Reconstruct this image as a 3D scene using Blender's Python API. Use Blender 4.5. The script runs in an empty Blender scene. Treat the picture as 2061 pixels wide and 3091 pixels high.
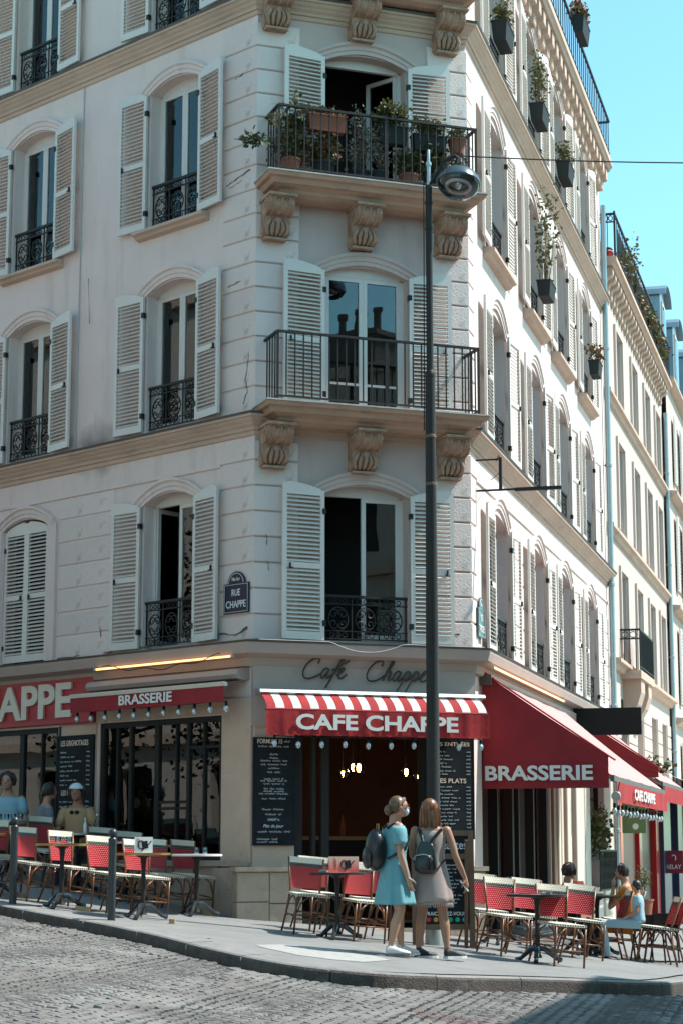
import bpy, bmesh, math, random
from mathutils import Vector, Matrix, noise
random.seed(7)
R_ = math.radians
scene = bpy.context.scene
COL = scene.collection

# ------------------------------------------------------------------ camera
CAM_Z = 1.1
FPX = 6000.0                     # focal length in photograph pixels (2061 x 3091)
PITCH = math.atan((2570.0 - 1545.5) / FPX)
cam_data = bpy.data.cameras.new('camera')
cam = bpy.data.objects.new('camera', cam_data)
COL.objects.link(cam)
cam.location = (0, 0, CAM_Z)
cam.rotation_euler = (math.pi / 2 + PITCH, 0, 0)
cam_data.sensor_fit = 'VERTICAL'
cam_data.sensor_height = 36.0
cam_data.sensor_width = 24.0
cam_data.lens = FPX / 3091.0 * 36.0
cam_data.clip_end = 600
cam_data.clip_start = 0.1
scene.camera = cam

# ------------------------------------------------------------------ light
SUN_AZ = 8.0                     # degrees from +X towards +Y
SUN_EL = 53.5
world = bpy.data.worlds.new('World')
scene.world = world
world.use_nodes = True
wn = world.node_tree
for n_ in list(wn.nodes): wn.nodes.remove(n_)
out = wn.nodes.new('ShaderNodeOutputWorld')
bg = wn.nodes.new('ShaderNodeBackground')
sky = wn.nodes.new('ShaderNodeTexSky')
sky.sky_type = 'NISHITA'
sky.sun_disc = False
sky.sun_elevation = R_(SUN_EL)
sky.sun_rotation = R_(90 - SUN_AZ)
sky.air_density = 1.0
sky.dust_density = 0.6
sky.ozone_density = 1.0
tint = wn.nodes.new('ShaderNodeMix')
tint.data_type = 'RGBA'; tint.blend_type = 'MULTIPLY'
tint.inputs[0].default_value = 1.0
tint.inputs[7].default_value = (0.72, 1.11, .98, 1)
wn.links.new(sky.outputs[0], tint.inputs[6])
wn.links.new(tint.outputs[2], bg.inputs[0])
bg.inputs[1].default_value = 0.15
wn.links.new(bg.outputs[0], out.inputs[0])
sun_d = bpy.data.lights.new('sun', 'SUN')
sun_d.energy = 3.8
sun_d.angle = R_(0.5)
sun_d.color = (1.0, 0.965, 0.91)
sun = bpy.data.objects.new('sun', sun_d)
COL.objects.link(sun)
sdir = Vector((math.cos(R_(SUN_EL)) * math.cos(R_(SUN_AZ)), math.cos(R_(SUN_EL)) * math.sin(R_(SUN_AZ)), math.sin(R_(SUN_EL))))
sun.rotation_euler = sdir.to_track_quat('Z', 'Y').to_euler()
sun.location = (30, 5, 40)
scene.view_settings.view_transform = 'Standard'
scene.view_settings.look = 'None'
scene.view_settings.exposure = 0.92
scene.view_settings.gamma = 1.0
scene.view_settings.use_curve_mapping = False
scene.render.engine = 'CYCLES'
scene.cycles.max_bounces = 8
scene.cycles.transparent_max_bounces = 16
scene.cycles.caustics_reflective = False
scene.cycles.caustics_refractive = False

# ------------------------------------------------------------------ frames of reference
SP, CP = math.sin(PITCH), math.cos(PITCH)
def ray(px, py):
    dx = (px - 1030.5) / FPX; dy = (1545.5 - py) / FPX
    return dx, CP - dy * SP, SP + dy * CP
def at(px, py, Y):
    r = ray(px, py); t = Y / r[1]
    return Vector((r[0] * t, Y, CAM_Z + r[2] * t))
def gz(X, Y):
    X = max(-9.0, min(9.0, X)); Yc = max(8.0, min(34.0, Y))
    return 0.12 - 0.1 * X + 0.02 * (Yc - 21) - 0.012 * max(0, min(2, X - 2)) * max(0, min(3, Yc - 22)) + 0.02 * max(0, min(4, -X - 1)) * max(0, min(4, Yc - 24))
def on_ground(px, py, off=0.0):
    r = ray(px, py)
    lo, hi = 4.0, 80.0
    for _ in range(50):
        m = (lo + hi) / 2
        if CAM_Z + r[2] * m > gz(r[0] * m, r[1] * m) + off: lo = m
        else: hi = m
    return r[0] * lo, r[1] * lo
A = Vector((-1.086, 24.52, 0)); B = Vector((1.665, 25.505, 0))
def dirv(a): return Vector((math.sin(R_(a)), math.cos(R_(a)), 0))
DL, DC, DR = dirv(-45.7), dirv(70.3), dirv(14.8)
def frame(P, X): return Matrix.Translation(P) @ Matrix.Rotation(math.atan2(X.y, X.x), 4, 'Z')
FL = frame(A, -DL)      # local x to the right (points on the wall have x < 0), y into the building
FC = frame(A, DC)
FR = frame(B, DR)
CW = 2.92               # width of the canted corner facade
NL, NC, NR = Vector((-.698, -.716, 0)), Vector((.337, -.9415, 0)), Vector((.967, -.2555, 0))
I4 = Matrix.Identity(4)

# ------------------------------------------------------------------ objects
WM = {}
def tag(o, label=None, cat=None, group=None, kind=None):
    if label: o['label'] = label
    if cat: o['category'] = cat
    if group: o['group'] = group
    if kind: o['kind'] = kind
    return o
def add(name, mesh, parent=None, M=I4, label=None, kind=None):
    """link a mesh (or an Empty when mesh is None); M is its world matrix"""
    o = bpy.data.objects.new(name, mesh)
    COL.objects.link(o)
    WM[o.name] = M.copy()
    if parent is not None:
        o.parent = parent
        o.matrix_basis = WM[parent.name].inverted() @ M
    else:
        o.matrix_basis = M
    if label: o['label'] = label
    if kind: o['kind'] = kind
    return o
def thing(name, label, cat, M=I4, group=None, mesh=None):
    o = add(name, mesh, None, M)
    if mesh is None: o.empty_display_size = 0.2
    return tag(o, label, cat, group)
def kids(o): return [c for c in COL.objects if c.parent == o]
def dup(root, M, label=None, group=None):
    """a copy of a thing with copies of its parts and sub-parts"""
    r = root.copy(); COL.objects.link(r); WM[r.name] = M.copy(); r.matrix_basis = M
    if label: r['label'] = label
    if group: r['group'] = group
    def rec(src, dst):
        for ch in src.children:
            c = ch.copy(); COL.objects.link(c); c.parent = dst
            WM[c.name] = WM[dst.name] @ ch.matrix_basis
            rec(ch, c)
    rec(root, r)
    return r
def T(x, y, z): return Matrix.Translation((x, y, z))
def RZ(a): return Matrix.Rotation(a, 4, 'Z')
def RX(a): return Matrix.Rotation(a, 4, 'X')
def RY(a): return Matrix.Rotation(a, 4, 'Y')
def SC(x, y, z): return Matrix.Diagonal((x, y, z, 1))

class MB:
    def __init__(s): s.v = []; s.f = []; s.m = []; s.smooth = False
    def add(s, vs, fs, mi=0, M=None):
        b = len(s.v)
        if M is None: s.v.extend([tuple(v) for v in vs])
        else: s.v.extend([tuple(M @ Vector(v)) for v in vs])
        for f in fs: s.f.append(tuple(b + i for i in f)); s.m.append(mi)
        return s
    def box(s, x0, x1, y0, y1, z0, z1, mi=0, M=None):
        vs = [(x, y, z) for z in (z0, z1) for y in (y0, y1) for x in (x0, x1)]
        return s.add(vs, [(0, 2, 3, 1), (4, 5, 7, 6), (0, 1, 5, 4), (2, 6, 7, 3), (0, 4, 6, 2), (1, 3, 7, 5)], mi, M)
    def cbox(s, x0, x1, y0, y1, z0, z1, c=0.01, mi=0, M=None):
        """box whose front face (low y) has chamfered edges"""
        vs = [(x0, y1, z0), (x1, y1, z0), (x1, y1, z1), (x0, y1, z1),
              (x0, y0 + c, z0), (x1, y0 + c, z0), (x1, y0 + c, z1), (x0, y0 + c, z1),
              (x0 + c, y0, z0 + c), (x1 - c, y0, z0 + c), (x1 - c, y0, z1 - c), (x0 + c, y0, z1 - c)]
        fs = [(8, 9, 10, 11), (4, 5, 9, 8), (5, 6, 10, 9), (6, 7, 11, 10), (7, 4, 8, 11),
              (0, 1, 5, 4), (1, 2, 6, 5), (2, 3, 7, 6), (3, 0, 4, 7)]
        return s.add(vs, fs, mi, M)
    def quad(s, a, b, c, d, mi=0): return s.add([a, b, c, d], [(0, 1, 2, 3)], mi)
    def prism(s, poly, z0, z1, mi=0, M=None):
        """poly: list of (x, y); extruded along z"""
        n = len(poly)
        vs = [(x, y, z0) for x, y in poly] + [(x, y, z1) for x, y in poly]
        fs = [tuple(range(n))[::-1], tuple(range(n, 2 * n))] + [(i, (i + 1) % n, n + (i + 1) % n, n + i) for i in range(n)]
        return s.add(vs, fs, mi, M)
    def xprism(s, poly, x0, x1, mi=0, M=None):
        """poly: list of (y, z); extruded along x"""
        n = len(poly)
        vs = [(x0, y, z) for y, z in poly] + [(x1, y, z) for y, z in poly]
        fs = [tuple(range(n)), tuple(range(n, 2 * n))[::-1]] + [(i, n + i, n + (i + 1) % n, (i + 1) % n) for i in range(n)]
        return s.add(vs, fs, mi, M)
    def tube(s, pts, r, n=6, mi=0, M=None, closed=False, cap=True):
        pts = [Vector(p) for p in pts]
        rs = r if isinstance(r, (list, tuple)) else [r] * len(pts)
        k = len(pts); vs = []; prev = None
        for i, p in enumerate(pts):
            if closed: d = pts[(i + 1) % k] - pts[i - 1]
            else: d = pts[min(i + 1, k - 1)] - pts[max(i - 1, 0)]
            if d.length < 1e-9: d = Vector((0, 0, 1))
            d.normalize()
            if prev is None:
                u = d.orthogonal().normalized()
            else:
                u = prev - d * prev.dot(d)
                u = u.normalized() if u.length > 1e-6 else d.orthogonal().normalized()
            prev = u; w = d.cross(u)
            for j in range(n):
                a = 2 * math.pi * j / n
                vs.append(p + (u * math.cos(a) + w * math.sin(a)) * rs[i])
        fs = []
        for i in range(k if closed else k - 1):
            i2 = (i + 1) % k
            for j in range(n):
                fs.append((i * n + j, i * n + (j + 1) % n, i2 * n + (j + 1) % n, i2 * n + j))
        if cap and not closed:
            fs.append(tuple(range(n))[::-1]); fs.append(tuple((k - 1) * n + j for j in range(n)))
        return s.add(vs, fs, mi, M)
    def lathe(s, prof, n=12, mi=0, M=None):
        """prof: list of (r, z)"""
        vs = []; fs = []
        for r, z in prof:
            for j in range(n):
                a = 2 * math.pi * j / n
                vs.append((r * math.cos(a), r * math.sin(a), z))
        for i in range(len(prof) - 1):
            for j in range(n):
                fs.append((i * n + j, i * n + (j + 1) % n, (i + 1) * n + (j + 1) % n, (i + 1) * n + j))
        fs.append(tuple(range(n))[::-1]); fs.append(tuple((len(prof) - 1) * n + j for j in range(n)))
        return s.add(vs, fs, mi, M)
    def rings(s, rings, mi=0, M=None, cap0=True, cap1=True):
        n = len(rings[0]); vs = [p for r in rings for p in r]; fs = []
        for i in range(len(rings) - 1):
            for j in range(n):
                fs.append((i * n + j, i * n + (j + 1) % n, (i + 1) * n + (j + 1) % n, (i + 1) * n + j))
        if cap0: fs.append(tuple(range(n))[::-1])
        if cap1: fs.append(tuple((len(rings) - 1) * n + j for j in range(n)))
        return s.add(vs, fs, mi, M)
    def ell(s, c, r, n=12, k=8, mi=0, M=None):
        rg = []
        for i in range(1, k):
            t = math.pi * i / k
            rg.append([(c[0] + r[0] * math.sin(t) * math.cos(2 * math.pi * j / n), c[1] + r[1] * math.sin(t) * math.sin(2 * math.pi * j / n), c[2] - r[2] * math.cos(t)) for j in range(n)])
        rg = [[(c[0] + r[0] * .05 * math.cos(2 * math.pi * j / n), c[1] + r[1] * .05 * math.sin(2 * math.pi * j / n), c[2] - r[2]) for j in range(n)]] + rg + [[(c[0] + r[0] * .05 * math.cos(2 * math.pi * j / n), c[1] + r[1] * .05 * math.sin(2 * math.pi * j / n), c[2] + r[2]) for j in range(n)]]
        return s.rings(rg, mi, M)
    def mesh(s, name, mats, smooth=False, angle=None):
        me = bpy.data.meshes.new(name)
        me.from_pydata(s.v, [], s.f)
        if not isinstance(mats, (list, tuple)): mats = [mats]
        for m in mats: me.materials.append(m)
        if len(mats) > 1: me.polygons.foreach_set('material_index', s.m)
        bm = bmesh.new(); bm.from_mesh(me)
        bmesh.ops.recalc_face_normals(bm, faces=bm.faces)
        bm.to_mesh(me); bm.free()
        if smooth:
            me.polygons.foreach_set('use_smooth', [True] * len(me.polygons))
            if angle is not None:
                try: me.set_sharp_from_angle(angle=R_(angle))
                except Exception: pass
        me.update()
        return me
    def build(s, name, mats, parent=None, M=I4, smooth=False, label=None, kind=None, angle=35):
        return add(name, s.mesh(name, mats, smooth, angle), parent, M, label, kind)

# ------------------------------------------------------------------ materials
def mat(name, c, rough=0.7, metal=0.0, var=0.0, vscale=2.0, dark=None, bump=0.0, bscale=60.0, emit=None, es=0.0, spec=0.5, rnd=0.0, stain=None, sscale=1.2, sth=(.55, .8), smul=1.0, trans=0.0, stretch=None):
    m = bpy.data.materials.new(name); m.use_nodes = True
    nt = m.node_tree; N = nt.nodes; Lk = nt.links
    b = N['Principled BSDF']
    b.inputs['Roughness'].default_value = rough
    b.inputs['Metallic'].default_value = metal
    b.inputs['Specular IOR Level'].default_value = spec
    col = None
    tc = N.new('ShaderNodeTexCoord')
    src = tc.outputs['Object']
    if stretch:
        mp = N.new('ShaderNodeMapping'); mp.inputs['Scale'].default_value = stretch
        Lk.new(src, mp.inputs[0]); ssrc = mp.outputs[0]
    else: ssrc = src
    base = N.new('ShaderNodeRGB'); base.outputs[0].default_value = (*c, 1); col = base.outputs[0]
    if var > 0:
        nz = N.new('ShaderNodeTexNoise'); nz.inputs['Scale'].default_value = vscale; nz.inputs['Detail'].default_value = 8; nz.inputs['Roughness'].default_value = .62
        Lk.new(src, nz.inputs['Vector'])
        rp = N.new('ShaderNodeMapRange'); rp.inputs[1].default_value = .3; rp.inputs[2].default_value = .7
        Lk.new(nz.outputs[0], rp.inputs[0])
        mx = N.new('ShaderNodeMix'); mx.data_type = 'RGBA'
        d = dark if dark else tuple(x * (1 - var) for x in c)
        mx.inputs[6].default_value = (*d, 1)
        Lk.new(rp.outputs[0], mx.inputs[0]); Lk.new(col, mx.inputs[7]); col = mx.outputs[2]
    if stain:
        nz = N.new('ShaderNodeTexNoise'); nz.inputs['Scale'].default_value = sscale; nz.inputs['Detail'].default_value = 10; nz.inputs['Roughness'].default_value = .7
        Lk.new(ssrc, nz.inputs['Vector'])
        rp = N.new('ShaderNodeMapRange'); rp.inputs[1].default_value = sth[0]; rp.inputs[2].default_value = sth[1]; rp.inputs[4].default_value = smul
        Lk.new(nz.outputs[0], rp.inputs[0])
        mx = N.new('ShaderNodeMix'); mx.data_type = 'RGBA'; mx.inputs[7].default_value = (*stain, 1)
        Lk.new(rp.outputs[0], mx.inputs[0]); Lk.new(col, mx.inputs[6]); col = mx.outputs[2]
    if rnd > 0:
        oi = N.new('ShaderNodeObjectInfo')
        rp = N.new('ShaderNodeMapRange'); rp.inputs[3].default_value = 1 - rnd; rp.inputs[4].default_value = 1 + rnd
        Lk.new(oi.outputs['Random'], rp.inputs[0])
        mx = N.new('ShaderNodeMix'); mx.data_type = 'RGBA'; mx.blend_type = 'MULTIPLY'; mx.inputs[0].default_value = 1
        Lk.new(col, mx.inputs[6]); Lk.new(rp.outputs[0], mx.inputs[7]); col = mx.outputs[2]
    Lk.new(col, b.inputs['Base Color'])
    if bump > 0:
        nz = N.new('ShaderNodeTexNoise'); nz.inputs['Scale'].default_value = bscale; nz.inputs['Detail'].default_value = 6
        Lk.new(src, nz.inputs['Vector'])
        bp = N.new('ShaderNodeBump'); bp.inputs['Strength'].default_value = bump; bp.inputs['Distance'].default_value = .02
        Lk.new(nz.outputs[0], bp.inputs['Height']); Lk.new(bp.outputs[0], b.inputs['Normal'])
    if emit:
        b.inputs['Emission Color'].default_value = (*emit, 1); b.inputs['Emission Strength'].default_value = es
    if trans > 0:
        tr = N.new('ShaderNodeBsdfTranslucent'); Lk.new(col, tr.inputs[0])
        ms = N.new('ShaderNodeMixShader'); ms.inputs[0].default_value = trans
        Lk.new(b.outputs[0], ms.inputs[1]); Lk.new(tr.outputs[0], ms.inputs[2])
        Lk.new(ms.outputs[0], N['Material Output'].inputs[0])
    return m
def glass_mat(name, ior=1.7, tintc=(.8, .85, .85)):
    m = bpy.data.materials.new(name); m.use_nodes = True
    nt = m.node_tree; N = nt.nodes; Lk = nt.links
    N.remove(N['Principled BSDF'])
    g = N.new('ShaderNodeBsdfGlossy'); g.inputs['Roughness'].default_value = 0.01; g.inputs[0].default_value = (.95, 1, 1, 1)
    t = N.new('ShaderNodeBsdfTransparent'); t.inputs[0].default_value = (*tintc, 1)
    f = N.new('ShaderNodeFresnel'); f.inputs[0].default_value = ior
    nz = N.new('ShaderNodeTexNoise'); nz.inputs['Scale'].default_value = 1.3; nz.inputs['Detail'].default_value = 1
    tc = N.new('ShaderNodeTexCoord'); Lk.new(tc.outputs['Object'], nz.inputs['Vector'])
    bp = N.new('ShaderNodeBump'); bp.inputs['Strength'].default_value = .04; bp.inputs['Distance'].default_value = .05
    Lk.new(nz.outputs[0], bp.inputs['Height']); Lk.new(bp.outputs[0], g.inputs['Normal'])
    ms = N.new('ShaderNodeMixShader')
    Lk.new(f.outputs[0], ms.inputs[0]); Lk.new(t.outputs[0], ms.inputs[1]); Lk.new(g.outputs[0], ms.inputs[2])
    Lk.new(ms.outputs[0], N['Material Output'].inputs[0])
    return m

Mt = {}
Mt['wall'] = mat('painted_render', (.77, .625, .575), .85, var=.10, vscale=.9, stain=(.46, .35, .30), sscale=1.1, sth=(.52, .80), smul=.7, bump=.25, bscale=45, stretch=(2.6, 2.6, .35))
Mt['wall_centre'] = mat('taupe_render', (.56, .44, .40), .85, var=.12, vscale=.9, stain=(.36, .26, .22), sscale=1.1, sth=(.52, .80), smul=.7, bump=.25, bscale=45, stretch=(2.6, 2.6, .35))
Mt['slab'] = mat('brown_balcony_stone', (.52, .325, .23), .85, var=.25, vscale=2, dark=(.38, .235, .17), bump=.3, bscale=40, stain=(.17, .12, .10), sscale=3.4, sth=(.52, .78), smul=.8, stretch=(.5, .5, 2))
Mt['wall_left'] = mat('painted_render_left', (.78, .63, .58), .85, var=.10, vscale=.9, stain=(.46, .35, .30), sscale=1.1, sth=(.52, .80), smul=.7, bump=.25, bscale=45, stretch=(2.6, 2.6, .35))
Mt['stone'] = mat('rusticated_stone', (.76, .63, .58), .85, var=.12, vscale=1.6, stain=(.34, .27, .23), sscale=3.4, sth=(.58, .76), smul=.8, rnd=.05, bump=.35, bscale=40)
Mt['cornice'] = mat('tan_cornice_stone', (.60, .43, .33), .85, var=.22, vscale=1.3, dark=(.49, .35, .275), bump=.3, bscale=40, stain=(.20, .15, .12), sscale=2.4, sth=(.55, .80), smul=.75, stretch=(.4, .4, 3))
Mt['corbel'] = mat('weathered_carved_stone', (.50, .32, .225), .9, var=.4, vscale=7, dark=(.28, .175, .125), bump=.9, bscale=30)
Mt['lead'] = mat('dark_lead_edge', (.12, .10, .09), .6, var=.3, vscale=5)
Mt['shutter'] = mat('white_shutter_paint', (.72, .655, .60), .55, var=.08, vscale=3, bump=.08, bscale=80, rnd=.03, stain=(.42, .38, .33), sscale=5, sth=(.62, .85), smul=.6, stretch=(1, 1, .3))
Mt['frame'] = mat('white_window_paint', (.66, .62, .58), .5, var=.10, vscale=6)
Mt['greyframe'] = mat('grey_reveal_paint', (.50, .50, .50), .7, var=.1, vscale=3)
Mt['iron'] = mat('black_wrought_iron', (.022, .019, .018), .55, metal=0, spec=.3, bump=.1, bscale=90)
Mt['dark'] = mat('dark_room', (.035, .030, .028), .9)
Mt['curtain'] = mat('grey_net_curtain', (.50, .46, .42), .95, var=.15, vscale=4)
Mt['glass'] = glass_mat('window_glass')
Mt['glass_clear'] = glass_mat('clear_glass', 1.45, (.93, .95, .95))
Mt['red'] = mat('red_painted_sign', (.42, .022, .030), .55, var=.1, vscale=3)
Mt['redcloth'] = mat('red_awning_cloth', (.48, .030, .032), .85, var=.3, vscale=3.5, bump=.6, bscale=5, trans=.18)
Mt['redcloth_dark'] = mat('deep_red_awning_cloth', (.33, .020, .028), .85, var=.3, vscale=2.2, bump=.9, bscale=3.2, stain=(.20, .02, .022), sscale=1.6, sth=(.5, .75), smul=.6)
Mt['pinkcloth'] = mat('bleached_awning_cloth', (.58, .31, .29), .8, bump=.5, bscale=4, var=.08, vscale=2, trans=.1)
Mt['whitecloth'] = mat('white_awning_stripe', (.70, .68, .64), .85, var=.08, vscale=4, trans=.15)
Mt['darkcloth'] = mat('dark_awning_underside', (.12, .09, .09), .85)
Mt['creamletter'] = mat('cream_lettering', (.66, .58, .48), .5)
Mt['whiteletter'] = mat('white_lettering', (.74, .72, .68), .5)
Mt['black'] = mat('black_paint', (.010, .010, .011), .6, spec=.25)
Mt['blackwood'] = mat('black_shopfront_wood', (.016, .013, .013), .75, var=.3, vscale=6)
Mt['alu'] = mat('grey_aluminium', (.42, .46, .46), .4, metal=.6)
Mt['shopstone'] = mat('beige_shop_pier_stone', (.60, .43, .33), .85, var=.18, vscale=3, stain=(.30, .22, .16), sscale=7, sth=(.6, .78), smul=.8, bump=.3, bscale=30)
Mt['plinth'] = mat('pale_plinth_stone', (.50, .38, .29), .85, var=.2, vscale=4, stain=(.25, .2, .17), sscale=5, bump=.4, bscale=28)
Mt['fascia'] = mat('taupe_fascia_paint', (.46, .355, .31), .8, var=.12, vscale=2.5)
Mt['chalk'] = mat('chalk_board', (.010, .012, .015), .85, var=.5, vscale=5, dark=(.022, .026, .030), spec=.2)
Mt['chalkw'] = mat('chalk_writing', (.72, .74, .74), .9)
Mt['chalkc'] = mat('cream_chalk_writing', (.78, .62, .48), .9)
Mt['zinc'] = mat('zinc_downpipe', (.30, .38, .40), .38, metal=.55, var=.2, vscale=4)
Mt['roof'] = mat('blue_grey_zinc', (.24, .33, .38), .45, metal=.35, var=.2, vscale=2)
Mt['neon'] = mat('lit_neon_tube', (.9, .6, .3), .5, emit=(1.0, .50, .20), es=1.3)
Mt['bulb'] = mat('lit_filament', (.9, .5, .2), .5, emit=(1.0, .42, .10), es=60.0)
Mt['gbulb'] = mat('clear_bulb_glass', (.55, .60, .62), .06, metal=.55)
Mt['asphalt'] = mat('pavement_asphalt', (.245, .24, .23), .9, var=.22, vscale=1.4, bump=.35, bscale=180, stain=(.15, .145, .14), sscale=3.2, sth=(.54, .72), smul=.7)
Mt['kerbface'] = mat('shade_and_grime_kerb_face', (.105, .088, .078), .9, var=.45, vscale=9, bump=.6, bscale=50, stain=(.20, .185, .17), sscale=3, sth=(.55, .7), smul=.6)  # road face of the kerb: its shade put into a darker colour, with grime
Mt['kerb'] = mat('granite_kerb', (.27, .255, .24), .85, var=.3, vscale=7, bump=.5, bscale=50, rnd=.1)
Mt['sett'] = mat('granite_sett', (.145, .130, .120), .75, var=.35, vscale=9, bump=.35, bscale=45, rnd=.28, stain=(.21, .20, .185), sscale=.9, sth=(.46, .66), smul=.8)
Mt['sett_red'] = mat('reddish_granite_sett', (.17, .125, .118), .75, var=.3, vscale=9, bump=.6, bscale=45, rnd=.2)
Mt['joint'] = mat('sett_joint_mortar', (.085, .08, .075), .95, var=.6, vscale=6, dark=(.035, .034, .034), bump=.8, bscale=60, stain=(.23, .22, .20), sscale=.8, sth=(.48, .60), smul=.9)
Mt['whitepaint'] = mat('worn_white_road_paint', (.42, .41, .385), .8, var=.5, vscale=14, dark=(.28, .275, .26), bump=.2, bscale=80)
Mt['bamboo'] = mat('varnished_rattan', (.20, .072, .020), .35, var=.35, vscale=16, dark=(.085, .03, .011))
Mt['weave_red'] = mat('crimson_weave', (.36, .008, .024), .8, spec=.15, bump=.3, bscale=220)
Mt['weave_white'] = mat('ivory_weave', (.78, .72, .58), .5, bump=.3, bscale=220)
Mt['weave_black'] = mat('black_weave', (.02, .016, .018), .5)
Mt['tabletop'] = mat('table_laminate', (.50, .46, .42), .3, var=.15, vscale=5)
Mt['brass'] = mat('brass_table_edge', (.42, .24, .07), .35, metal=.7)
Mt['steel'] = mat('polished_cast_foot', (.10, .11, .12), .18, metal=.8)
Mt['wood'] = mat('brown_wood', (.16, .09, .05), .6, var=.3, vscale=8, stretch=(1, 1, 8))
Mt['palewood'] = mat('pale_wood_block', (.45, .30, .17), .7, var=.2, vscale=12)
Mt['terracotta'] = mat('terracotta', (.30, .10, .06), .8, var=.2, vscale=6)
Mt['darkpot'] = mat('dark_green_planter', (.028, .032, .032), .75, spec=.2)
Mt['leaf'] = mat('dry_olive_leaves', (.125, .115, .035), .6, var=.5, vscale=20, dark=(.055, .06, .02), trans=.25)
Mt['leafgreen'] = mat('green_leaves', (.06, .085, .028), .6, var=.5, vscale=20, dark=(.025, .04, .014), trans=.25)
Mt['leafpale'] = mat('pale_silver_leaves', (.28, .28, .22), .6, var=.4, vscale=20, trans=.2)
Mt['flower'] = mat('rust_flowers', (.40, .14, .07), .6, var=.4, vscale=30)
Mt['flowerpink'] = mat('magenta_flowers', (.55, .06, .35), .6)
Mt['twig'] = mat('twig', (.10, .065, .04), .8)

def soot(m, cx, cz, rx, rz):
    nt = m.node_tree; N = nt.nodes; L = nt.links; b = N['Principled BSDF']
    src = b.inputs['Base Color'].links[0].from_socket
    tc = N.new('ShaderNodeTexCoord'); mp = N.new('ShaderNodeMapping'); mp.inputs['Location'].default_value = (-cx / rx, 0, -cz / rz); mp.inputs['Scale'].default_value = (1 / rx, 0, 1 / rz)
    L.new(tc.outputs['Object'], mp.inputs[0])
    ln = N.new('ShaderNodeVectorMath'); ln.operation = 'LENGTH'; L.new(mp.outputs[0], ln.inputs[0])
    nz = N.new('ShaderNodeTexNoise'); nz.inputs['Scale'].default_value = 3.5; nz.inputs['Detail'].default_value = 8; L.new(tc.outputs['Object'], nz.inputs['Vector'])
    ad = N.new('ShaderNodeMath'); ad.operation = 'MULTIPLY_ADD'; ad.inputs[1].default_value = 1.1; L.new(nz.outputs[0], ad.inputs[0]); L.new(ln.outputs['Value'], ad.inputs[2])
    rp = N.new('ShaderNodeMapRange'); rp.inputs[1].default_value = .75; rp.inputs[2].default_value = 1.55; rp.inputs[3].default_value = .75; rp.inputs[4].default_value = 0; L.new(ad.outputs[0], rp.inputs[0])
    mx = N.new('ShaderNodeMix'); mx.data_type = 'RGBA'; mx.inputs[7].default_value = (.14, .11, .10, 1); L.new(rp.outputs[0], mx.inputs[0]); L.new(src, mx.inputs[6]); L.new(mx.outputs[2], b.inputs['Base Color'])
soot(Mt['wall_left'], -3.15, 6.55, .75, .42)

# ================================================================== GROUND
KERB = [(-12.5, 31.9), (-8.0, 27.0), (-5.0, 23.7), (-3.77, 22.35), (-2.96, 21.47), (-2.47, 21.0), (-1.84, 20.14), (-1.14, 18.95), (-0.48, 18.2), (0.28, 18.05), (0.97, 18.5), (1.58, 19.1), (2.29, 19.75), (2.89, 20.2), (3.43, 20.9), (4.1, 22.6), (5.3, 26.5), (9.0, 40.5), (16, 67)]
def catmull(P, k=6):
    out = []
    for i in range(len(P) - 1):
        p0 = P[max(i - 1, 0)]; p1 = P[i]; p2 = P[i + 1]; p3 = P[min(i + 2, len(P) - 1)]
        for j in range(k):
            t = j / k
            out.append(tuple(.5 * ((2 * p1[a]) + (-p0[a] + p2[a]) * t + (2 * p0[a] - 5 * p1[a] + 4 * p2[a] - p3[a]) * t * t + (-p0[a] + 3 * p1[a] - 3 * p2[a] + p3[a]) * t ** 3) for a in range(len(p1))))
    out.append(P[-1]); return out
KC = catmull(KERB, 6)
KH = 0.125                       # kerb height
KN = []
for i in range(len(KC)):
    a = Vector(KC[max(i - 1, 0)]); b = Vector(KC[min(i + 1, len(KC) - 1)])
    d = (b - a).normalized(); KN.append(Vector((-d.y, d.x)))      # towards the buildings
def nearest_kerb(x, y):
    best = 1e9; sd = 0
    for i in range(len(KC) - 1):
        ax, ay = KC[i]; bx, by = KC[i + 1]
        dx, dy = bx - ax, by - ay
        t = max(0, min(1, ((x - ax) * dx + (y - ay) * dy) / (dx * dx + dy * dy)))
        ex, ey = x - ax - t * dx, y - ay - t * dy
        q = ex * ex + ey * ey
        if q < best: best = q; sd = math.copysign(math.sqrt(q), dx * ey - dy * ex)
    return sd                    # > 0 on the building side
# far ground sheet
g = MB()
xs = [-400, -120, -40, -20, -9, -6, -4, -2, 0, 2, 4, 6, 9, 20, 40, 120, 400]
ys = [-300, -80, -20, 0, 8, 12, 16, 20, 24, 28, 34, 50, 90, 200, 500]
vs = [(x, y, gz(x, y) - KH - .03) for y in ys for x in xs]
nx = len(xs)
g.add(vs, [(j * nx + i, j * nx + i + 1, (j + 1) * nx + i + 1, (j + 1) * nx + i) for j in range(len(ys) - 1) for i in range(nx - 1)])
ground = g.build('ground', Mt['asphalt'], kind='structure')
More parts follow.
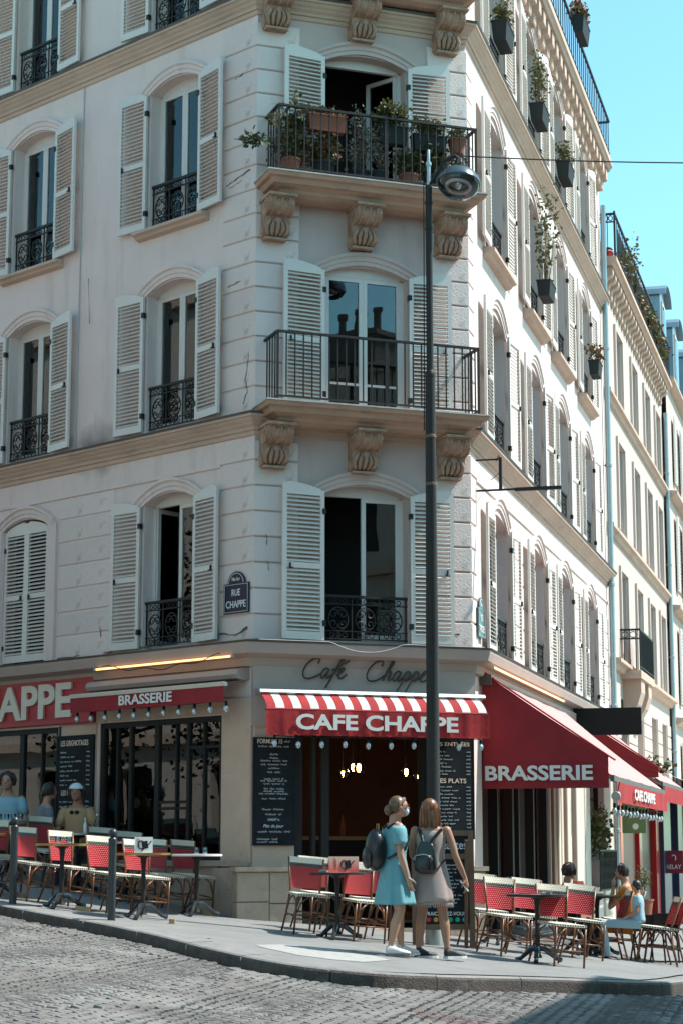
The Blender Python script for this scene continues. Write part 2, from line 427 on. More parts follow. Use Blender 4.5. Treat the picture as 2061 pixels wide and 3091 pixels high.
# road: mortar bed with granite setts laid in fans
g = MB()
NXR, NYR = 70, 80
X0, X1, Y0, Y1 = -7.5, 7.5, 8.5, 26.0
vs = []
for j in range(NYR + 1):
    for i in range(NXR + 1):
        x = X0 + (X1 - X0) * i / NXR; y = Y0 + (Y1 - Y0) * j / NYR
        vs.append((x, y, gz(x, y) - KH + .006 * noise.noise(Vector((x * 2, y * 2, 0)))))
g.add(vs, [(j * (NXR + 1) + i, j * (NXR + 1) + i + 1, (j + 1) * (NXR + 1) + i + 1, (j + 1) * (NXR + 1) + i) for j in range(NYR) for i in range(NXR)])
road = g.build('road', Mt['joint'], kind='structure', smooth=True, angle=60)
def sett_mesh(seed, m):
    rr = random.Random(seed); s = MB()
    w, d = .048 + rr.uniform(-.006, .004), .044 + rr.uniform(-.005, .004); c = .010
    j = lambda: rr.uniform(-.004, .004)
    vs = [(-w + j(), -d + j(), -.05), (w + j(), -d + j(), -.05), (w + j(), d + j(), -.05), (-w + j(), d + j(), -.05)]
    vs += [(x, y, -.001) for x, y, _ in vs[:4]]
    vs += [(x * .80, y * .80, .014 + rr.uniform(-.004, .005)) for x, y, _ in vs[:4]]
    s.add(vs, [(0, 1, 5, 4), (1, 2, 6, 5), (2, 3, 7, 6), (3, 0, 4, 7), (4, 5, 9, 8), (5, 6, 10, 9), (6, 7, 11, 10), (7, 4, 8, 11), (8, 9, 10, 11)])
    return s.mesh('cobblestone', m)
SETT = [sett_mesh(i, Mt['sett']) for i in range(6)] + [sett_mesh(i, Mt['sett_red']) for i in range(2)]
cells = []
fanw = 1.35
row = 0; yb = 9.6
while yb < 23.5:
    nst = 13
    for fk in range(-5, 6):
        for k in range(nst):
            ph = (k + .5) / nst * 2 - 1                      # -1..1 across one fan
            fx = fk * fanw + ph * fanw * .5 + (0.5 * fanw if (row // 9) % 2 else 0) * 0
            fy = yb + .36 * (1 - ph * ph) ** 1
            ang = math.atan2(-.72 * ph * 1.0, fanw * .5 / 1.0)
            cells.append((fx, fy, ang))
    yb += .108; row += 1
ra = R_(-12)                      # the fans run slightly across the view
sel = []
for fx, fy, a in cells:
    x = fx * math.cos(ra) - (fy - 17) * math.sin(ra); y = 17 + fx * math.sin(ra) + (fy - 17) * math.cos(ra)
    if abs(x) > .19 * y + .5 or y < 11.8: continue
    sd = nearest_kerb(x, y)
    if sd > -.10: continue
    worn = noise.noise(Vector((x * .45 + 3, y * .5, 1.7))) + (.35 if x < -1 else -.15) - .1 * max(0, x)
    h = -.004 * random.random() - (.012 if worn > .28 else 0)
    sel.append((x, y, a + ra, h))
sel.sort(key=lambda c: c[1])
big = MB()
for i, (x, y, a, h) in enumerate(sel):
    z = gz(x, y) - KH + .006 + h + .006 * noise.noise(Vector((x * 2, y * 2, 0)))
    red = .55 < x < 1.9 and 14.6 < y < 16.4 and noise.noise(Vector((x, y * 2, 0))) > -.15
    me = SETT[6 + random.randint(0, 1)] if red else SETT[random.randint(0, 5)]
    M = T(x + random.uniform(-.004, .004), y, z) @ RZ(a + random.uniform(-.06, .06)) @ RX(random.uniform(-.05, .05)) @ RY(random.uniform(-.09, .09) + .1) @ SC(random.uniform(.92, 1.04), random.uniform(.94, 1.05), 1)
    if i < 300 and y < 99:
        add('cobblestone', me, road, M)
    else:
        big.add([v.co[:] for v in me.vertices], [tuple(p.vertices) for p in me.polygons], 1 if red else 0, M)
big.build('cobblestones', [Mt['sett'], Mt['sett_red']], road, kind='stuff')
# pavement surface
g = MB()
inner = [(KC[i][0] + KN[i].x * .28, KC[i][1] + KN[i].y * .28) for i in range(len(KC))]
rowsN = 16
vs = []; fs = []
for i in range(len(inner)):
    x0, y0 = inner[i]
    # building side target
    tx, ty = x0 + KN[i].x * 9, y0 + KN[i].y * 9
    if y0 < 24: tx, ty = .2 + (x0 - .2) * .55, 30.0
    for j in range(rowsN + 1):
        t = j / rowsN
        x = x0 + (tx - x0) * t; y = y0 + (ty - y0) * t
        vs.append((x, y, gz(x, y)))
n_ = rowsN + 1
fs = [(i * n_ + j, (i + 1) * n_ + j, (i + 1) * n_ + j + 1, i * n_ + j + 1) for i in range(len(inner) - 1) for j in range(rowsN)]
g.add(vs, fs)
pavement = g.build('pavement', Mt['asphalt'], kind='structure', smooth=True, angle=60)
# kerbstones
acc = 0; start = 0; segs = []
i = 0
while i < len(KC) - 1:
    j = i; L = 0
    while j < len(KC) - 1 and L < 1.0:
        L += (Vector(KC[j + 1]) - Vector(KC[j])).length; j += 1
    segs.append((i, j)); i = j
for (i, j) in segs:
    s = MB(); rg = []
    jz = random.uniform(-.004, .004)
    for k in range(i, j + 1):
        p = Vector(KC[k]); nn = KN[k]
        if k == i: p = p + (Vector(KC[min(k + 1, len(KC) - 1)]) - p).normalized() * .008
        if k == j: p = p + (Vector(KC[max(k - 1, 0)]) - p).normalized() * .008
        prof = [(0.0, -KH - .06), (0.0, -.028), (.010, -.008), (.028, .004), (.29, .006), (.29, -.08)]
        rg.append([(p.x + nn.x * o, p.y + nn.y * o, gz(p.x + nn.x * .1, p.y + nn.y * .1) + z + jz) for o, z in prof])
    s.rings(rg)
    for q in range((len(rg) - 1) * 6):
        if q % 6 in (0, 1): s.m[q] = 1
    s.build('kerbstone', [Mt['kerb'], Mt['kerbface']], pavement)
# worn white strip painted on the pavement near the kerb
g = MB()
strip = [on_ground(*p) for p in [(770, 2853), (790, 2860), (900, 2884), (1000, 2897), (1100, 2905), (1180, 2899), (1120, 2884), (1000, 2866), (900, 2856), (850, 2852)]]
g.add([(x, y, gz(x, y) + .004) for x, y in strip], [tuple(range(len(strip)))])
g.build('painted_strip', Mt['whitepaint'], pavement)

# ================================================================== FACADE BUILDERS
def arch_pts(xa, xb, zt, rise, k=10):
    """points of a segmental arch from (xa, zt) to (xb, zt) rising by rise"""
    pts = []
    for i in range(k + 1):
        t = i / k
        pts.append((xa + (xb - xa) * t, zt + rise * (1 - (2 * t - 1) ** 2)))
    return pts
def wall_sheet(mb, x0, x1, z0, z1, ops, depth=.22, mi=0, rmi=1):
    """front sheet at y=0 with openings (xa, xb, za, zt, rise) and their reveals"""
    xsn = sorted(set([x0, x1] + [o[0] for o in ops] + [o[1] for o in ops]))
    for a, b in zip(xsn[:-1], xsn[1:]):
        mid = (a + b) / 2
        cut = sorted([o for o in ops if o[0] <= mid <= o[1]], key=lambda o: o[2])
        z = z0
        for (xa, xb, za, zt, rise) in cut:
            if za > z: mb.quad((a, 0, z), (b, 0, z), (b, 0, za), (a, 0, za), mi)
            top = zt + rise + .001
            ap = arch_pts(xa, xb, zt, rise)
            for p, q in zip(ap[:-1], ap[1:]):
                mb.quad((p[0], 0, p[1]), (q[0], 0, q[1]), (q[0], 0, top), (p[0], 0, top), mi)
            z = top
        if z < z1: mb.quad((a, 0, z), (b, 0, z), (b, 0, z1), (a, 0, z1), mi)
    for (xa, xb, za, zt, rise) in ops:
        ap = arch_pts(xa, xb, zt, rise)
        mb.quad((xa, 0, za), (xa, depth, za), (xa, depth, zt), (xa, 0, zt), rmi)
        mb.quad((xb, 0, za), (xb, 0, zt), (xb, depth, zt), (xb, depth, za), rmi)
        mb.quad((xa, 0, za), (xb, 0, za), (xb, depth, za), (xa, depth, za), rmi)
        for p, q in zip(ap[:-1], ap[1:]):
            mb.quad((p[0], 0, p[1]), (p[0], depth, p[1]), (q[0], depth, q[1]), (q[0], 0, q[1]), rmi)
def room_box(mb, xa, xb, za, zb, d=.22, D=1.3, e=.25):
    """dark room behind an opening, open towards the street"""
    x0, x1, z0, z1 = xa - e, xb + e, za - .1, zb + .3
    mb.quad((x0, D, z0), (x1, D, z0), (x1, D, z1), (x0, D, z1))
    mb.quad((x0, d, z0), (x0, D, z0), (x0, D, z1), (x0, d, z1))
    mb.quad((x1, d, z0), (x1, D, z0), (x1, D, z1), (x1, d, z1))
    mb.quad((x0, d, z0), (x1, d, z0), (x1, D, z0), (x0, D, z0))
    mb.quad((x0, d, z1), (x1, d, z1), (x1, D, z1), (x0, D, z1))
    # inner face of the wall round the opening
    for a, b, c, e_ in ((x0, xa, z0, z1), (xb, x1, z0, z1), (xa, xb, z0, za), (xa, xb, zb, z1)):
        mb.quad((a, d + .003, c), (b, d + .003, c), (b, d + .003, e_), (a, d + .003, e_))
def moulding(mb, xa, xb, zt, rise, w=.17, over=.17, proud=.06):
    """curved label moulding over an arched window"""
    k = 12
    pr = [(0.0, 0.0), (-.03, .0), (-.03, .05), (-.045, .06), (-.045, .11), (-proud - .01, .13), (-proud - .01, w), (0.0, w)]
    rg = []
    for i in range(k + 1):
        t = i / k; x = xa - over + (xb - xa + 2 * over) * t
        z = zt - .11 + (rise + .13) * (1 - (2 * t - 1) ** 2)
        rg.append([(x, y, z + dz) for y, dz in pr])
    mb.rings(rg)
def sweep(path, prof, close=False):
    """mitred moulding: path = list of (x, y) in plan with the outside on the right hand; prof = (out, z)"""
    mb = MB(); rg = []
    P = [Vector(p) for p in path]
    for i, p in enumerate(P):
        if i == 0: d = (P[1] - P[0]).normalized(); nn = Vector((d.y, -d.x)); sc = 1
        elif i == len(P) - 1: d = (P[-1] - P[-2]).normalized(); nn = Vector((d.y, -d.x)); sc = 1
        else:
            d1 = (P[i] - P[i - 1]).normalized(); d2 = (P[i + 1] - P[i]).normalized()
            n1 = Vector((d1.y, -d1.x)); n2 = Vector((d2.y, -d2.x))
            nn = (n1 + n2).normalized(); sc = 1 / max(.3, nn.dot(n1))
        rg.append([(p.x + nn.x * o * sc, p.y + nn.y * o * sc, z) for o, z in prof])
    mb.rings(rg)
    return mb

# ---- shutters: a frame with louvre slats; local x = width from the hinge (0) to the free edge (w)
SLAT_COUNT = [0]
slat_rest = MB()
_slat_cache = {}
def slat_mesh(w):
    key = round(w, 3)
    if key not in _slat_cache:
        s = MB()
        s.box(.052, w - .052, -.0285, .0285, -.0035, .0035, M=RX(R_(38)))
        _slat_cache[key] = s.mesh('slat', Mt['shutter'])
    return _slat_cache[key]
def shutter(parent, M, w, h, mirror=False, rise=.09, individual=True, pitch=.0535, label=None):
    """M: hinge foot; panel in local xz, thickness in y; top curves up towards the free edge"""
    sx = -1 if mirror else 1
    s = MB(); t = .018
    def bx(a, b, c, d, e=t): s.box(min(a * sx, b * sx), max(a * sx, b * sx), -e, e, c, d)
    bx(0, .055, 0, h); bx(w - .055, w, 0, h + rise * .80)
    bx(.055, w - .055, 0, .10); mid = h * .49
    bx(.055, w - .055, mid - .035, mid + .035)
    k = 6
    for i in range(k):
        a = .055 + (w - .11) * i / k; b = .055 + (w - .11) * (i + 1) / k
        f = lambda q: rise * (1 - (1 - q / w) ** 2)
        poly = [(a * sx, h - .07), (b * sx, h - .07), (b * sx, h + f(b)), (a * sx, h + f(a))]
        s.add([(x, y, z) for y in (-t, t) for x, z in poly], [(0, 1, 2, 3), (7, 6, 5, 4), (3, 2, 6, 7), (0, 3, 7, 4), (1, 5, 6, 2), (0, 4, 5, 1)])
    # latch, hinge plates
    s.box(min((w - .10) * sx, (w - .085) * sx), max((w - .10) * sx, (w - .085) * sx), -.045, -t, mid - .05, mid + .02, 1)
    s.box(min((w - .13) * sx, (w - .085) * sx), max((w - .13) * sx, (w - .085) * sx), -.05, -.035, mid - .05, mid - .035, 1)
    for zz in (.18, h - .3):
        s.box(min(-.02 * sx, .03 * sx), max(-.02 * sx, .03 * sx), -t - .008, t + .004, zz, zz + .07, 1)
    o = s.build('shutter', [Mt['shutter'], Mt['iron']], parent, M, label=label)
    me = slat_mesh(w)
    for z0, z1 in ((.10, mid - .035), (mid + .035, h - .07)):
        n = max(1, round((z1 - z0) / pitch))
        for i in range(n):
            z = z0 + (i + .5) * (z1 - z0) / n
            Ms = M @ (SC(-1, 1, 1) if mirror else I4) @ T(0, 0, z)
            if mirror: Ms = M @ T(-w, 0, z)
            if individual and SLAT_COUNT[0] < 300:
                SLAT_COUNT[0] += 1
                add('slat', me, o, Ms)
            else:
                slat_rest.add([v.co[:] for v in me.vertices], [tuple(p.vertices) for p in me.polygons], 0, Ms)
    return o

def window_unit(parent, F, xa, xb, za, zt, rise, y=.17, frame=None, open_right=False, curtain=0, open_left=False, midbar=0, mat_f=None):
    """casement pair with panes; F facade frame"""
    fm = mat_f or Mt['frame']
    s = MB(); w = xb - xa; c = (xa + xb) / 2; ft = .045
    s.box(xa, xa + ft, y, y + .06, za, zt + rise * .3); s.box(xb - ft, xb, y, y + .06, za, zt + rise * .3)
    ap = arch_pts(xa, xb, zt, rise)
    for p, q in zip(ap[:-1], ap[1:]):
        s.add([(p[0], yy, zz) for yy in (y, y + .06) for zz in (zt - .02, p[1])] + [(q[0], yy, zz) for yy in (y, y + .06) for zz in (zt - .02, q[1])],
              [(0, 4, 5, 1), (2, 3, 7, 6), (0, 2, 6, 4), (1, 5, 7, 3)])
    s.box(xa + ft, xb - ft, y, y + .06, za, za + .05)
    win = s.build('window', fm, parent, F)
    def sash(x0, x1, ang, hinge_right):
        sw = x1 - x0; q = MB(); st = .055
        z0, z1 = za + .055, zt - .022
        q.box(0, st, -.02, .02, z0, z1); q.box(sw - st, sw, -.02, .02, z0, z1)
        q.box(st, sw - st, -.02, .02, z0, z0 + .08); q.box(st, sw - st, -.02, .02, z1 - .055, z1)
        if midbar: q.box(st, sw - st, -.018, .018, za + midbar, za + midbar + .03)
        if hinge_right: Mh = F @ T(x1, y + .02, 0) @ RZ(-ang) @ T(-sw, 0, 0)
        else: Mh = F @ T(x0, y + .02, 0) @ RZ(ang) 
        q.build('sash', fm, win, Mh)
        g = MB(); g.box(st - .003, sw - st + .003, -.003, .003, z0 + .078, z1 - .053)
        g.build('pane', Mt['glass'], win, Mh)
    sash(xa + ft, c - .001, R_(95) if open_left else 0, False)
    sash(c + .001, xb - ft, R_(60) if open_right else 0, True)
    if curtain:
        cu = MB()
        for (a, b) in ([(xa + .10, c - .12)] if curtain == 1 else [(xa + .05, c - .05), (c + .05, xb - .05)] if curtain == 2 else [(c + .1, xb - .05)]):
            n = 16; rg = []
            pts = [(a + (b - a) * i / n, y + .14 + .025 * math.sin(i * 2.2)) for i in range(n + 1)]
            cu.add([(x, yy, zz) for x, yy in pts for zz in (za + .02, zt + .02)], [(2 * i, 2 * i + 2, 2 * i + 3, 2 * i + 1) for i in range(n)])
        cu.build('curtain', Mt['curtain'], win, F, smooth=True, angle=80)
    return win

def guard(parent, F, xa, xb, za, h=.62, y=.055):
    """ornate iron window guard"""
    s = MB(); r = .009; w = xb - xa
    s.box(xa - .01, xb + .01, y - .022, y + .022, za + h - .02, za + h + .015)
    s.box(xa, xb, y - .01, y + .01, za + h - .11, za + h - .095)
    s.box(xa, xb, y - .012, y + .012, za + .05, za + .068)
    s.box(xa, xb, y - .01, y + .01, za + .15, za + .162)
    n = 3
    def spiral(cx, cz, R, a0, turns, sgn):
        pts = []
        for i in range(14):
            t = i / 13; a = a0 + sgn * t * turns * 2 * math.pi; rr = R * (1 - .8 * t)
            pts.append((cx + rr * math.cos(a), y, cz + rr * math.sin(a)))
        s.tube(pts, r, 4)
    for i in range(n + 1):
        x = xa + .02 + (w - .04) * i / n
        s.box(x - .008, x + .008, y - .008, y + .008, za + .05, za + h)
    for i in range(n):
        c = xa + .02 + (w - .04) * (i + .5) / n; hw = w / n / 2 - .02
        zc = za + .31
        pts = [(c + hw * .78 * math.cos(a * math.pi / 8), y, zc + .15 * math.sin(a * math.pi / 8)) for a in range(16)]
        s.tube(pts, r, 4, closed=True)
        spiral(c - hw * .35, zc + .06, hw * .42, 0, 1.2, 1); spiral(c + hw * .35, zc + .06, hw * .42, math.pi, 1.2, -1)
        spiral(c - hw * .35, zc - .06, hw * .42, 0, 1.2, -1); spiral(c + hw * .35, zc - .06, hw * .42, math.pi, 1.2, 1)
        s.tube([(c, y, za + .05), (c, y, za + .16)], r, 4)
        for dx in (-.5, 0, .5):
            s.tube([(c + dx * hw + .028 * math.cos(a), y, za + h - .06 + .028 * math.sin(a)) for a in [k * math.pi / 4 for k in range(8)]], .007, 4, closed=True)
            s.tube([(c + dx * hw + .03 * math.cos(a), y, za + .108 + .03 * math.sin(a)) for a in [k * math.pi / 4 for k in range(8)]], .007, 4, closed=True)
    return s.build('window_guard', Mt['iron'], parent, F)

# ---- lettering
def text_mesh(txt, w=None, h=None, depth=.01, off=0.0, bevel=0.0, shear=0.0, m=None, name='lettering', space=1.0):
    cu = bpy.data.curves.new(name, 'FONT'); cu.body = txt; cu.size = 1.0; cu.extrude = .02; cu.offset = off
    cu.bevel_depth = bevel; cu.bevel_resolution = 1; cu.shear = shear; cu.space_character = space; cu.resolution_u = 4
    o = bpy.data.objects.new(name, cu); COL.objects.link(o)
    dg = bpy.context.evaluated_depsgraph_get()
    me = bpy.data.meshes.new_from_object(o.evaluated_get(dg))
    bpy.data.objects.remove(o); bpy.data.curves.remove(cu)
    xs = [v.co.x for v in me.vertices]; ys = [v.co.y for v in me.vertices]; zs = [v.co.z for v in me.vertices]
    if not xs: return me
    W, H = max(xs) - min(xs), max(ys) - min(ys); D = max(zs) - min(zs)
    sx = (w / W) if w else None; sy = (h / H) if h else None
    if sx is None: sx = sy
    if sy is None: sy = sx
    for v in me.vertices:
        x = (v.co.x - min(xs)) * sx; z = (v.co.y - min(ys)) * sy; y = -(v.co.z - min(zs)) / D * depth
        v.co = (x, y, z)
    me.materials.clear(); me.materials.append(m or Mt['whiteletter'])
    me.name = name
    return me
def text(parent, F, txt, x0, x1, z0, z1, y=0.0, depth=.01, off=0.02, bevel=0, m=None, shear=0, space=1.0):
    return add('lettering', text_mesh(txt, x1 - x0, z1 - z0, depth, off, bevel, shear, m, space=space), parent, F @ T(x0, y, z0))
def scribble(s, x0, x1, z, h, y, rnd, M=None, word=True):
    """a line of small chalk handwriting strokes as thin raised ribbons"""
    x = x0
    while x < x1 - h * .3:
        wl = min(rnd.uniform(1.5, 4.5) * h, x1 - x); n = max(4, int(wl / (h * .22)))
        pts = []
        for i in range(n + 1):
            t = i / n
            pts.append((x + wl * t, y, z + h * (.5 + .38 * math.sin(i * 2.4 + rnd.random() * .8)) * rnd.uniform(.6, 1.05)))
        s.tube(pts, h * .085, 3, M=M)
        x += wl + h * .7
def plant(parent_root, M, w, d, h, n, leafmat='leaf', rnd=None, leaf=.035, stem=True, droop=0.0, flowers=0, fmat='flower', extra=None, name='foliage'):
    """foliage cluster: leaves spread through an ellipsoidal volume above z=0"""
    rnd = rnd or random; s = MB(); q = MB()
    clumps = [(rnd.uniform(-w, w) * .7, rnd.uniform(-d, d) * .7, rnd.uniform(.25, 1) * h) for _ in range(max(4, n // 28))]
    for i in range(n):
        cx, cy, cz = clumps[rnd.randrange(len(clumps))]
        sg = .28
        p = Vector((cx + rnd.gauss(0, w * sg), cy + rnd.gauss(0, d * sg), max(.01 - droop, cz + rnd.gauss(0, h * .18))))
        a = rnd.uniform(0, 6.28); el = rnd.uniform(-.9, .9); l = leaf * rnd.uniform(.4, 1.5)
        dv = Vector((math.cos(a) * math.cos(el), math.sin(a) * math.cos(el), math.sin(el)))
        sv = dv.cross(Vector((rnd.uniform(-1, 1), rnd.uniform(-1, 1), rnd.uniform(-.3, 1)))).normalized() * l * .38
        mi = 1 if (flowers and rnd.random() < flowers) else 0
        s.add([p, p + dv * l * .5 + sv, p + dv * l, p + dv * l * .5 - sv], [(0, 1, 2, 3)], mi)
    if stem:
        for cx, cy, cz in clumps:
            q.tube([(cx * .3, cy * .3, 0), (cx * .7, cy * .7, cz * .5), (cx, cy, cz)], [.006, .005, .003], 4)
        q.build('stems', Mt['twig'], parent_root, M)
    s.build(name, [Mt[leafmat], Mt[fmat]], parent_root, M)

# ================================================================== CORNER BUILDING
cb = thing('corner_building', 'cream five storey corner building with white louvred shutters and canted balcony front above the café', 'building', T(A.x, A.y, gz(A.x, A.y)))
OPL_COL = [(-2.13, -1.10), (-5.23, -4.20)]
FLR = [(3.70, 5.62, .12), (6.60, 8.50, .12), (9.42, 11.36, .12), (12.25, 14.2, .12)]
opsL = [(a, b, z0, z1, r) for a, b in OPL_COL for z0, z1, r in FLR]
opsL += [(-2.97, -.55, .93, 2.78, 0), (-6.6, -3.86, .93, 2.77, 0)]
mb = MB(); wall_sheet(mb, -9.0, 0, -.3, 15.0, opsL)
mb.build('wall', [Mt['wall_left'], Mt['wall_left']], cb, FL)
CO = (.92, 2.05)
FLC = [(3.68, 5.60, .10), (6.62, 8.50, .10), (9.60, 11.40, .10), (12.45, 14.2, .1)]
opsC = [(CO[0], CO[1], z0, z1, r) for z0, z1, r in FLC] + [(.54, 2.30, .10, 2.62, 0)]
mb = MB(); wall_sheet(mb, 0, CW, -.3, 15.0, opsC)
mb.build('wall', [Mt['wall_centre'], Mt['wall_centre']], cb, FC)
OPR = [(1.36, 2.72), (4.65, 6.02), (7.45, 8.88), (10.60, 11.97)]
opsR = [(a, b, z0, z1, r) for a, b in OPR for z0, z1, r in FLR]
opsR += [(.62, 6.30, .0, 2.75, 0), (9.95, 12.5, .45, 2.75, 0)]
mb = MB(); wall_sheet(mb, 0, 14.15, -.6, 15.0, opsR)
mb.build('wall', [Mt['wall'], Mt['wall']], cb, FR)
# roof and the blind walls behind
mb = MB()
La = A + DL * 9; Rb = B + DR * 14.15
P = [(La.x, La.y), (A.x, A.y), (B.x, B.y), (Rb.x, Rb.y), (Rb.x - 9, Rb.y + 2.4), (La.x + 5, La.y + 6)]
mb.add([(x, y, 15.0) for x, y in P], [tuple(range(len(P)))])
for i in (2 + 1, 4, 5):
    a, b = P[i], P[(i + 1) % len(P)]
    mb.quad((a[0], a[1], -.8), (b[0], b[1], -.8), (b[0], b[1], 15.0), (a[0], a[1], 15.0))
mb.build('roof', Mt['roof'], cb)
# mansard storey set back
mb = MB()
cen = Vector((sum(p[0] for p in P) / 6, sum(p[1] for p in P) / 6))
ra_ = [(p[0] + (cen.x - p[0]) * .10, p[1] + (cen.y - p[1]) * .10) for p in P]
rb_ = [(p[0] + (cen.x - p[0]) * .22, p[1] + (cen.y - p[1]) * .22) for p in P]
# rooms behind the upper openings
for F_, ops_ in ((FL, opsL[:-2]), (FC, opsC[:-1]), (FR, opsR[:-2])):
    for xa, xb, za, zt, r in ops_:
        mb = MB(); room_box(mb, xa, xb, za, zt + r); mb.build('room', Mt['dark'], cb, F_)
# ground floor room
def W3(F, x, y, z=0): return F @ Vector((x, y, z))
mb = MB()
rp = [W3(FL, -7, .30), W3(FL, -.12, .30), W3(FC, CW - .1, .30), W3(FR, 8, .3), Vector((-.19, 32.2, 0)), Vector((-3.66, 31.9, 0))]
walls_r = [(3, 4), (4, 5), (5, 0)]
for a, b in walls_r:
    mb.quad((rp[a].x, rp[a].y, .0), (rp[b].x, rp[b].y, .0), (rp[b].x, rp[b].y, 3.4), (rp[a].x, rp[a].y, 3.4))
mb.add([(p.x, p.y, .22) for p in rp], [tuple(range(6))]); mb.add([(p.x, p.y, 3.4) for p in rp], [tuple(range(6))])
mb.build('cafe_room', mat('dark_brown_interior', (.17, .09, .055), .8, var=.4, vscale=3), cb)

# slab ledge and cornices wrapping the three fronts
pathW = [tuple((A + DL * 9).xy), tuple(A.xy), tuple(B.xy), tuple((B + DR * 14.1).xy)]
sweep(pathW, [(0, 3.34), (.06, 3.36), (.08, 3.46), (.24, 3.50), (.27, 3.60), (.27, 3.635), (0, 3.655)]).build('ledge', Mt['fascia'], cb)
sweep(pathW, [(0, 3.656), (.285, 3.637), (.295, 3.655), (0, 3.68)]).build('lead_flashing', Mt['lead'], cb)
for zb in (6.32, 11.93):
    pr = [(0, zb - .055), (.025, zb - .04), (.025, zb + .01), (.05, zb + .015), (.06, zb + .05), (.095, zb + .08), (.105, zb + .10), (.135, zb + .125), (.155, zb + .155), (.18, zb + .165), (.185, zb + .195), (0, zb + .215)]
    sweep(pathW, pr).build('cornice', Mt['cornice'], cb)
    sweep(pathW, [(0, zb + .216), (.19, zb + .193), (.205, zb + .222), (0, zb + .25)]).build('lead_flashing', Mt['lead'], cb)
# first floor string course
sweep([tuple((A + DL * 9).xy), tuple((A + DL * .62).xy)], [(0, 5.93), (.022, 5.935), (.022, 5.975), (0, 5.98)]).build('string_course', Mt['wall'], cb)
sweep([tuple((B + DR * .4).xy), tuple((B + DR * 14.1).xy)], [(0, 5.93), (.022, 5.935), (.022, 5.975), (0, 5.98)]).build('string_course', Mt['wall'], cb)

# rusticated courses
def course_z(z_lo, z_hi, h=.325):
    out = []; z = z_lo
    while z + h * .6 < z_hi: out.append((z, min(z + h, z_hi))); z += h
    return out
zones = [(3.68, 6.21), (6.58, 11.82), (12.20, 14.4)]
blk = {}
def block(F, x0, x1, z0, z1, proud=.022, gap=.020):
    key = (round(x1 - x0, 3), round(z1 - z0, 3), proud)
    if key not in blk:
        s = MB(); s.cbox(0, key[0], -proud, 0, gap * .5, key[1] - gap * .5, .010)
        blk[key] = s.mesh('stone_block', Mt['stone'])
    add('stone_block', blk[key], cb, F @ T(x0, 0, z0))
for zl, zh in zones:
    for z0, z1 in course_z(zl, zh):
        block(FL, -.62, .018, z0, z1)
        block(FC, -.018, .57, z0, z1)
        block(FC, 2.36, CW + .018, z0, z1, .03)
        block(FR, -.018, .36, z0, z1)
for z0, z1 in course_z(3.68, 5.93):
    if z1 < 5.94:
        block(FL, -3.95, -2.74, z0, z1, .014); block(FL, -8.5, -5.45, z0, z1, .014)
for z0, z1 in course_z(3.68, 5.93):
    if z0 < 5.6:
        for (a, b) in ((2.90, 4.50), (6.2, 7.30), (9.06, 10.45), (12.15, 14.05)): block(FR, a, b, z0, z1, .012)
# thin panel bands beside L windows on the first floor
# label mouldings
for a, b in OPL_COL:
    for z0, z1, r in FLR[:3]:
        mb = MB(); moulding(mb, a, b, z1, r); mb.build('window_moulding', Mt['wall'], cb, FL)
for z0, z1, r in FLC[:3]:
    mb = MB(); moulding(mb, CO[0], CO[1], z1, r, over=.16); mb.build('window_moulding', Mt['wall_centre'], cb, FC)
for a, b in OPR:
    for z0, z1, r in FLR:
        mb = MB(); moulding(mb, a, b, z1 + .03, r + .04, over=.03, w=.13); mb.build('window_moulding', Mt['wall'], cb, FR)
# closed-window surround, first floor left
for x0_, x1_ in ((-5.45, -5.25), (-4.18, -3.98)):
    mb = MB(); mb.box(x0_, x1_, -.045, 0, 3.66, 5.62); mb.build('window_surround', Mt['wall'], cb, FL)
# sills on the third floor
for a, b in OPL_COL:
    mb = MB(); mb.xprism([(0, 9.29), (-.08, 9.31), (-.10, 9.34), (-.15, 9.36), (-.15, 9.40), (0, 9.415)], a - .2, b + .2); mb.build('window_sill', Mt['cornice'], cb, FL)
for a, b in OPR:
    mb = MB(); mb.xprism([(0, 9.24), (-.08, 9.26), (-.11, 9.30), (-.17, 9.32), (-.17, 9.37), (0, 9.40)], a - .22, b + .22); mb.build('window_sill', Mt['cornice'], cb, FR)

# ---- shutters. Centre first so that their slats are separate parts
for k, (z0, z1, r) in enumerate(FLC[:3]):
    h = z1 - z0 - .02
    shutter(cb, FC @ T(CO[0] - .02, -.055, z0 + .02) @ RZ(R_(7)), .575, h, mirror=True, label='centre shutter in the shade of the balcony')
    shutter(cb, FC @ T(CO[1] + .02, -.055, z0 + .02) @ RZ(R_(-5)), .575, h)
for k, (z0, z1, r) in enumerate(FLR[:3]):
    h = z1 - z0 - .03
    a, b = OPL_COL[0]
    shutter(cb, FL @ T(b + .02, -.05, z0 + .02) @ RZ(R_(-9)), .545, h)
    shutter(cb, FL @ T(a - .02, -.05, z0 + .02) @ RZ(R_(4)), .545, h, mirror=True)
a, b = OPL_COL[1]
z0, z1, r = FLR[0]
shutter(cb, FL @ T(a + .01, .03, z0 + .02), .505, z1 - z0 - .04, label='closed shutter leaf', rise=.11)
shutter(cb, FL @ T(b - .01, .03, z0 + .02), .505, z1 - z0 - .04, mirror=True, label='closed shutter leaf', rise=.11)
for (z0, z1, r) in FLR[1:3]:
    shutter(cb, FL @ T(b + .02, -.05, z0 + .02) @ RZ(R_(-8)), .545, z1 - z0 - .03)
    shutter(cb, FL @ T(a - .02, -.05, z0 + .02) @ RZ(R_(5)), .545, z1 - z0 - .03, mirror=True)
z0, z1, r = FLR[3]
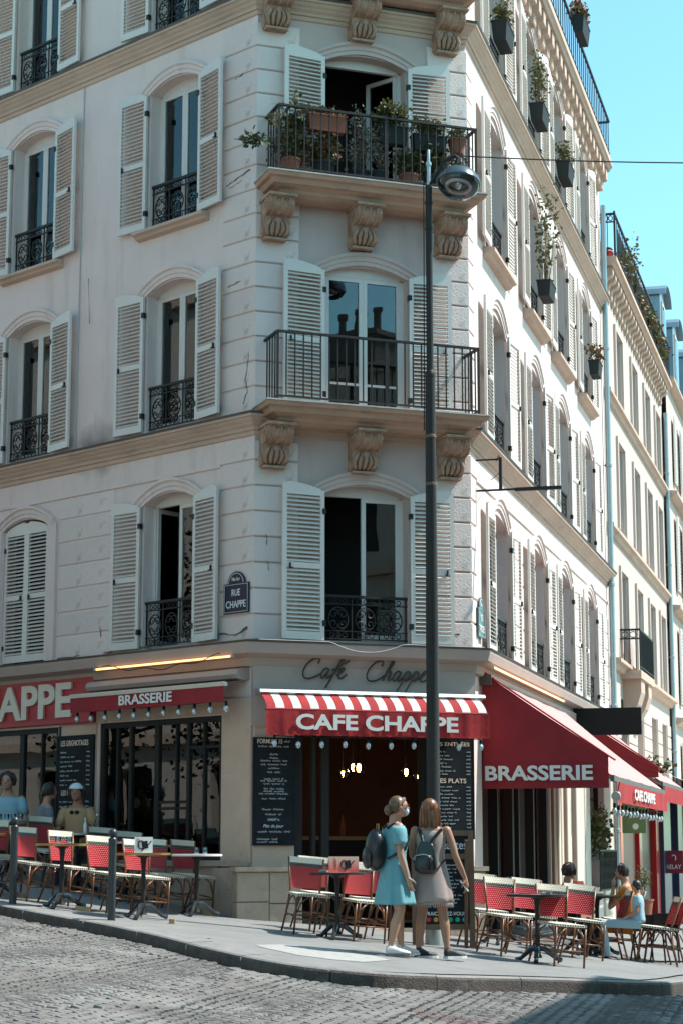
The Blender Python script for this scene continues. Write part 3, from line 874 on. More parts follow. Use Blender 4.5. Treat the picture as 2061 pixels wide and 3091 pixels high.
for a, b in OPL_COL:
    shutter(cb, FL @ T(b + .02, -.05, z0 + .02) @ RZ(R_(-5)), .545, z1 - z0 - .03, individual=False)
    shutter(cb, FL @ T(a - .02, -.05, z0 + .02) @ RZ(R_(4)), .545, z1 - z0 - .03, mirror=True, individual=False)
for i, (a, b) in enumerate(OPR):
    for j, (z0, z1, r) in enumerate(FLR):
        al = R_(2 + ((i * 3 + j * 5) % 4)); ar = R_(5 + ((i * 5 + j * 3) % 5))
        shutter(cb, FR @ T(a + .0, -.075, z0 + .02) @ RZ(al * .3), .585, z1 - z0 - .03, mirror=True, individual=False, rise=.12)
        shutter(cb, FR @ T(b + .02, -.06, z0 + .02) @ RZ(-ar * .7), .585, z1 - z0 - .03, individual=False, rise=.12)
slat_rest.build('slats', Mt['shutter'], cb, kind='stuff')

# ---- windows and guards
i = 0
for a, b in OPL_COL:
    for j, (z0, z1, r) in enumerate(FLR):
        if (a, j) == (OPL_COL[1][0], 0): continue
        window_unit(cb, FL, a, b, z0, z1, r, curtain=(3, 1, 1, 2)[j] if a == OPL_COL[0][0] else (0, 2, 1, 1)[j], open_left=(j == 0 and a == OPL_COL[0][0]))
        guard(cb, FL, a, b, z0)
window_unit(cb, FC, CO[0], CO[1], *FLC[0], open_left=True)
window_unit(cb, FC, CO[0], CO[1], *FLC[1], midbar=.42, y=.10)
window_unit(cb, FC, CO[0], CO[1], *FLC[2], open_left=True, open_right=True)
window_unit(cb, FC, CO[0], CO[1], *FLC[3])
guard(cb, FC, CO[0], CO[1], FLC[0][0], h=.60, y=.03)
for a, b in OPR:
    for j, (z0, z1, r) in enumerate(FLR):
        window_unit(cb, FR, a, b, z0, z1, r, y=.2, curtain=1)
        guard(cb, FR, a, b, z0, h=.60, y=.03)

# ---- balconies on the canted front
def corbel_mesh():
    s = MB(); w = .165
    prof = [(0, 0), (-.44, 0), (-.44, -.045), (-.40, -.06), (-.405, -.10), (-.385, -.15), (-.34, -.195), (-.27, -.22), (-.215, -.235), (-.205, -.27),
            (-.20, -.32), (-.185, -.37), (-.165, -.42), (-.135, -.46), (-.09, -.49), (-.04, -.505), (0, -.51)]
    s.xprism(prof, -w, w)
    # cap
    s.box(-w - .025, w + .025, -.465, 0, -.035, .0)
    # scroll volutes on both cheeks and a rolled front
    for sx in (-1, 1):
        for cy, cz, rr in ((-.30, -.115, .085), (-.10, -.40, .06)):
            pts = []
            for i in range(16):
                t = i / 15; a = t * 2.2 * 2 * math.pi + (0 if cz > -.2 else 2)
                q = rr * (1 - .8 * t); pts.append((sx * (w + .006), cy + q * math.cos(a), cz + q * math.sin(a)))
            s.tube(pts, [.016 * (1 - .5 * i / 15) for i in range(16)], 5)
        s.tube([(sx * (w + .004), -.375, -.14), (sx * (w + .004), -.30, -.215), (sx * (w + .004), -.2, -.245), (sx * (w + .004), -.165, -.33)], .013, 5)
    # fluting on the front roll
    for x in (-.10, 0, .10):
        s.tube([(x, -.44, -.06), (x, -.405, -.11), (x, -.375, -.165), (x, -.31, -.215), (x, -.24, -.235)], .015, 5)
    # acanthus leaf at the foot
    for k in (-2, -1, 0, 1, 2):
        x = k * .058
        s.tube([(x * .7, -.205, -.27), (x * 1.0, -.235 + abs(k) * .006, -.33), (x * 1.25, -.225 + abs(k) * .012, -.385), (x * 1.15, -.18, -.44), (x * .8, -.12, -.485)], [.012, .026, .03, .024, .010], 6)
    s.ell((0, -.235, -.30), (.045, .03, .05), 8, 6)
    s.box(-w * .9, w * .9, -.16, 0, -.53, -.50)
    return s.mesh('corbel', Mt['corbel'], True, 40)
CORB = corbel_mesh()
bar_cache = {}
def bar_mesh(h, r=.0075):
    k = round(h, 3)
    if k not in bar_cache:
        s = MB(); s.box(-r, r, -r, r, 0, k); bar_cache[k] = s.mesh('baluster', Mt['iron'])
    return bar_cache[k]
for bi, zt in enumerate((6.60, 9.57, 12.42)):
    def slab(x0, x1, o, z0, z1, name='balcony_slab', m='cornice'):
        s = MB(); s.box(x0, x1, -o, -.002, z0, z1); return s.build(name, Mt[m], cb, FC)
    s = MB()
    # stepped moulded underside built as one lofted slab
    lv = [(.30, zt - .235), (.38, zt - .20), (.40, zt - .165), (.47, zt - .13), (.52, zt - .12), (.55, zt - .06), (.60, zt - .05), (.62, zt - .002)]
    rg = []
    for o, z in lv:
        e = .62 - o
        rg.append([(-.03 + e, 0, z), (-.03 + e, -o, z), (CW + .03 - e, -o, z), (CW + .03 - e, 0, z)])
    s.rings(rg)
    s.build('balcony_slab', Mt['slab'], cb, FC)
    s = MB(); s.box(-.045, CW + .045, -.635, -.001, zt, zt + .018); s.build('balcony_paving', mat('pale_mortar_edge_%d' % bi, (.55, .50, .44), .9, var=.3, vscale=9), cb, FC)  # thin paving layer, mortar colour paler than the slab
    for cx in (.215, 1.40, 2.60):
        add('corbel', CORB, cb, FC @ T(cx, 0, zt - .232))
    if bi == 2: pass
    rz0, rz1 = zt + .075, zt + .90
    x0, x1, o = .12, 2.83, .54
    r = MB()
    for zz, hh, dd in ((rz1, .014, .020), (rz0, .011, .011)):
        r.box(x0 - .01, x1 + .01, -o - dd, -o + dd, zz - hh, zz + hh)
        r.box(x0 - dd, x0 + dd, -o + dd, -.002, zz - hh, zz + hh); r.box(x1 - dd, x1 + dd, -o + dd, -.002, zz - hh, zz + hh)
    for x in (x0, 1.56, x1): r.box(x - .013, x + .013, -o - .013, -o + .013, zt + .018, rz1)
    rail = r.build('railing', Mt['iron'], cb, FC)
    bm_ = bar_mesh(rz1 - rz0)
    n = 24
    for i in range(1, n):
        if i == 12: continue
        add('baluster', bm_, rail, FC @ T(x0 + (x1 - x0) * i / n, -o, rz0))
    for i in range(1, 5):
        add('baluster', bm_, rail, FC @ T(x0, -o + .108 * i, rz0)); add('baluster', bm_, rail, FC @ T(x1, -o + .108 * i, rz0))

# ---- top cornice, dentils and roof railing of the right front
sweep([tuple((A + DL * 9).xy), tuple(A.xy), tuple(B.xy), tuple((B + DR * 14.1).xy)], [(0, 14.70), (.06, 14.72), (.08, 14.84), (.24, 14.86), (.27, 14.92), (.30, 14.94), (.30, 15.06), (0, 15.08)]).build('roof_cornice', Mt['cornice'], cb)
dm = MB(); dm.xprism([(0, 14.42), (-.10, 14.42), (-.115, 14.45), (-.115, 14.60), (-.20, 14.62), (-.205, 14.65), (-.205, 14.84), (0, 14.84)], 0, .24)
dm = dm.mesh('dentil', Mt['cornice'])
for i in range(30): add('dentil', dm, cb, FR @ T(.12 + i * .47, 0, 0))
r = MB(); o = .27
r.box(.2, 13.9, -o - .02, -o + .02, 15.84, 15.88); r.box(.2, 13.9, -o - .01, -o + .01, 15.16, 15.18)
r.box(13.88, 13.92, -o, -.0, 15.84, 15.88)
roofrail = r.build('railing', Mt['iron'], cb, FR)
bm_ = bar_mesh(.82)
for i in range(53): add('baluster', bm_, roofrail, FR @ T(.25 + i * .26, -o, 15.06))

# ---- street name plates on the building are things of their own
def street_plate(M, l1, l2, label, m):
    t = thing('street_sign', label, 'street sign', M, 'enamel street name plates on the corner building')
    s = MB(); w, h = .46, .38
    s.box(-w / 2, w / 2, -.02, 0, -h / 2, h / 2)
    arc = [(.16 * math.cos(a), h / 2 + .15 * math.sin(a)) for a in [math.pi * k / 10 for k in range(11)]]
    s.add([(x, y, z) for y in (-.02, 0) for x, z in arc], [tuple(range(11)), tuple(range(21, 10, -1))] + [(i, i + 1, 12 + i, 11 + i) for i in range(10)])
    s.build('plate', m, t, M)
    s = MB(); e = .018
    pts = [(-w / 2 + e, -.024, -h / 2 + e), (w / 2 - e, -.024, -h / 2 + e), (w / 2 - e, -.024, h / 2 - e), (-w / 2 + e, -.024, h / 2 - e)]
    s.tube(pts, .0045, 4, closed=True)
    s.tube([(.135 * math.cos(a), -.024, h / 2 + .125 * math.sin(a)) for a in [math.pi * k / 10 for k in range(11)]], .004, 4)
    s.build('border', Mt['whiteletter'], t, M)
    add('lettering', text_mesh('18e Arr', .15, .045, .004, .01), t, M @ T(-.075, -.02, h / 2 + .03))
    add('lettering', text_mesh(l1, .155, .085, .004, .01), t, M @ T(-.0775, -.02, .03))
    add('lettering', text_mesh(l2, .36, .09, .004, .01), t, M @ T(-.18, -.02, -.12))
plate_m = mat('navy_enamel', (.012, .018, .045), .25); plate_g = mat('green_enamel', (.02, .075, .075), .25)
street_plate(FL @ T(-.27, -.03, 4.22), 'RUE', 'CHAPPE', 'dark blue enamel street plate reading RUE CHAPPE on the cream left wall', plate_m)
street_plate(FR @ T(.46, -.03, 4.05), 'RUE', 'TARDIEU', 'green enamel street plate at the right edge of the canted front, seen edge on', plate_g)

# ================================================================== NEIGHBOUR BUILDINGS DOWN THE STREET
def facade_sheet(root, F, x0, x1, z0, z1, ops, m='wall', y=0.0, room=True):
    mb = MB(); wall_sheet(mb, x0, x1, z0, z1, ops); mb.build('wall', [Mt[m], Mt[m]], root, F @ T(0, y, 0))
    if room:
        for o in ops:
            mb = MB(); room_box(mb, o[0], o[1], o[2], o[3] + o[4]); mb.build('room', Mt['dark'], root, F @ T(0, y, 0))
Mt['wall2'] = mat('ivory_limestone', (.56, .465, .41), .85, var=.10, vscale=.7, stain=(.42, .36, .31), sscale=1.1, sth=(.6, .85), smul=.5)
b2 = thing('neighbour_building', 'ivory stone building with plain tall windows and a planted roof balcony, just past the drainpipe', 'building', FR @ T(14.2, 0, -.3))
o2 = []
cols2 = [(16.25, 17.3), (19.15, 20.15), (21.8, 22.85), (24.3, 25.3)]
for a, b in cols2:
    o2 += [(a, b, 10.45, 12.05, 0), (a, b, 7.75, 9.62, 0), (a, b, 5.0, 6.86, 0)]
o2 += [(15.7, 16.9, 1.2, 4.2, 0), (18.6, 19.9, 2.9, 4.2, 0), (21.6, 22.9, 2.9, 4.2, 0), (24.0, 25.2, 2.9, 4.2, 0)]
facade_sheet(b2, FR, 14.2, 26.25, -.8, 13.0, o2, 'wall2')
mb = MB(); mb.box(14.2, 26.25, .4, 9, -.8, 12.95); mb.build('side_wall', Mt['wall2'], b2, FR)
mb = MB(); mb.box(14.4, 26.2, .9, 8, 13.05, 15.3); mb.build('attic_storey', Mt['wall2'], b2, FR)
mb = MB(); mb.xprism([(.70, 15.2), (.70, 15.34), (1.2, 15.45), (3, 16.2), (3, 15.2)], 14.3, 26.2); mb.build('roof', Mt['roof'], b2, FR)
for zc, ex in ((10.34, .14), (7.56, .14), (4.84, .22)):
    mb = MB(); mb.xprism([(0, zc - .16), (-ex * .4, zc - .14), (-ex * .6, zc - .05), (-ex, zc - .03), (-ex, zc + .04), (0, zc + .06)], 14.25, 26.2); mb.build('cornice', Mt['cornice'], b2, FR)
for a, b in cols2:
    for z0, z1 in ((10.45, 12.05), (7.75, 9.62), (5.0, 6.86)):
        window_unit(b2, FR, a, b, z0, z1, 0, y=.15, curtain=2)
        mb = MB(); mb.prism([(a - .18, z0), (a - .04, z0), (a - .04, z1 + .02), (b + .04, z1 + .02), (b + .04, z0), (b + .18, z0), (b + .18, z1 + .12), (a - .18, z1 + .12)], 0, .05, M=RX(math.pi / 2))
        mb.build('window_surround', Mt['wall2'], b2, FR)
# coursed ashlar lines on the ground storey
mb = MB()
for k in range(7):
    for a, b in ((14.3, 15.65), (16.95, 18.55), (19.95, 21.55), (22.95, 23.95), (25.25, 26.15)):
        mb.cbox(a, b, -.03, 0, 2.75 + k * .3 - .6, 2.75 + k * .3 - .32, .012)
mb.build('ashlar_courses', Mt['wall2'], b2, FR, kind='stuff')
# roof balcony: slab, scrolled modillions and railing
mb = MB(); mb.xprism([(0, 12.90), (-.24, 12.92), (-.28, 12.97), (-.33, 12.99), (-.33, 13.08), (0, 13.10)], 14.15, 25.9); mb.build('balcony_slab', Mt['cornice'], b2, FR)
md = MB(); md.xprism([(0, 12.45), (-.05, 12.45), (-.08, 12.49), (-.08, 12.62), (-.11, 12.68), (-.19, 12.71), (-.23, 12.77), (-.23, 12.86), (-.20, 12.90), (0, 12.90)], 0, .22)
md = md.mesh('modillion', Mt['cornice'])
for i in range(25): add('modillion', md, b2, FR @ T(14.3 + i * .46, 0, 0))
r = MB(); o = .30
r.box(14.2, 25.8, -o - .02, -o + .02, 13.98, 14.02); r.box(14.2, 25.8, -o - .01, -o + .01, 13.20, 13.22)
r.box(14.2, 14.24, -o + .02, 0, 13.98, 14.02); r.box(14.2, 14.24, -o + .02, 0, 13.82, 13.84); r.box(14.18, 14.22, -o - .02, -o + .02, 13.10, 14.05)
for k in range(3): r.tube([(14.22, -.04 - k * .09 + .04 * math.cos(a), 13.91 + .055 * math.sin(a)) for a in [j * math.pi / 5 for j in range(10)]], .01, 4, closed=True)
rr2 = r.build('railing', Mt['iron'], b2, FR)
bm_ = bar_mesh(.84)
for i in range(44): add('baluster', bm_, rr2, FR @ T(14.3 + i * .26, -o, 13.12))
add('baluster', bm_, rr2, FR @ T(14.22, -.15, 13.12))
r = MB(); r.box(14.9, 25.6, -.265, -.255, 13.2, 13.9); r.build('balcony_screen', Mt['darkpot'], b2, FR)
# first floor balcony of the neighbour on a heavy bracket
mb = MB(); mb.box(16.0, 18.6, -.42, 0, 4.62, 4.78); mb.build('balcony_slab', Mt['cornice'], b2, FR)
for x0_, x1_ in ((16.3, 17.0), (17.7, 18.3)):
    mb = MB(); mb.xprism([(0, 3.55), (-.10, 3.6), (-.14, 3.85), (-.30, 4.1), (-.38, 4.35), (-.38, 4.62), (0, 4.62)], x0_, x1_); mb.build('corbel', Mt['cornice'], b2, FR)
r = MB(); r.box(16.0, 18.6, -.42, -.39, 5.6, 5.64); r.box(16.0, 18.6, -.42, -.40, 4.84, 4.86); r.box(16.0, 16.03, -.39, 0, 5.6, 5.64); r.box(16.0, 16.03, -.39, 0, 5.42, 5.45)
for k in range(2): r.tube([(16.015, -.1 - k * .17 + .07 * math.cos(a), 5.52 + .06 * math.sin(a)) for a in [j * math.pi / 5 for j in range(10)]], .01, 4, closed=True)
r.box(16.3, 18.5, -.375, -.36, 4.9, 5.55)
rr3 = r.build('railing', Mt['iron'], b2, FR)
bm_ = bar_mesh(.80)
for i in range(22): add('baluster', bm_, rr3, FR @ T(16.05 + i * .12, -.405, 4.8))
for k in range(3): add('baluster', bm_, rr3, FR @ T(16.015, -.08 - k * .12, 4.8))

b3 = thing('far_building', 'pale building with grey shutters and blue zinc dormers at the far end of the street', 'building', FR @ T(26.4, 0, -.5))
o3 = []
cols3 = [(28.2, 29.4), (31.6, 32.8), (35.2, 36.4), (38.8, 40.0), (42.4, 43.6)]
for a, b in cols3:
    for z0, z1 in ((1.6, 3.9), (4.9, 6.9), (7.9, 9.9), (10.8, 12.6)): o3.append((a, b, z0, z1, 0))
facade_sheet(b3, FR, 26.3, 60, -1.5, 13.5, o3, 'wall2', y=-.12)
mb = MB(); mb.box(26.3, 60, .35, 9, -1.5, 13.45); mb.build('structure_walls', Mt['wall2'], b3, FR)
for zc in (4.4, 7.3, 10.3, 13.35):
    mb = MB(); mb.xprism([(-.12, zc - .12), (-.2, zc - .1), (-.34, zc - .02), (-.34, zc + .06), (-.12, zc + .08)], 26.35, 60); mb.build('cornice', Mt['cornice'], b3, FR)
for a, b in cols3:
    for z0, z1 in ((1.6, 3.9), (4.9, 6.9), (7.9, 9.9), (10.8, 12.6)):
        for (x0, x1) in ((a - .62, a - .03), (b + .03, b + .62)):
            s = MB(); s.box(x0, x1, -.20, -.175, z0, z1)
            for k in range(int((z1 - z0) / .09)): s.box(x0 + .06, x1 - .06, -.215, -.20, z0 + .06 + k * .09, z0 + .11 + k * .09)
            s.build('shutter', Mt['shutter'], b3, FR)
        window_unit(b3, FR @ T(0, -.12, 0), a, b, z0, z1, 0, y=.16)
mb = MB(); mb.xprism([(0, 13.45), (.1, 13.45), (1.3, 16.6), (4, 17.6), (6, 17.6), (6, 13.45)], 26.4, 60); mb.build('roof', Mt['roof'], b3, FR)
for k, x in enumerate((28.4, 32.0, 35.6, 39.4, 43.2)):
    s = MB(); w = .75
    arc = [(x + (w + .0) * math.cos(a), 16.0 + .32 * math.sin(a)) for a in [math.pi * j / 8 for j in range(9)]]
    poly = [(x - w, 13.6), (x + w, 13.6)] + arc
    s.add([(px_, y, z) for y in (.1, 2.6) for px_, z in poly], [tuple(range(11)), tuple(range(21, 10, -1))] + [(i, (i + 1) % 11, 11 + (i + 1) % 11, 11 + i) for i in range(11)])
    d = s.build('dormer', Mt['roof'], b3, FR)
    s = MB(); s.box(x - .45, x + .45, .06, .10, 13.9, 15.9); s.build('window_frame', Mt['frame'], d, FR)
    s = MB(); s.box(x - .38, x + .38, .05, .06, 14.0, 15.8); s.build('pane', Mt['glass'], d, FR)
    s = MB(); s.rings([[(x + (w + .12) * math.cos(a) * q, y, 16.02 + .40 * math.sin(a) * q) for y, q in ((-.08, .92), (-.08, 1.0), (2.6, 1.0), (2.6, .92))] for a in [math.pi * j / 8 for j in range(9)]])
    s.build('hood', Mt['roof'], d, FR)

# ---- drainpipes
def downpipe(u, z0, z1, label, r=.055, y=-.10):
    t = thing('drainpipe', label, 'drainpipe', FR @ T(u, y, z0), 'drainpipes between the buildings')
    M = FR @ T(u, y, 0)
    s = MB(); s.lathe([(r, z0), (r, z1)], 12); s.build('pipe', Mt['zinc'], t, M, smooth=True)
    for k in range(int((z1 - z0) / 2.4)):
        s = MB(); z = z0 + 1.2 + k * 2.4; s.lathe([(r, z - .04), (r + .014, z - .03), (r + .014, z + .03), (r, z + .04)], 12); s.box(-.012, .012, 0, -y, z - .01, z + .01)
        s.build('collar', Mt['zinc'], t, M, smooth=True)
downpipe(13.95, .3, 14.1, 'long grey zinc drainpipe running the full height beside the last shutters')
downpipe(26.2, .0, 12.4, 'farther zinc drainpipe between the plain stone building and the shuttered one')

# ---- buildings across the streets (outside the frame; they shade, bounce light and reflect)
Mt['chim'] = mat('sooty_chimney', (.13, .10, .09), .9)
def plain_block(name, label, F, L, Dp, H, fl, seed, chim=3):
    rr = random.Random(seed)
    t = thing(name, label, 'building', F)
    ops = []
    n = int(L / 2.9); 
    for k in range(n):
        a = .9 + k * 2.9
        for f in range(fl): ops.append((a, a + 1.1, .9 + f * 3.0, 2.8 + f * 3.0, .1))
    mb = MB(); wall_sheet(mb, 0, L, -1, H, ops); mb.build('wall', [Mt['wall2'], Mt['wall2']], t, F)
    mb = MB(); mb.quad((0, .4, 0), (L, .4, 0), (L, .4, H), (0, .4, H)); mb.build('room', Mt['dark'], t, F)
    mb = MB(); mb.quad((0, 0, -1), (0, Dp, -1), (0, Dp, H), (0, 0, H)); mb.quad((L, 0, -1), (L, Dp, -1), (L, Dp, H), (L, 0, H)); mb.quad((0, Dp, -1), (L, Dp, -1), (L, Dp, H), (0, Dp, H))
    mb.build('wall', Mt['wall2'], t, F)
    mb = MB(); mb.quad((0, 0, H), (L, 0, H), (L, Dp, H), (0, Dp, H)); mb.build('roof', Mt['roof'], t, F)
    for z in (3.3, 6.4, H - .2):
        mb = MB(); mb.box(0, L, -.2, 0, z, z + .2); mb.build('cornice', Mt['cornice'], t, F)
    for k in range(chim):
        x = L * (k + .5) / chim + rr.uniform(-1, 1); w = rr.uniform(.8, 1.6); h = rr.uniform(.9, 2.0)
        mb = MB(); mb.box(x, x + w, 1, 1.8, H, H + h); mb.box(x - .08, x + w + .08, .92, 1.88, H + h, H + h + .12); c = mb.build('chimney', Mt['chim'], t, F)
        for j in range(3):
            mb = MB(); mb.lathe([(.11, 0), (.09, .4), (.12, .42), (.12, .5)], 8); mb.build('chimney_pot', Mt['chim'], c, F @ T(x + w * (j + .5) / 3, 1.4, H + h + .12))
# opposite side of the right-hand street: its end corner shades the bottom right of the road
cor = Vector((2.9, 20.7, 0)) + Vector((math.cos(R_(SUN_AZ)), math.sin(R_(SUN_AZ)), 0)) * (10.6 / math.tan(R_(SUN_EL)))
H_OPP = 10.6
plain_block('opposite_building', 'pale building across the right-hand street, shading the cobbles at lower right', frame(cor, -DR), 34, 9, 10.6, 3, 3, 7)
plain_block('facing_building', 'sunlit pale building across the uphill street to the left', frame(A + NL * 10.5 - DL * 1.0, DL), 22, 9, 13, 4, 4, 3)

# trees on the pavement uphill, outside the frame: they show in the window reflections
def street_tree(x, y, H, label, seed):
    rr = random.Random(seed); z = gz(x, y); M = T(x, y, z)
    t = thing('street_tree', label, 'tree', M, 'street trees uphill of the café')
    s = MB(); s.tube([(0, 0, -.1), (.03, .02, H * .25), (-.03, .03, H * .5), (.02, 0, H * .8)], [.13, .10, .08, .03], 9)
    tips = []
    for k in range(11):
        a = k * 2.4; z0 = H * (.16 + .06 * k); r = H * rr.uniform(.16, .27); tip = (r * math.cos(a), r * math.sin(a), z0 + H * rr.uniform(.08, .2)); tips.append(tip)
        s.tube([(0, .02, z0), (tip[0] * .5, tip[1] * .5, z0 + .2), tip], [.04, .028, .012], 6)
    s.build('trunk', Mt['twig'], t, M, smooth=True)
    s = MB()
    for k in range(2600):
        c = tips[rr.randrange(len(tips))]; p = Vector((c[0] + rr.gauss(0, .42), c[1] + rr.gauss(0, .42), c[2] + rr.gauss(0, .40)))
        a = rr.uniform(0, 6.28); e = rr.uniform(-1, 1); l = rr.uniform(.07, .13); dv = Vector((math.cos(a) * math.cos(e), math.sin(a) * math.cos(e), math.sin(e))); sv = dv.cross(Vector((rr.random(), rr.random(), rr.random() - .5))).normalized() * l * .35
        s.add([p, p + dv * l * .5 + sv, p + dv * l, p + dv * l * .5 - sv], [(0, 1, 2, 3)])
    s.build('crown', Mt['leafgreen'], t, M)
street_tree(-8.3, 24.6, 5.2, 'slim street tree on the uphill pavement, nearer the corner', 1)
street_tree(-9.6, 27.0, 5.6, 'slim street tree on the uphill pavement, farther from the corner', 2)

# cables on the corner building
t = thing('wall_cable', 'thin vertical cable fixed to the left wall between the two window columns', 'cable', FL @ T(-3.62, -.02, 7))
s = MB(); s.tube([(-3.60, -.012, 12.0), (-3.61, -.012, 9.5), (-3.62, -.012, 6.62)], .009, 5); s.build('wire', Mt['greyframe'], t, FL)
t = thing('wall_cable', 'pale loose cable sagging along the ledge under the first floor corner window', 'cable', FC @ T(1.5, -.3, 3.6))
s = MB(); s.tube([(-.02 + 3.0 * i / 40, -.30, 3.66 - (.115 * (1 - ((i / 40 - .47) / .16) ** 2) if .31 < i / 40 < .63 else 0)) for i in range(41)], .0045, 5); s.build('wire', Mt['greyframe'], t, FC)
t = thing('wall_cable', 'dark loose cable drooping in front of the ledge above the left awning', 'cable', FL @ T(-1.5, -.3, 3.4))
s = MB(); s.tube([(-2.6 + 2.3 * i / 30, -.285, 3.50 - .10 * math.sin(math.pi * i / 30) + .02 * math.sin(i * .7)) for i in range(31)], .006, 5); s.build('wire', Mt['black'], t, FL)

# cracks and broken render edges near the left corner
def crack(F, pts, r=.007):
    rr = random.Random(int(abs(pts[0][0]) * 1000) + int(pts[0][1] * 10)); q = []
    for (x0, z0), (x1, z1) in zip(pts[:-1], pts[1:]):
        for i in range(5):
            t = i / 5; q.append((x0 + (x1 - x0) * t + rr.uniform(-.010, .010), -.024, z0 + (z1 - z0) * t + rr.uniform(-.012, .012)))
    s = MB(); s.tube(q, [r * rr.uniform(.4, 1.5) for _ in q], 4); s.build('crack', Mt['crack'], cb, F)
Mt['crack'] = mat('dark_render_crack', (.16, .11, .09), .95)
crack(FL, [(-.55, 9.66), (-.35, 9.72), (-.05, 9.80)], .008); crack(FL, [(-.50, 9.62), (-.20, 9.70)], .005)
crack(FL, [(-.40, 11.10), (-.22, 11.14)], .007); crack(FL, [(-.10, 7.35), (-.16, 7.0), (-.12, 6.85), (-.22, 6.66)], .006)
crack(FL, [(-.5, 8.30), (-.22, 8.33)], .006); crack(FL, [(-.60, 3.80), (-.3, 3.76), (-.03, 3.86)], .014); crack(FL, [(-2.9, 3.72), (-2.3, 3.74), (-1.9, 3.75)], .012)
crack(FL, [(-3.9, 3.70), (-3.3, 3.72)], .010); crack(FC, [(.15, 5.02), (.17, 4.85)], .006); crack(FC, [(.16, 4.68), (.2, 4.52)], .005); crack(FC, [(2.55, 3.82), (2.8, 3.86)], .012); crack(FC, [(2.62, 7.45), (2.7, 7.3), (2.66, 7.2)], .006)
crack(FL, [(-3.4, 9.0), (-3.35, 8.2)], .004); crack(FL, [(-3.0, 4.1), (-2.95, 3.9)], .005)

# ================================================================== CAFÉ FRONT
# --- left shopfront joinery (part of the building)
def shopfront(F, x0, x1, z0, z1, muls, bars, y=.06, name='shop_window'):
    s = MB(); e = .07
    s.box(x0, x0 + e, y - .04, y + .06, z0, z1); s.box(x1 - e, x1, y - .04, y + .06, z0, z1)
    s.box(x0 + e, x1 - e, y - .04, y + .06, z1 - e, z1); s.box(x0 + e, x1 - e, y - .04, y + .06, z0, z0 + .12)
    for m_, w in muls: s.box(m_ - w / 2, m_ + w / 2, y - .03, y + .05, z0 + .12, z1 - e)
    for (a, b, z) in bars: s.box(a, b, y - .02, y + .04, z - .018, z + .018)
    o = s.build(name, Mt['blackwood'], cb, F)
    s = MB(); s.box(x0 + e, x1 - e, y, y + .006, z0 + .12, z1 - e); s.build('pane', Mt['glass'], o, F)
    return o
shopfront(FL, -2.97, -.55, .93, 2.78, [(-2.64, .03), (-2.37, .05), (-1.84, .08), (-1.46, .025), (-1.23, .05), (-.93, .025)],
          [(-1.80, -1.25, 1.64), (-1.80, -1.25, 1.72), (-1.21, -.62, 2.40)])
shopfront(FL, -6.6, -3.86, .93, 2.77, [(-5.6, .08), (-4.72, .09), (-4.27, .03)], [])
mb = MB(); mb.box(-3.84, -3.80, -.01, .03, .93, 2.78); mb.build('door_post', Mt['blackwood'], cb, FL)
mb = MB(); mb.box(-2.98, -.55, -.05, 0, .30, .92); mb.box(-7, -3.0, -.05, 0, .40, .92); mb.build('plinth_panel', Mt['plinth'], cb, FL)
mb = MB(); mb.box(-2.98, -.02, -.09, 0, .92, .99); mb.build('stone_sill', Mt['plinth'], cb, FL)
# corner piers
mb = MB()
mb.cbox(-.54, -.0, -.035, 0, .95, 2.98, .012); mb.build('pier', Mt['shopstone'], cb, FL)
mb = MB(); mb.cbox(.0, .53, -.035, 0, .90, 2.98, .012); mb.build('pier', Mt['shopstone'], cb, FC)
mb = MB(); mb.cbox(-3.78, -3.02, -.02, 0, .98, 2.79, .01); mb.build('pier', Mt['shopstone'], cb, FL)
mb = MB(); mb.box(-3.04, -.55, -.012, 0, 2.79, 3.34); mb.build('lintel', Mt['shopstone'], cb, FL)
mb = MB(); mb.box(-.56, .02, -.16, 0, .28, .62); mb.box(-.56, .02, -.13, 0, .62, .90); mb.build('plinth_block', Mt['plinth'], cb, FL)
# protruding stone plinth left of the door: ashlar blocks and a flat coping
def stone_plinth(F, x0, x1, o, z0, z1, blocks):
    for (a, b, c, d) in blocks:
        s = MB(); s.cbox(a + .004, b - .004, -o, 0, c + .004, d - .004, .010); s.build('stone_block', Mt['plinth'], cb, F)
    s = MB(); s.box(x0 - .03, x1 + .03, -o - .035, 0, z1, z1 + .055); s.build('coping', Mt['plinth'], cb, F)
stone_plinth(FC, -.25, .58, .22, .2, .86, [(-.25, .16, .15, .5), (-.25, .16, .5, .86), (.16, .58, .10, .48), (.16, .58, .48, .86)])
stone_plinth(FC, 2.5, 3.0, .20, .0, .86, [(2.5, 3.0, -.1, .35), (2.5, 3.0, .35, .86)])
# door: folding dark frames and bar inside
s = MB()
for x, w in ((.60, .10), (.80, .05), (.95, .10), (2.26, .08)): s.box(x - w / 2, x + w / 2, .02, .12, .16, 2.62)
s.box(.54, 2.3, .02, .1, 2.50, 2.62)
s.build('door_frame', Mt['blackwood'], cb, FC)
mb = MB(); mb.cbox(2.31, 2.92, -.03, 0, .86, 2.98, .01); mb.build('pier', Mt['shopstone'], cb, FC)
mb = MB(); mb.box(.5, 2.35, -.20, .3, .02, .16); mb.build('door_step', Mt['plinth'], cb, FC)
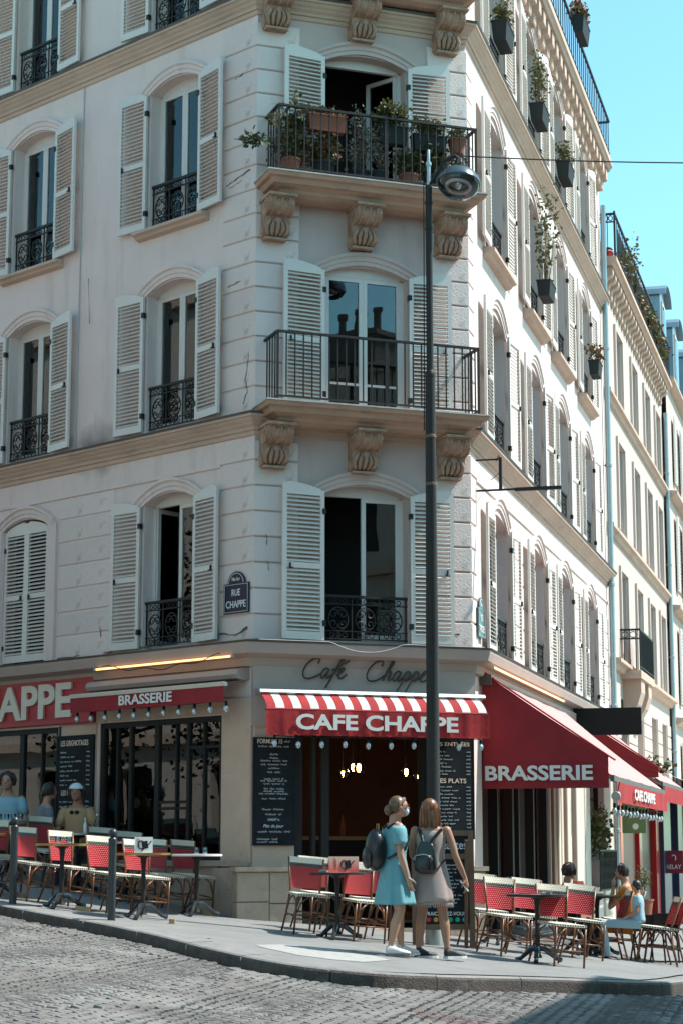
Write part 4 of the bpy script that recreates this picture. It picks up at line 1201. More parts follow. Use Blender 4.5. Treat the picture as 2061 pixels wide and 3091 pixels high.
# fascia board above the awning with the cursive sign
mb = MB(); mb.box(-.02, CW + .02, -.07, 0, 2.62, 3.36); mb.build('fascia', Mt['fascia'], cb, FC)
mb = MB(); mb.box(-.045, .0, -.075, 0, 2.62, 3.36, M=FL @ Matrix.Identity(4)); 
scr = thing('script_sign', 'dark cursive lettering reading Café Chappe fixed to the taupe fascia', 'sign', FC @ T(.6, -.08, 3.2))
def strokes(name, S, x, z, sc, parent, F, y, r, m, slant=.35):
    s = MB()
    for st in S:
        pts = catmull(st, 6) if len(st) > 2 else st
        s.tube([(x + (p[0] + p[1] * slant) * sc, y, z + p[1] * sc) for p in pts], r, 6)
    return s.build(name, m, parent, F, smooth=True)
CAFE = [[(.85, 1.15), (.9, 1.45), (.7, 1.55), (.35, 1.45), (.0, 1.05), (-.1, .5), (.1, .1), (.5, .0), (.95, .15), (1.35, .4)],
        [(1.85, .75), (1.6, .8), (1.4, .55), (1.4, .2), (1.6, .1), (1.85, .5), (1.92, .75)], [(1.9, .75), (1.85, .3), (1.95, .08), (2.2, .3)],
        [(2.2, .3), (2.55, .7), (2.85, 1.3), (2.75, 1.55), (2.55, 1.2), (2.35, .4), (2.15, -.4), (2.05, -.65)], [(2.1, .72), (2.75, .78)],
        [(2.6, .3), (2.9, .5), (3.1, .75), (2.95, .85), (2.78, .5), (2.85, .12), (3.1, .1), (3.4, .4)], [(2.95, 1.15), (3.25, 1.45)]]
CHAPPE = [[(.85, 1.15), (.9, 1.45), (.7, 1.55), (.35, 1.45), (.0, 1.05), (-.1, .5), (.1, .1), (.5, .0), (.95, .15), (1.4, .5)],
          [(1.4, .5), (1.75, 1.3), (1.7, 1.55), (1.5, 1.1), (1.35, .05)], [(1.4, .4), (1.65, .75), (1.8, .65), (1.75, .1), (2.05, .3)],
          [(2.55, .75), (2.3, .8), (2.1, .55), (2.1, .2), (2.3, .1), (2.55, .5), (2.62, .75)], [(2.6, .75), (2.55, .3), (2.65, .08), (2.9, .35)],
          [(2.9, .35), (3.1, .85), (3.0, .2), (2.75, -.7)], [(2.98, .5), (3.2, .8), (3.4, .6), (3.3, .2), (3.05, .12), (3.5, .3)],
          [(3.5, .3), (3.8, .85), (3.7, .2), (3.45, -.7)], [(3.68, .5), (3.9, .8), (4.1, .6), (4.0, .2), (3.75, .12), (4.2, .3)],
          [(4.2, .3), (4.45, .5), (4.65, .75), (4.5, .85), (4.33, .5), (4.4, .12), (4.7, .1), (5.0, .4)]]
brown = mat('dark_bronze_tube', (.05, .035, .03), .4)
strokes('lettering', CAFE, .60, 3.215, .165, scr, FC, -.105, .0115, brown)
strokes('lettering', CHAPPE, 1.44, 3.205, .165, scr, FC, -.105, .0115, brown)

# --- warm neon tubes under the ledge
def neon(F, x0, x1, z, label, y=-.255):
    t = thing('neon_tube', label, 'light', F @ T(x0, y, z), 'warm neon tubes under the ledge')
    s = MB(); s.tube([(x0, y, z), (x1, y, z)], .014, 8); s.build('tube', Mt['neon'], t, F, smooth=True)
    s = MB(); s.box(x0 - .04, x0, y - .02, y + .02, z - .02, z + .02); s.box(x1, x1 + .04, y - .02, y + .02, z - .02, z + .02); s.build('socket', Mt['alu'], t, F)
neon(FL, -2.75, -.12, 3.47, 'lit orange neon tube along the ledge above the left BRASSERIE awning')
neon(FR, .15, 6.2, 3.44, 'lit orange neon tube along the ledge above the big right awning')

# --- string bulbs
def bulbs(F, pts, label, n_label='string_lights'):
    t = thing('string_lights', label, 'lights', F @ T(*pts[0]), 'festoon bulbs under the awnings')
    s = MB(); s.tube([(p[0], p[1], p[2] + .05) for p in pts], .006, 4); s.build('cable', Mt['black'], t, F)
    b = MB(); b.lathe([(.010, .0), (.028, -.02), (.033, -.05), (.022, -.08), (.004, -.092)], 10); bme = b.mesh('bulb', Mt['gbulb'], True)
    c = MB(); c.lathe([(.018, .055), (.018, .0)], 8); cme = c.mesh('bulb_socket', Mt['black'], True)
    for p in pts: add('bulb', bme, t, F @ T(*p)); add('bulb_socket', cme, t, F @ T(*p))

# --- left awning (retracted) : cassette, striped cloth, bar, red valance
aw = thing('awning', 'narrow retracted awning with a red valance reading BRASSERIE on the left wall', 'awning', FL @ T(-1.5, -.1, 3.2), 'café awnings')
s = MB(); s.xprism([(0, 3.20), (-.10, 3.18), (-.20, 3.20), (-.23, 3.25), (-.20, 3.31), (-.10, 3.335), (0, 3.335)], -3.02, -.06); s.build('cassette', Mt['fascia'], aw, FL)
for k in range(24):
    a = -3.0 + k * .1215; s = MB(); s.box(a, a + .1205, -.42, -.05, -.004, .004, M=T(0, 0, 3.17) @ RX(R_(6))); s.build('cloth_stripe', Mt['darkcloth'] if k % 2 else mat('grey_stripe', (.22, .19, .18), .9) if k == 0 else Mt['darkcloth'], aw, FL)
s = MB(); s.xprism([(-.40, 3.09), (-.46, 3.09), (-.47, 3.13), (-.44, 3.145), (-.40, 3.13)], -3.05, -.03); s.build('front_bar', Mt['creamletter'], aw, FL)
s = MB(); n = 40
rg = [(-3.04 + 3.0 * i / n, -.452 + .006 * math.sin(i * 1.1)) for i in range(n + 1)]
s.add([(x, y, z) for x, y in rg for z in (2.90, 3.088)], [(2 * i, 2 * i + 2, 2 * i + 3, 2 * i + 1) for i in range(n)]); s.build('valance', Mt['redcloth_dark'], aw, FL, smooth=True)
text(aw, FL, 'BRASSERIE', -2.02, -.98, 2.945, 3.075, y=-.468, depth=.004, off=.028)
bulbs(FL, [(-2.95 + i * .29, -.40, 2.86 - .004 * ((i * 7) % 3)) for i in range(11)], 'row of clear bulbs under the left BRASSERIE valance')

# --- big red fascia sign on the left
sg = thing('fascia_sign', 'large red sign board with cream letters ending APPE over the left window', 'sign', FL @ T(-4, -.05, 2.8))
s = MB(); s.cbox(-7.6, -3.05, -.07, 0, 2.80, 3.49, .01); s.build('board', Mt['red'], sg, FL)
s = MB(); s.box(-3.6, -3.03, -.085, -.071, 2.80, 3.0); 
text(sg, FL, 'CAFE CHAPPE', -8.15, -3.48, 2.885, 3.365, y=-.071, depth=.03, off=.030, m=Mt['creamletter'])

# --- centre awning
aw = thing('awning', 'red and white striped awning with valance reading CAFE CHAPPE over the corner door', 'awning', FC @ T(1.4, -.2, 2.9), 'café awnings')
s = MB(); s.xprism([(-.07, 3.015), (-.28, 3.00), (-.30, 3.02), (-.28, 3.055), (-.07, 3.075)], .0, 2.98); s.build('cassette', Mt['alu'], aw, FC)
n = 26; x0, x1 = .02, 2.90
for k in range(n):
    a = x0 + (x1 - x0) * k / n; b = x0 + (x1 - x0) * (k + 1) / n
    pr = [(-.26, 3.00), (-.34, 2.965), (-.42, 2.915), (-.49, 2.855), (-.525, 2.80)]
    s = MB(); dz = .004 * math.sin(k * 1.7)
    s.add([(x, y, z + dz) for y, z in pr for x in (a, b)], [(2 * i, 2 * i + 1, 2 * i + 3, 2 * i + 2) for i in range(4)])
    s.build('cloth_stripe', Mt['redcloth'] if k % 2 == 0 else Mt['whitecloth'], aw, FC, smooth=True)
s = MB(); s.tube([(x0 - .02, -.52, 2.795), (x1 + .01, -.52, 2.795)], .018, 8); s.build('front_bar', Mt['redcloth_dark'], aw, FC)
s = MB(); n = 60
rg = [(x0 - .02 + (x1 - x0 + .04) * i / n, -.545 + .007 * math.sin(i * .9) + .005 * math.sin(i * 2.3)) for i in range(n + 1)]
s.add([(x, y, z) for x, y in rg for z in (2.49, 2.785)], [(2 * i, 2 * i + 2, 2 * i + 3, 2 * i + 1) for i in range(n)])
s.build('valance', Mt['redcloth'], aw, FC, smooth=True)
s = MB(); s.tube([(x, y - .003, 2.492) for x, y in rg], .010, 4); s.build('hem', Mt['redcloth'], aw, FC)
text(aw, FC, 'CAFE CHAPPE', .37, 2.49, 2.553, 2.745, y=-.565, depth=.005, off=.030)
bulbs(FC, [(.12 + i * .30, -.50, 2.43 - .006 * ((i * 5) % 3)) for i in range(10)], 'row of clear bulbs under the CAFE CHAPPE valance above the door')

# --- right awnings
def big_awning(u0, u1, label, lettered, o=1.70, zf=2.07, zc=2.30, zb_=1.90):
    aw = thing('awning', label, 'awning', FR @ T(u0, -.5, 2.6), 'café awnings')
    n = 14
    pr = [(-.10 - (o - .02 - .10) * i / n, 3.36 - (3.36 - zf) * (i / n) - .03 * math.sin(math.pi * i / n)) for i in range(n + 1)]
    nx_ = 20
    s = MB(); xs_ = [u0 + .05 + (u1 - u0 - .05) * i / nx_ for i in range(nx_ + 1)]
    s.add([(x, y, z + .006 * math.sin(i * 1.3)) for y, z in pr for i, x in enumerate(xs_)], [(j * (nx_ + 1) + i, j * (nx_ + 1) + i + 1, (j + 1) * (nx_ + 1) + i + 1, (j + 1) * (nx_ + 1) + i) for j in range(n) for i in range(nx_)])
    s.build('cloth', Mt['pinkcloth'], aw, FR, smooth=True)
    s = MB(); s.box(u0, u1, -o - .03, -o + .02, zf - .085, zf - .015); s.build('front_bar', Mt['lead'], aw, FR)
    # side cheek
    s = MB(); ny, nz = 16, 10
    pts = []
    for i in range(ny + 1):
        t = i / ny; y = -.03 - (o - .07) * t; zt = 3.42 - (3.41 - zc) * t - .02 * math.sin(math.pi * t); zb = zb_
        for j in range(nz + 1):
            q = j / nz; pts.append((u0 + .012 * math.sin(i * .9 + j * .5) + .01 * math.sin(j * 1.9), y, zb + (zt - zb) * q))
    s.add(pts, [(i * (nz + 1) + j, (i + 1) * (nz + 1) + j, (i + 1) * (nz + 1) + j + 1, i * (nz + 1) + j + 1) for i in range(ny) for j in range(nz)])
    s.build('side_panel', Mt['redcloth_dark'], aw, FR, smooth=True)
    s = MB(); s.tube([(u0, -.03, 3.43), (u0, -o + .04, zc + .01), (u0, -o - .05, zc - .05)], .013, 6); s.build('side_rail', Mt['redcloth'], aw, FR)
    # valance along the front
    s = MB(); k = 40; rg = [(u0 + .1 + (u1 - u0 - .1) * i / k, -o - .05 + .01 * math.sin(i * 1.2)) for i in range(k + 1)]
    s.add([(x, y, z) for x, y in rg for z in (zf - .35, zf - .085)], [(2 * i, 2 * i + 2, 2 * i + 3, 2 * i + 1) for i in range(k)]); s.build('valance', Mt['redcloth'], aw, FR, smooth=True)
    # arms under the cloth
    for u in (u0 + .5, u1 - .5):
        s = MB(); s.tube([(u, -.1, 3.05), (u + .3, -.9, 2.50), (u, -o + .04, zf - .05)], .022, 6)
        s.build('arm', Mt['alu'], aw, FR)
    if lettered:
        # letters on the cheek read towards the camera
        Ms = FR @ T(u0 - .018, 0, 0) @ RZ(-math.pi / 2)
        add('lettering', text_mesh('BRASSERIE', 1.40, .195, .004, .030), aw, Ms @ T(.06, 0, 2.00))
        text(aw, FR, 'CAFE CHAPPE', 2.4, 5.0, 1.79, 1.94, y=-o - .075, depth=.005, off=.030)
    return aw
big_awning(.55, 7.0, 'large projecting awning with dark red side panel reading BRASSERIE and pale sunlit cloth', True)
big_awning(9.7, 13.7, 'second projecting awning beyond the BRASSERIE one, only its red side panel showing', False, 1.40, 2.30, 2.52, 2.36)
bulbs(FR, [(.9 + i * .42, -1.68, 1.66 - .01 * ((i * 5) % 3)) for i in range(15)], 'cluster of clear bulbs hanging below the far CAFE CHAPPE valance')
# roller box over the awnings
s = MB(); s.box(.5, 12.8, -.16, 0, 3.24, 3.38); s.build('awning_box', Mt['lead'], cb, FR)
# floodlight at the end of the cheek
fl = thing('floodlight', 'round white spotlight hanging at the outer corner of the big awning', 'light', FR @ T(.62, -1.72, 1.80))
Mf = FR @ T(.62, -1.74, 1.80) @ RX(R_(20)) @ SC(.72, .72, .72)
s = MB(); s.lathe([(.02, .11), (.06, .09), (.085, .0), (.085, -.03), (.07, -.03)], 14, M=RY(R_(70))); s.build('housing', Mt['alu'], fl, Mf, smooth=True)
s = MB(); s.lathe([(.068, -.02), (.068, -.028)], 14, M=RY(R_(70))); s.build('lens', Mt['black'], fl, Mf)
s = MB(); s.tube([(0, 0, .08), (0, .02, .25)], .01, 6); s.build('bracket', Mt['black'], fl, Mf)

# --- right ground floor front: dark open doors, sunlit striped pilasters, planter window
s = MB()
for u, w in ((.66, .1), (1.9, .08), (3.1, .14), (3.6, .10), (4.9, .12), (6.2, .16)): s.box(u - w / 2, u + w / 2, .03, .16, .06, 2.7)
s.box(.62, 6.3, .02, .12, 2.5, 2.62); s.build('folding_doors', Mt['blackwood'], cb, FR)
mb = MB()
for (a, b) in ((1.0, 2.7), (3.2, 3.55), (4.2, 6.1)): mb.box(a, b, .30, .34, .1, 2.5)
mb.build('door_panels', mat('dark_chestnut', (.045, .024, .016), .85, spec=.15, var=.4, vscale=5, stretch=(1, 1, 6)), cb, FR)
Mt['cream'] = mat('cream_paint', (.62, .55, .46), .6, var=.1, vscale=4); Mt['brownp'] = mat('brown_pilaster_paint', (.22, .13, .08), .6, var=.2, vscale=4)  # the two paint colours of the striped pilasters
for k, (a, b, o, m) in enumerate([(6.36, 6.62, .05, 'brownp'), (6.62, 6.80, .09, 'cream'), (6.86, 7.02, .10, 'cream'), (7.02, 7.5, .04, 'brownp'), (7.5, 7.9, .10, 'cream'), (7.9, 8.4, .04, 'brownp'), (8.4, 9.3, .12, 'cream'), (9.3, 9.9, .14, 'cream')]):
    s = MB(); s.cbox(a, b, -o, 0, .45, 2.75, .012); s.build('pilaster', Mt[m], cb, FR)
mb = MB(); mb.cbox(6.34, 9.95, -.16, 0, -.5, .44, .01); mb.build('plinth_panel', Mt['terracotta'], cb, FR)
mb = MB(); mb.cbox(12.5, 13.8, -.05, 0, -.5, 2.9, .01); mb.build('pier', Mt['cream'], cb, FR)
shopfront(FR, 9.95, 12.5, .95, 2.75, [(11.2, .08)], [], y=.10)
# ornamental guard with a shrub behind it
r = MB(); r.box(9.9, 12.3, -.30, -.27, 1.10, 1.13); r.box(9.9, 12.3, -.30, -.27, .42, .45)
for k in range(14):
    x = 9.98 + k * .175
    r.tube([(x, -.285, .45), (x + .05, -.285, .6), (x - .04, -.285, .78), (x + .05, -.285, .96), (x, -.285, 1.1)], .012, 4)
    r.box(x - .012, x + .012, -.297, -.273, .45, 1.1)
r.build('window_guard', Mt['iron'], cb, FR)

# --- shops of the neighbour buildings (parts)
Mt['redgloss'] = mat('red_gloss_paint', (.45, .012, .012), .25, var=.1, vscale=4); Mt['navy'] = mat('navy_gloss_paint', (.015, .022, .06), .3); Mt['paleblue'] = mat('pale_blue_paint', (.34, .42, .45), .4)
mb = MB(); mb.cbox(14.35, 14.75, -.12, 0, -.8, 2.7, .01); mb.cbox(17.6, 18.1, -.12, 0, -.8, 2.7, .01); mb.cbox(20.6, 21.3, -.16, 0, -.8, 2.7, .01); mb.box(14.75, 20.6, -.05, 0, 2.3, 2.7); mb.build('shopfront', Mt['redgloss'], b2, FR)
mb = MB(); mb.box(14.75, 17.6, -.03, .02, -.8, 2.3); mb.box(18.1, 20.6, -.03, .02, -.8, 2.3); mb.build('shop_door', mat('maroon_door', (.06, .012, .010), .4, var=.3, vscale=3), b2, FR)
mb = MB(); mb.cbox(21.4, 23.0, -.25, 0, -.9, 2.75, .01); mb.cbox(24.9, 26.1, -.25, 0, -.9, 2.75, .01); mb.box(23.0, 24.9, -.2, 0, 2.3, 2.75); mb.box(23.0, 24.9, -.1, 0, -.9, 2.3); mb.build('shopfront', Mt['navy'], b2, FR)
mb = MB(); mb.cbox(26.5, 27.2, -.3, -.12, -1.0, 2.6, .01); mb.cbox(30.2, 31.0, -.3, -.12, -1, 2.6, .01); mb.box(27.2, 30.2, -.3, -.12, 2.2, 2.6); mb.box(27.2, 30.2, -.28, -.12, -1, -.1); mb.build('shopfront', Mt['paleblue'], b3, FR)
mb = MB(); mb.box(27.2, 30.2, -.17, -.13, -1, 2.2); mb.build('shop_door', Mt['navy'], b3, FR)
mb = MB(); mb.box(27.2, 30.2, -.2, -.19, -.1, 2.2); mb.build('pane', Mt['glass'], b3, FR)
aw = thing('awning', 'cream shop awning low at the far right edge beyond the red door', 'awning', FR @ T(21, -1, 2.6))
s = MB(); s.quad((18.0, -.12, 2.95), (29.0, -.12, 2.95), (29.0, -1.9, 2.25), (18.0, -1.9, 2.25)); s.build('cloth', Mt['creamletter'], aw, FR)
s = MB(); s.box(18.0, 29.0, -1.95, -1.9, 2.10, 2.26); s.build('front_bar', Mt['wood'], aw, FR)
gs = thing('hanging_sign', 'plain green hanging sign board under the bulbs near the red door', 'sign', FR @ T(14.3, -.4, 1.7))
s = MB(); s.box(14.30, 14.34, -.62, -.16, 1.45, 2.35); s.build('board', mat('green_board', (.13, .20, .075), .6, var=.1), gs, FR)
s = MB(); s.tube([(14.32, 0, 2.2), (14.32, -.2, 2.2)], .015, 6); s.build('bracket', Mt['iron'], gs, FR)
s = MB(); s.lathe([(.06, 0), (.06, .008)], 14, M=RY(-math.pi / 2)); s.build('emblem', Mt['whiteletter'], gs, FR @ T(14.297, -.42, 1.58))
rs = thing('hanging_sign', 'small crimson square sign reading RELAY on the dark blue shopfront', 'sign', FR @ T(22, -.7, 1.0))
s = MB(); s.box(22.0, 22.05, -.62, -.18, .60, 1.12); s.build('board', mat('crimson_board', (.20, .008, .035), .4), rs, FR)
add('lettering', text_mesh('RELAY', .34, .10, .004, .01), rs, FR @ T(21.995, 0, 0) @ RZ(-math.pi / 2) @ T(.23, 0, .70))
s = MB(); s.tube([(21.99, -.40 + .05 * math.cos(a), .95 + .07 * math.sin(a)) for a in (.6, 1.2, 1.9, 2.6, 3.3, 4.0)], .012, 5); s.build('emblem', Mt['whiteletter'], rs, FR)
s = MB(); s.tube([(22.02, -.62, 1.05), (22.02, .0, 1.05)], .012, 6); s.build('bracket', Mt['iron'], rs, FR)
bs = thing('blank_sign', 'long blank black sign board projecting from the wall above the red awnings', 'sign', FR @ T(8.3, -.6, 3.2))
s = MB(); s.box(8.30, 8.38, -1.24, -.10, 3.02, 3.47); s.build('board', Mt['black'], bs, FR)
s = MB(); s.tube([(8.34, 0, 3.35), (8.34, -.12, 3.35)], .02, 6); s.tube([(8.34, 0, 3.12), (8.34, -.12, 3.12)], .02, 6); s.build('bracket', Mt['iron'], bs, FR)
# empty iron sign bracket near the corner
br = thing('sign_bracket', 'empty black iron sign bracket projecting from the right wall below the cornice', 'bracket', FR @ T(.5, -.5, 5.85))
s = MB(); u = .45
s.box(u - .012, u + .012, -1.12, 0, 5.80, 5.825); s.box(u - .012, u + .012, -.33, 0, 6.215, 6.235); s.box(u - .02, u + .02, -.35, -.31, 5.80, 6.25); s.box(u - .025, u + .025, -1.14, -.52, 5.785, 5.83)
s.tube([(u, -.35, 6.2), (u, -.31, 6.28), (u, -.27, 6.2)], .01, 5); s.tube([(u, -.33, 6.05), (u + .8, -.05, 6.10)], .006, 4)
s.build('frame', Mt['iron'], br, FR)

# --- chalk menus
def board(name, label, M, w, h, title_rows, seed, parts=True, group='chalk menu boards'):
    t = thing(name, label, 'menu board', M, group)
    s = MB(); s.box(0, w, -.025, 0, 0, h); s.box(-.012, 0, -.03, 0, 0, h); s.box(w, w + .012, -.03, 0, 0, h); s.build('board', Mt['chalk'], t, M)
    rnd = random.Random(seed); s = MB()
    for (kind, z, x0, x1, hh) in title_rows:
        if kind == '~': scribble(s, x0, x1, z, hh, -.027, rnd)
    s.build('chalk_lines', Mt['chalkw'], t, M, kind='stuff')
    for (kind, z, x0, x1, hh) in title_rows:
        if kind != '~':
            add('lettering', text_mesh(kind, x1 - x0, hh, .003, .012 if kind.isupper() else .0, m=Mt['chalkc'] if kind.isupper() else Mt['chalkw'], shear=0 if kind.isupper() else .3), t, M @ T(x0, -.026, z))
    return t
rows = [('FORMULE 15', 1.235, .04, .36, .055), ('~', 1.245, .38, .46, .04), ('~', 1.185, .05, .46, .035)]
rn = random.Random(2)
for z in (1.09, 1.045, 1.01, .965, .92, .87): a = rn.uniform(.07, .2); rows.append(('~', z, a, .5 - a, .034))
for z in (.79, .765, .73, .67, .64, .61, .55): a = rn.uniform(.04, .17); rows.append(('~', z, a, .5 - a, .034))
for z in (.42, .36, .305, .29): a = rn.uniform(.05, .18); rows.append(('~', z, a, .5 - a, .036))
rows += [('Plat du jour', .205, .12, .38, .05), ('~', .15, .05, .46, .04), ('~', .06, .04, .30, .04), ('~', .03, .04, .34, .03)]
board('menu_board', 'tall chalk menu headed FORMULE 15 on the stone pier left of the door', FC @ T(.0, -.045, 1.17), .51, 1.31, rows, 4)
rows = [('LES ENTRÉES', 1.165, .06, .55, .06), ('LES PLATS', .70, .10, .50, .058)]
for k, z in enumerate((1.08, 1.03, .985, .935, .89, .84, .80)): rows += [('~', z, .06, .22 + (k * 37 % 11) * .015, .030), ('~', z, .50, .56, .03)]
for k, z in enumerate([.64 - .046 * i for i in range(13)]): rows += [('~', z, .05, .30 + (k * 29 % 11) * .012, .030), ('~', z, .50, .56, .03)]
board('menu_board', 'tall chalk menu headed LES ENTRÉES and LES PLATS behind the lamp post', FC @ T(2.30, -.045, 1.25), .60, 1.27, rows, 5)
rows = [('LES GRIGNOTAGES', 1.52, .07, .66, .075), ('LES PLANCHES', .86, .10, .58, .07)]
for k, z in enumerate([1.42 - .062 * i for i in range(8)] + [.76 - .062 * i for i in range(9)]): rows += [('~', z, .06, .22 + (k * 31 % 7) * .05, .034), ('~', z, .62, .70, .034)]
board('menu_board', 'chalk menu headed LES GRIGNOTAGES and LES PLANCHES between the left windows', FL @ T(-3.80, -.03, .98), .76, 1.66, rows, 6)
# free standing chalk board on the pavement
ax, ay = on_ground(1345, 2862)
zb = gz(ax, ay)
Ma = T(ax - .37, ay, zb) @ RZ(R_(3)) @ RX(R_(-5))
t = thing('pavement_sign', 'wooden framed chalk board reading Les Géantes standing behind the two women', 'menu board', Ma, 'chalk menu boards')
s = MB(); W_, H_ = .70, 1.30
for x in (0, W_ - .06): s.box(x, x + .06, -.03, .03, .0, H_)
for z in (.20, .98, H_ - .06): s.box(.06, W_ - .06, -.025, .025, z, z + .06)
s.build('frame', Mt['wood'], t, Ma)
s = MB(); 
for x in (.08, W_ - .12): s.box(x, x + .04, -.02, .02, 0, 1.2, M=T(0, .03, 0) @ RX(R_(12)))
s.build('rear_leg', Mt['wood'], t, Ma)
s = MB(); s.box(.06, W_ - .06, -.012, .012, .26, .98); s.box(.06, W_ - .06, -.012, .012, 1.04, H_ - .06); s.build('board', Mt['chalk'], t, Ma)
add('lettering', text_mesh('Les Géantes', .52, .10, .003, .0, m=Mt['chalkw']), t, Ma @ T(.10, -.013, 1.09))
s = MB(); rnd = random.Random(9)
for k in range(12): scribble(s, .10 + (k % 3) * .03, .56 - (k % 4) * .03, .90 - k * .042, .03, -.014, rnd); 
s.build('chalk_lines', Mt['chalkw'], t, Ma, kind='stuff')
add('lettering', text_mesh('RAFRAICHISSEZ-VOUS !', .54, .042, .003, .015), t, Ma @ T(.08, -.013, .355))
for k, c in enumerate([(.55, .02, .03), (.55, .02, .03), (.6, .3, .02), (.03, .12, .4), (.02, .35, .14), (.02, .4, .2), (.1, .4, .5)]):
    s = MB(); s.lathe([(.026, 0), (.026, .004)], 14, M=RX(math.pi / 2)); s.build('round_sticker', mat('sticker_%d' % k, c, .5), t, Ma @ T(.10 + k * .081, -.012, .31))

# --- café interior glimpses
def lamp_glow(M, label, r=.05, st='bulb'):
    t = thing('pendant_lamp', label, 'lamp', M, 'warm lamps inside the café')
    s = MB(); s.ell((0, 0, 0), (r * .45, r * .45, r), 8, 6); s.build('filament', Mt['bulb'], t, M, smooth=True)
    s = MB(); s.lathe([(.01, .5), (.012, r + .02), (.03, r + .01), (.03, r - .01)], 8); s.build('cord', Mt['black'], t, M)
    s = MB(); s.lathe([(.03, r), (.075, .03), (.08, -.02), (.06, -.07)], 12); s.build('globe', Mt['glass_clear'], t, M, smooth=True)
lamp_glow(T(.16, 28.2, 2.27) , 'lit pendant bulb inside the corner door, middle of three')
lamp_glow(T(.24, 27.9, 2.25), 'lit pendant bulb inside the corner door, right of three', .06)
lamp_glow(T(.02, 28.5, 2.20), 'lit pendant bulb inside the corner door, left of three', .035)
lamp_glow(T(*at(1225, 2330, 27.5)), 'lit wall lamp deep inside the corner door at the right', .05)
lamp_glow(T(*at(468, 2283, 27.6)), 'warm lit bulb behind the left shop window', .05)
lamp_glow(T(*at(417, 2342, 28.2)), 'small orange lamp low behind the left shop window', .04)
lamp_glow(T(*at(146, 2302, 29.0)), 'warm round lamp behind the far left window', .06)
lamp_glow(T(*at(1262, 2345, 26.6)), 'tiny orange light beside the door post', .03)
bar_ = thing('bar_counter', 'dark café counter with a lit top edge inside the corner door', 'counter', FC @ T(.9, 2.4, .2))
s = MB(); s.box(.6, 2.6, 2.2, 2.8, .22, 1.25); s.build('cabinet', Mt['blackwood'], bar_, FC)
s = MB(); s.box(.55, 2.65, 2.15, 2.85, 1.25, 1.30); s.build('worktop', Mt['palewood'], bar_, FC)
for k in range(5):
    x = .75 + k * .32; s = MB(); s.lathe([(.035, 0), (.035, .16), (.012, .22), (.012, .28)], 8); Mb = FC @ T(x, 2.4, 1.302)
    tag(s.build('bottle', Mt['leafgreen'] if k % 2 else Mt['terracotta'], None, Mb, smooth=True), 'bottle on the café counter inside the door, %s' % ('leftmost of five', 'second from the left', 'middle of five', 'second from the right', 'rightmost of five')[k], 'bottle', 'bottles on the counter')

# ================================================================== STREET FURNITURE
# --- lamp post
lx, ly = on_ground(1310, 2852)
def zpx(y): return at(1310, y, ly).z
g0 = gz(lx, ly)
lp = thing('street_lamp', 'tall black lamp post with a round glass lantern standing before the café corner', 'street lamp', T(lx, ly, g0))
s = MB(); s.lathe([(.105, g0 - .05), (.105, g0 + .10), (.098, g0 + .12), (.102, g0 + .55), (.096, g0 + .60)], 16); s.build('base', Mt['alu'], lp, T(lx, ly, 0), smooth=True)
s = MB()
z1, z2, z3, z4 = zpx(2480), zpx(1900), zpx(1480), zpx(1127)
s.lathe([(.096, g0 + .58), (.090, z1 - .02), (.077, z1 + .02), (.072, z2), (.064, z3), (.058, z4 - .05)], 16)
s.build('lower_shaft', Mt['iron'], lp, T(lx, ly, 0), smooth=True)
s = MB(); s.lathe([(.0555, z4 - .06), (.060, z4 - .05), (.060, z4), (.044, z4 + .035)], 16); s.build('collar', Mt['iron'], lp, T(lx, ly, 0), smooth=True)
s = MB(); z5 = zpx(560)
s.lathe([(.042, z4 + .03), (.040, zpx(800)), (.040, z5)], 14); s.build('upper_shaft', Mt['iron'], lp, T(lx, ly, 0), smooth=True)
s = MB(); s.lathe([(.024, z5), (.024, zpx(500)), (.034, zpx(500)), (.034, zpx(490)), (.018, zpx(488)), (.018, zpx(456)), (.012, zpx(453))], 10); s.build('finial', Mt['alu'], lp, T(lx, ly, 0), smooth=True)
for yy in (1318, 1462, 612, 690):
    s = MB(); zz = zpx(yy); rr = .062 if yy > 1127 else .044; s.lathe([(rr, zz - .02), (rr + .004, zz - .015), (rr + .004, zz + .015), (rr, zz + .02)], 14)
    s.build('band', Mt['wood'] if yy > 1127 else Mt['iron'], lp, T(lx, ly, 0), smooth=True)
s = MB(); s.tube([(-.075, -.01, zpx(1300)), (-.068, -.01, zpx(1100)), (-.060, -.01, zpx(560)), (-.02, 0, zpx(515)), (.02, 0, zpx(520)), (.035, 0, zpx(560))], .0065, 5); s.build('cable', Mt['black'], lp, T(lx, ly, 0))
hx = at(1383, 550, ly); zc = zpx(560)
dx = hx.x - lx
s = MB(); s.tube([(0, 0, zpx(560)), (.05, -.02, zpx(545)), (.13, -.03, zpx(515)), (.19, -.03, zpx(490)), (dx - .05, -.03, zpx(473)), (dx, -.03, zpx(483))], [.016, .018, .02, .022, .03, .03], 8); s.build('arm', Mt['iron'], lp, T(lx, ly, 0), smooth=True)
Mh = T(hx.x, ly - .03, zpx(552)) @ RY(R_(8)) @ RX(R_(-14))
s = MB(); s.lathe([(.262, -.035), (.268, -.02), (.262, .0), (.245, .05), (.20, .11), (.13, .15), (.05, .17), (.04, .20), (.01, .20)], 28); s.build('lamp_head', mat('blue_grey_lamp_hood', (.07, .10, .12), .3, metal=.3), lp, Mh, smooth=True)
s = MB(); s.lathe([(.255, -.034), (.24, -.09), (.19, -.145), (.12, -.175), (.03, -.185)], 28); lens = s.build('lantern_glass', glass_mat('lamp_glass', 1.5, (.85, .87, .88)), lp, Mh, smooth=True)
s = MB(); s.lathe([(.235, -.03), (.18, .02), (.06, .05), (.01, .052)], 20); s.build('reflector', mat('satin_reflector', (.45, .43, .42), .35, metal=.6, var=.3, vscale=9), lp, Mh, smooth=True)
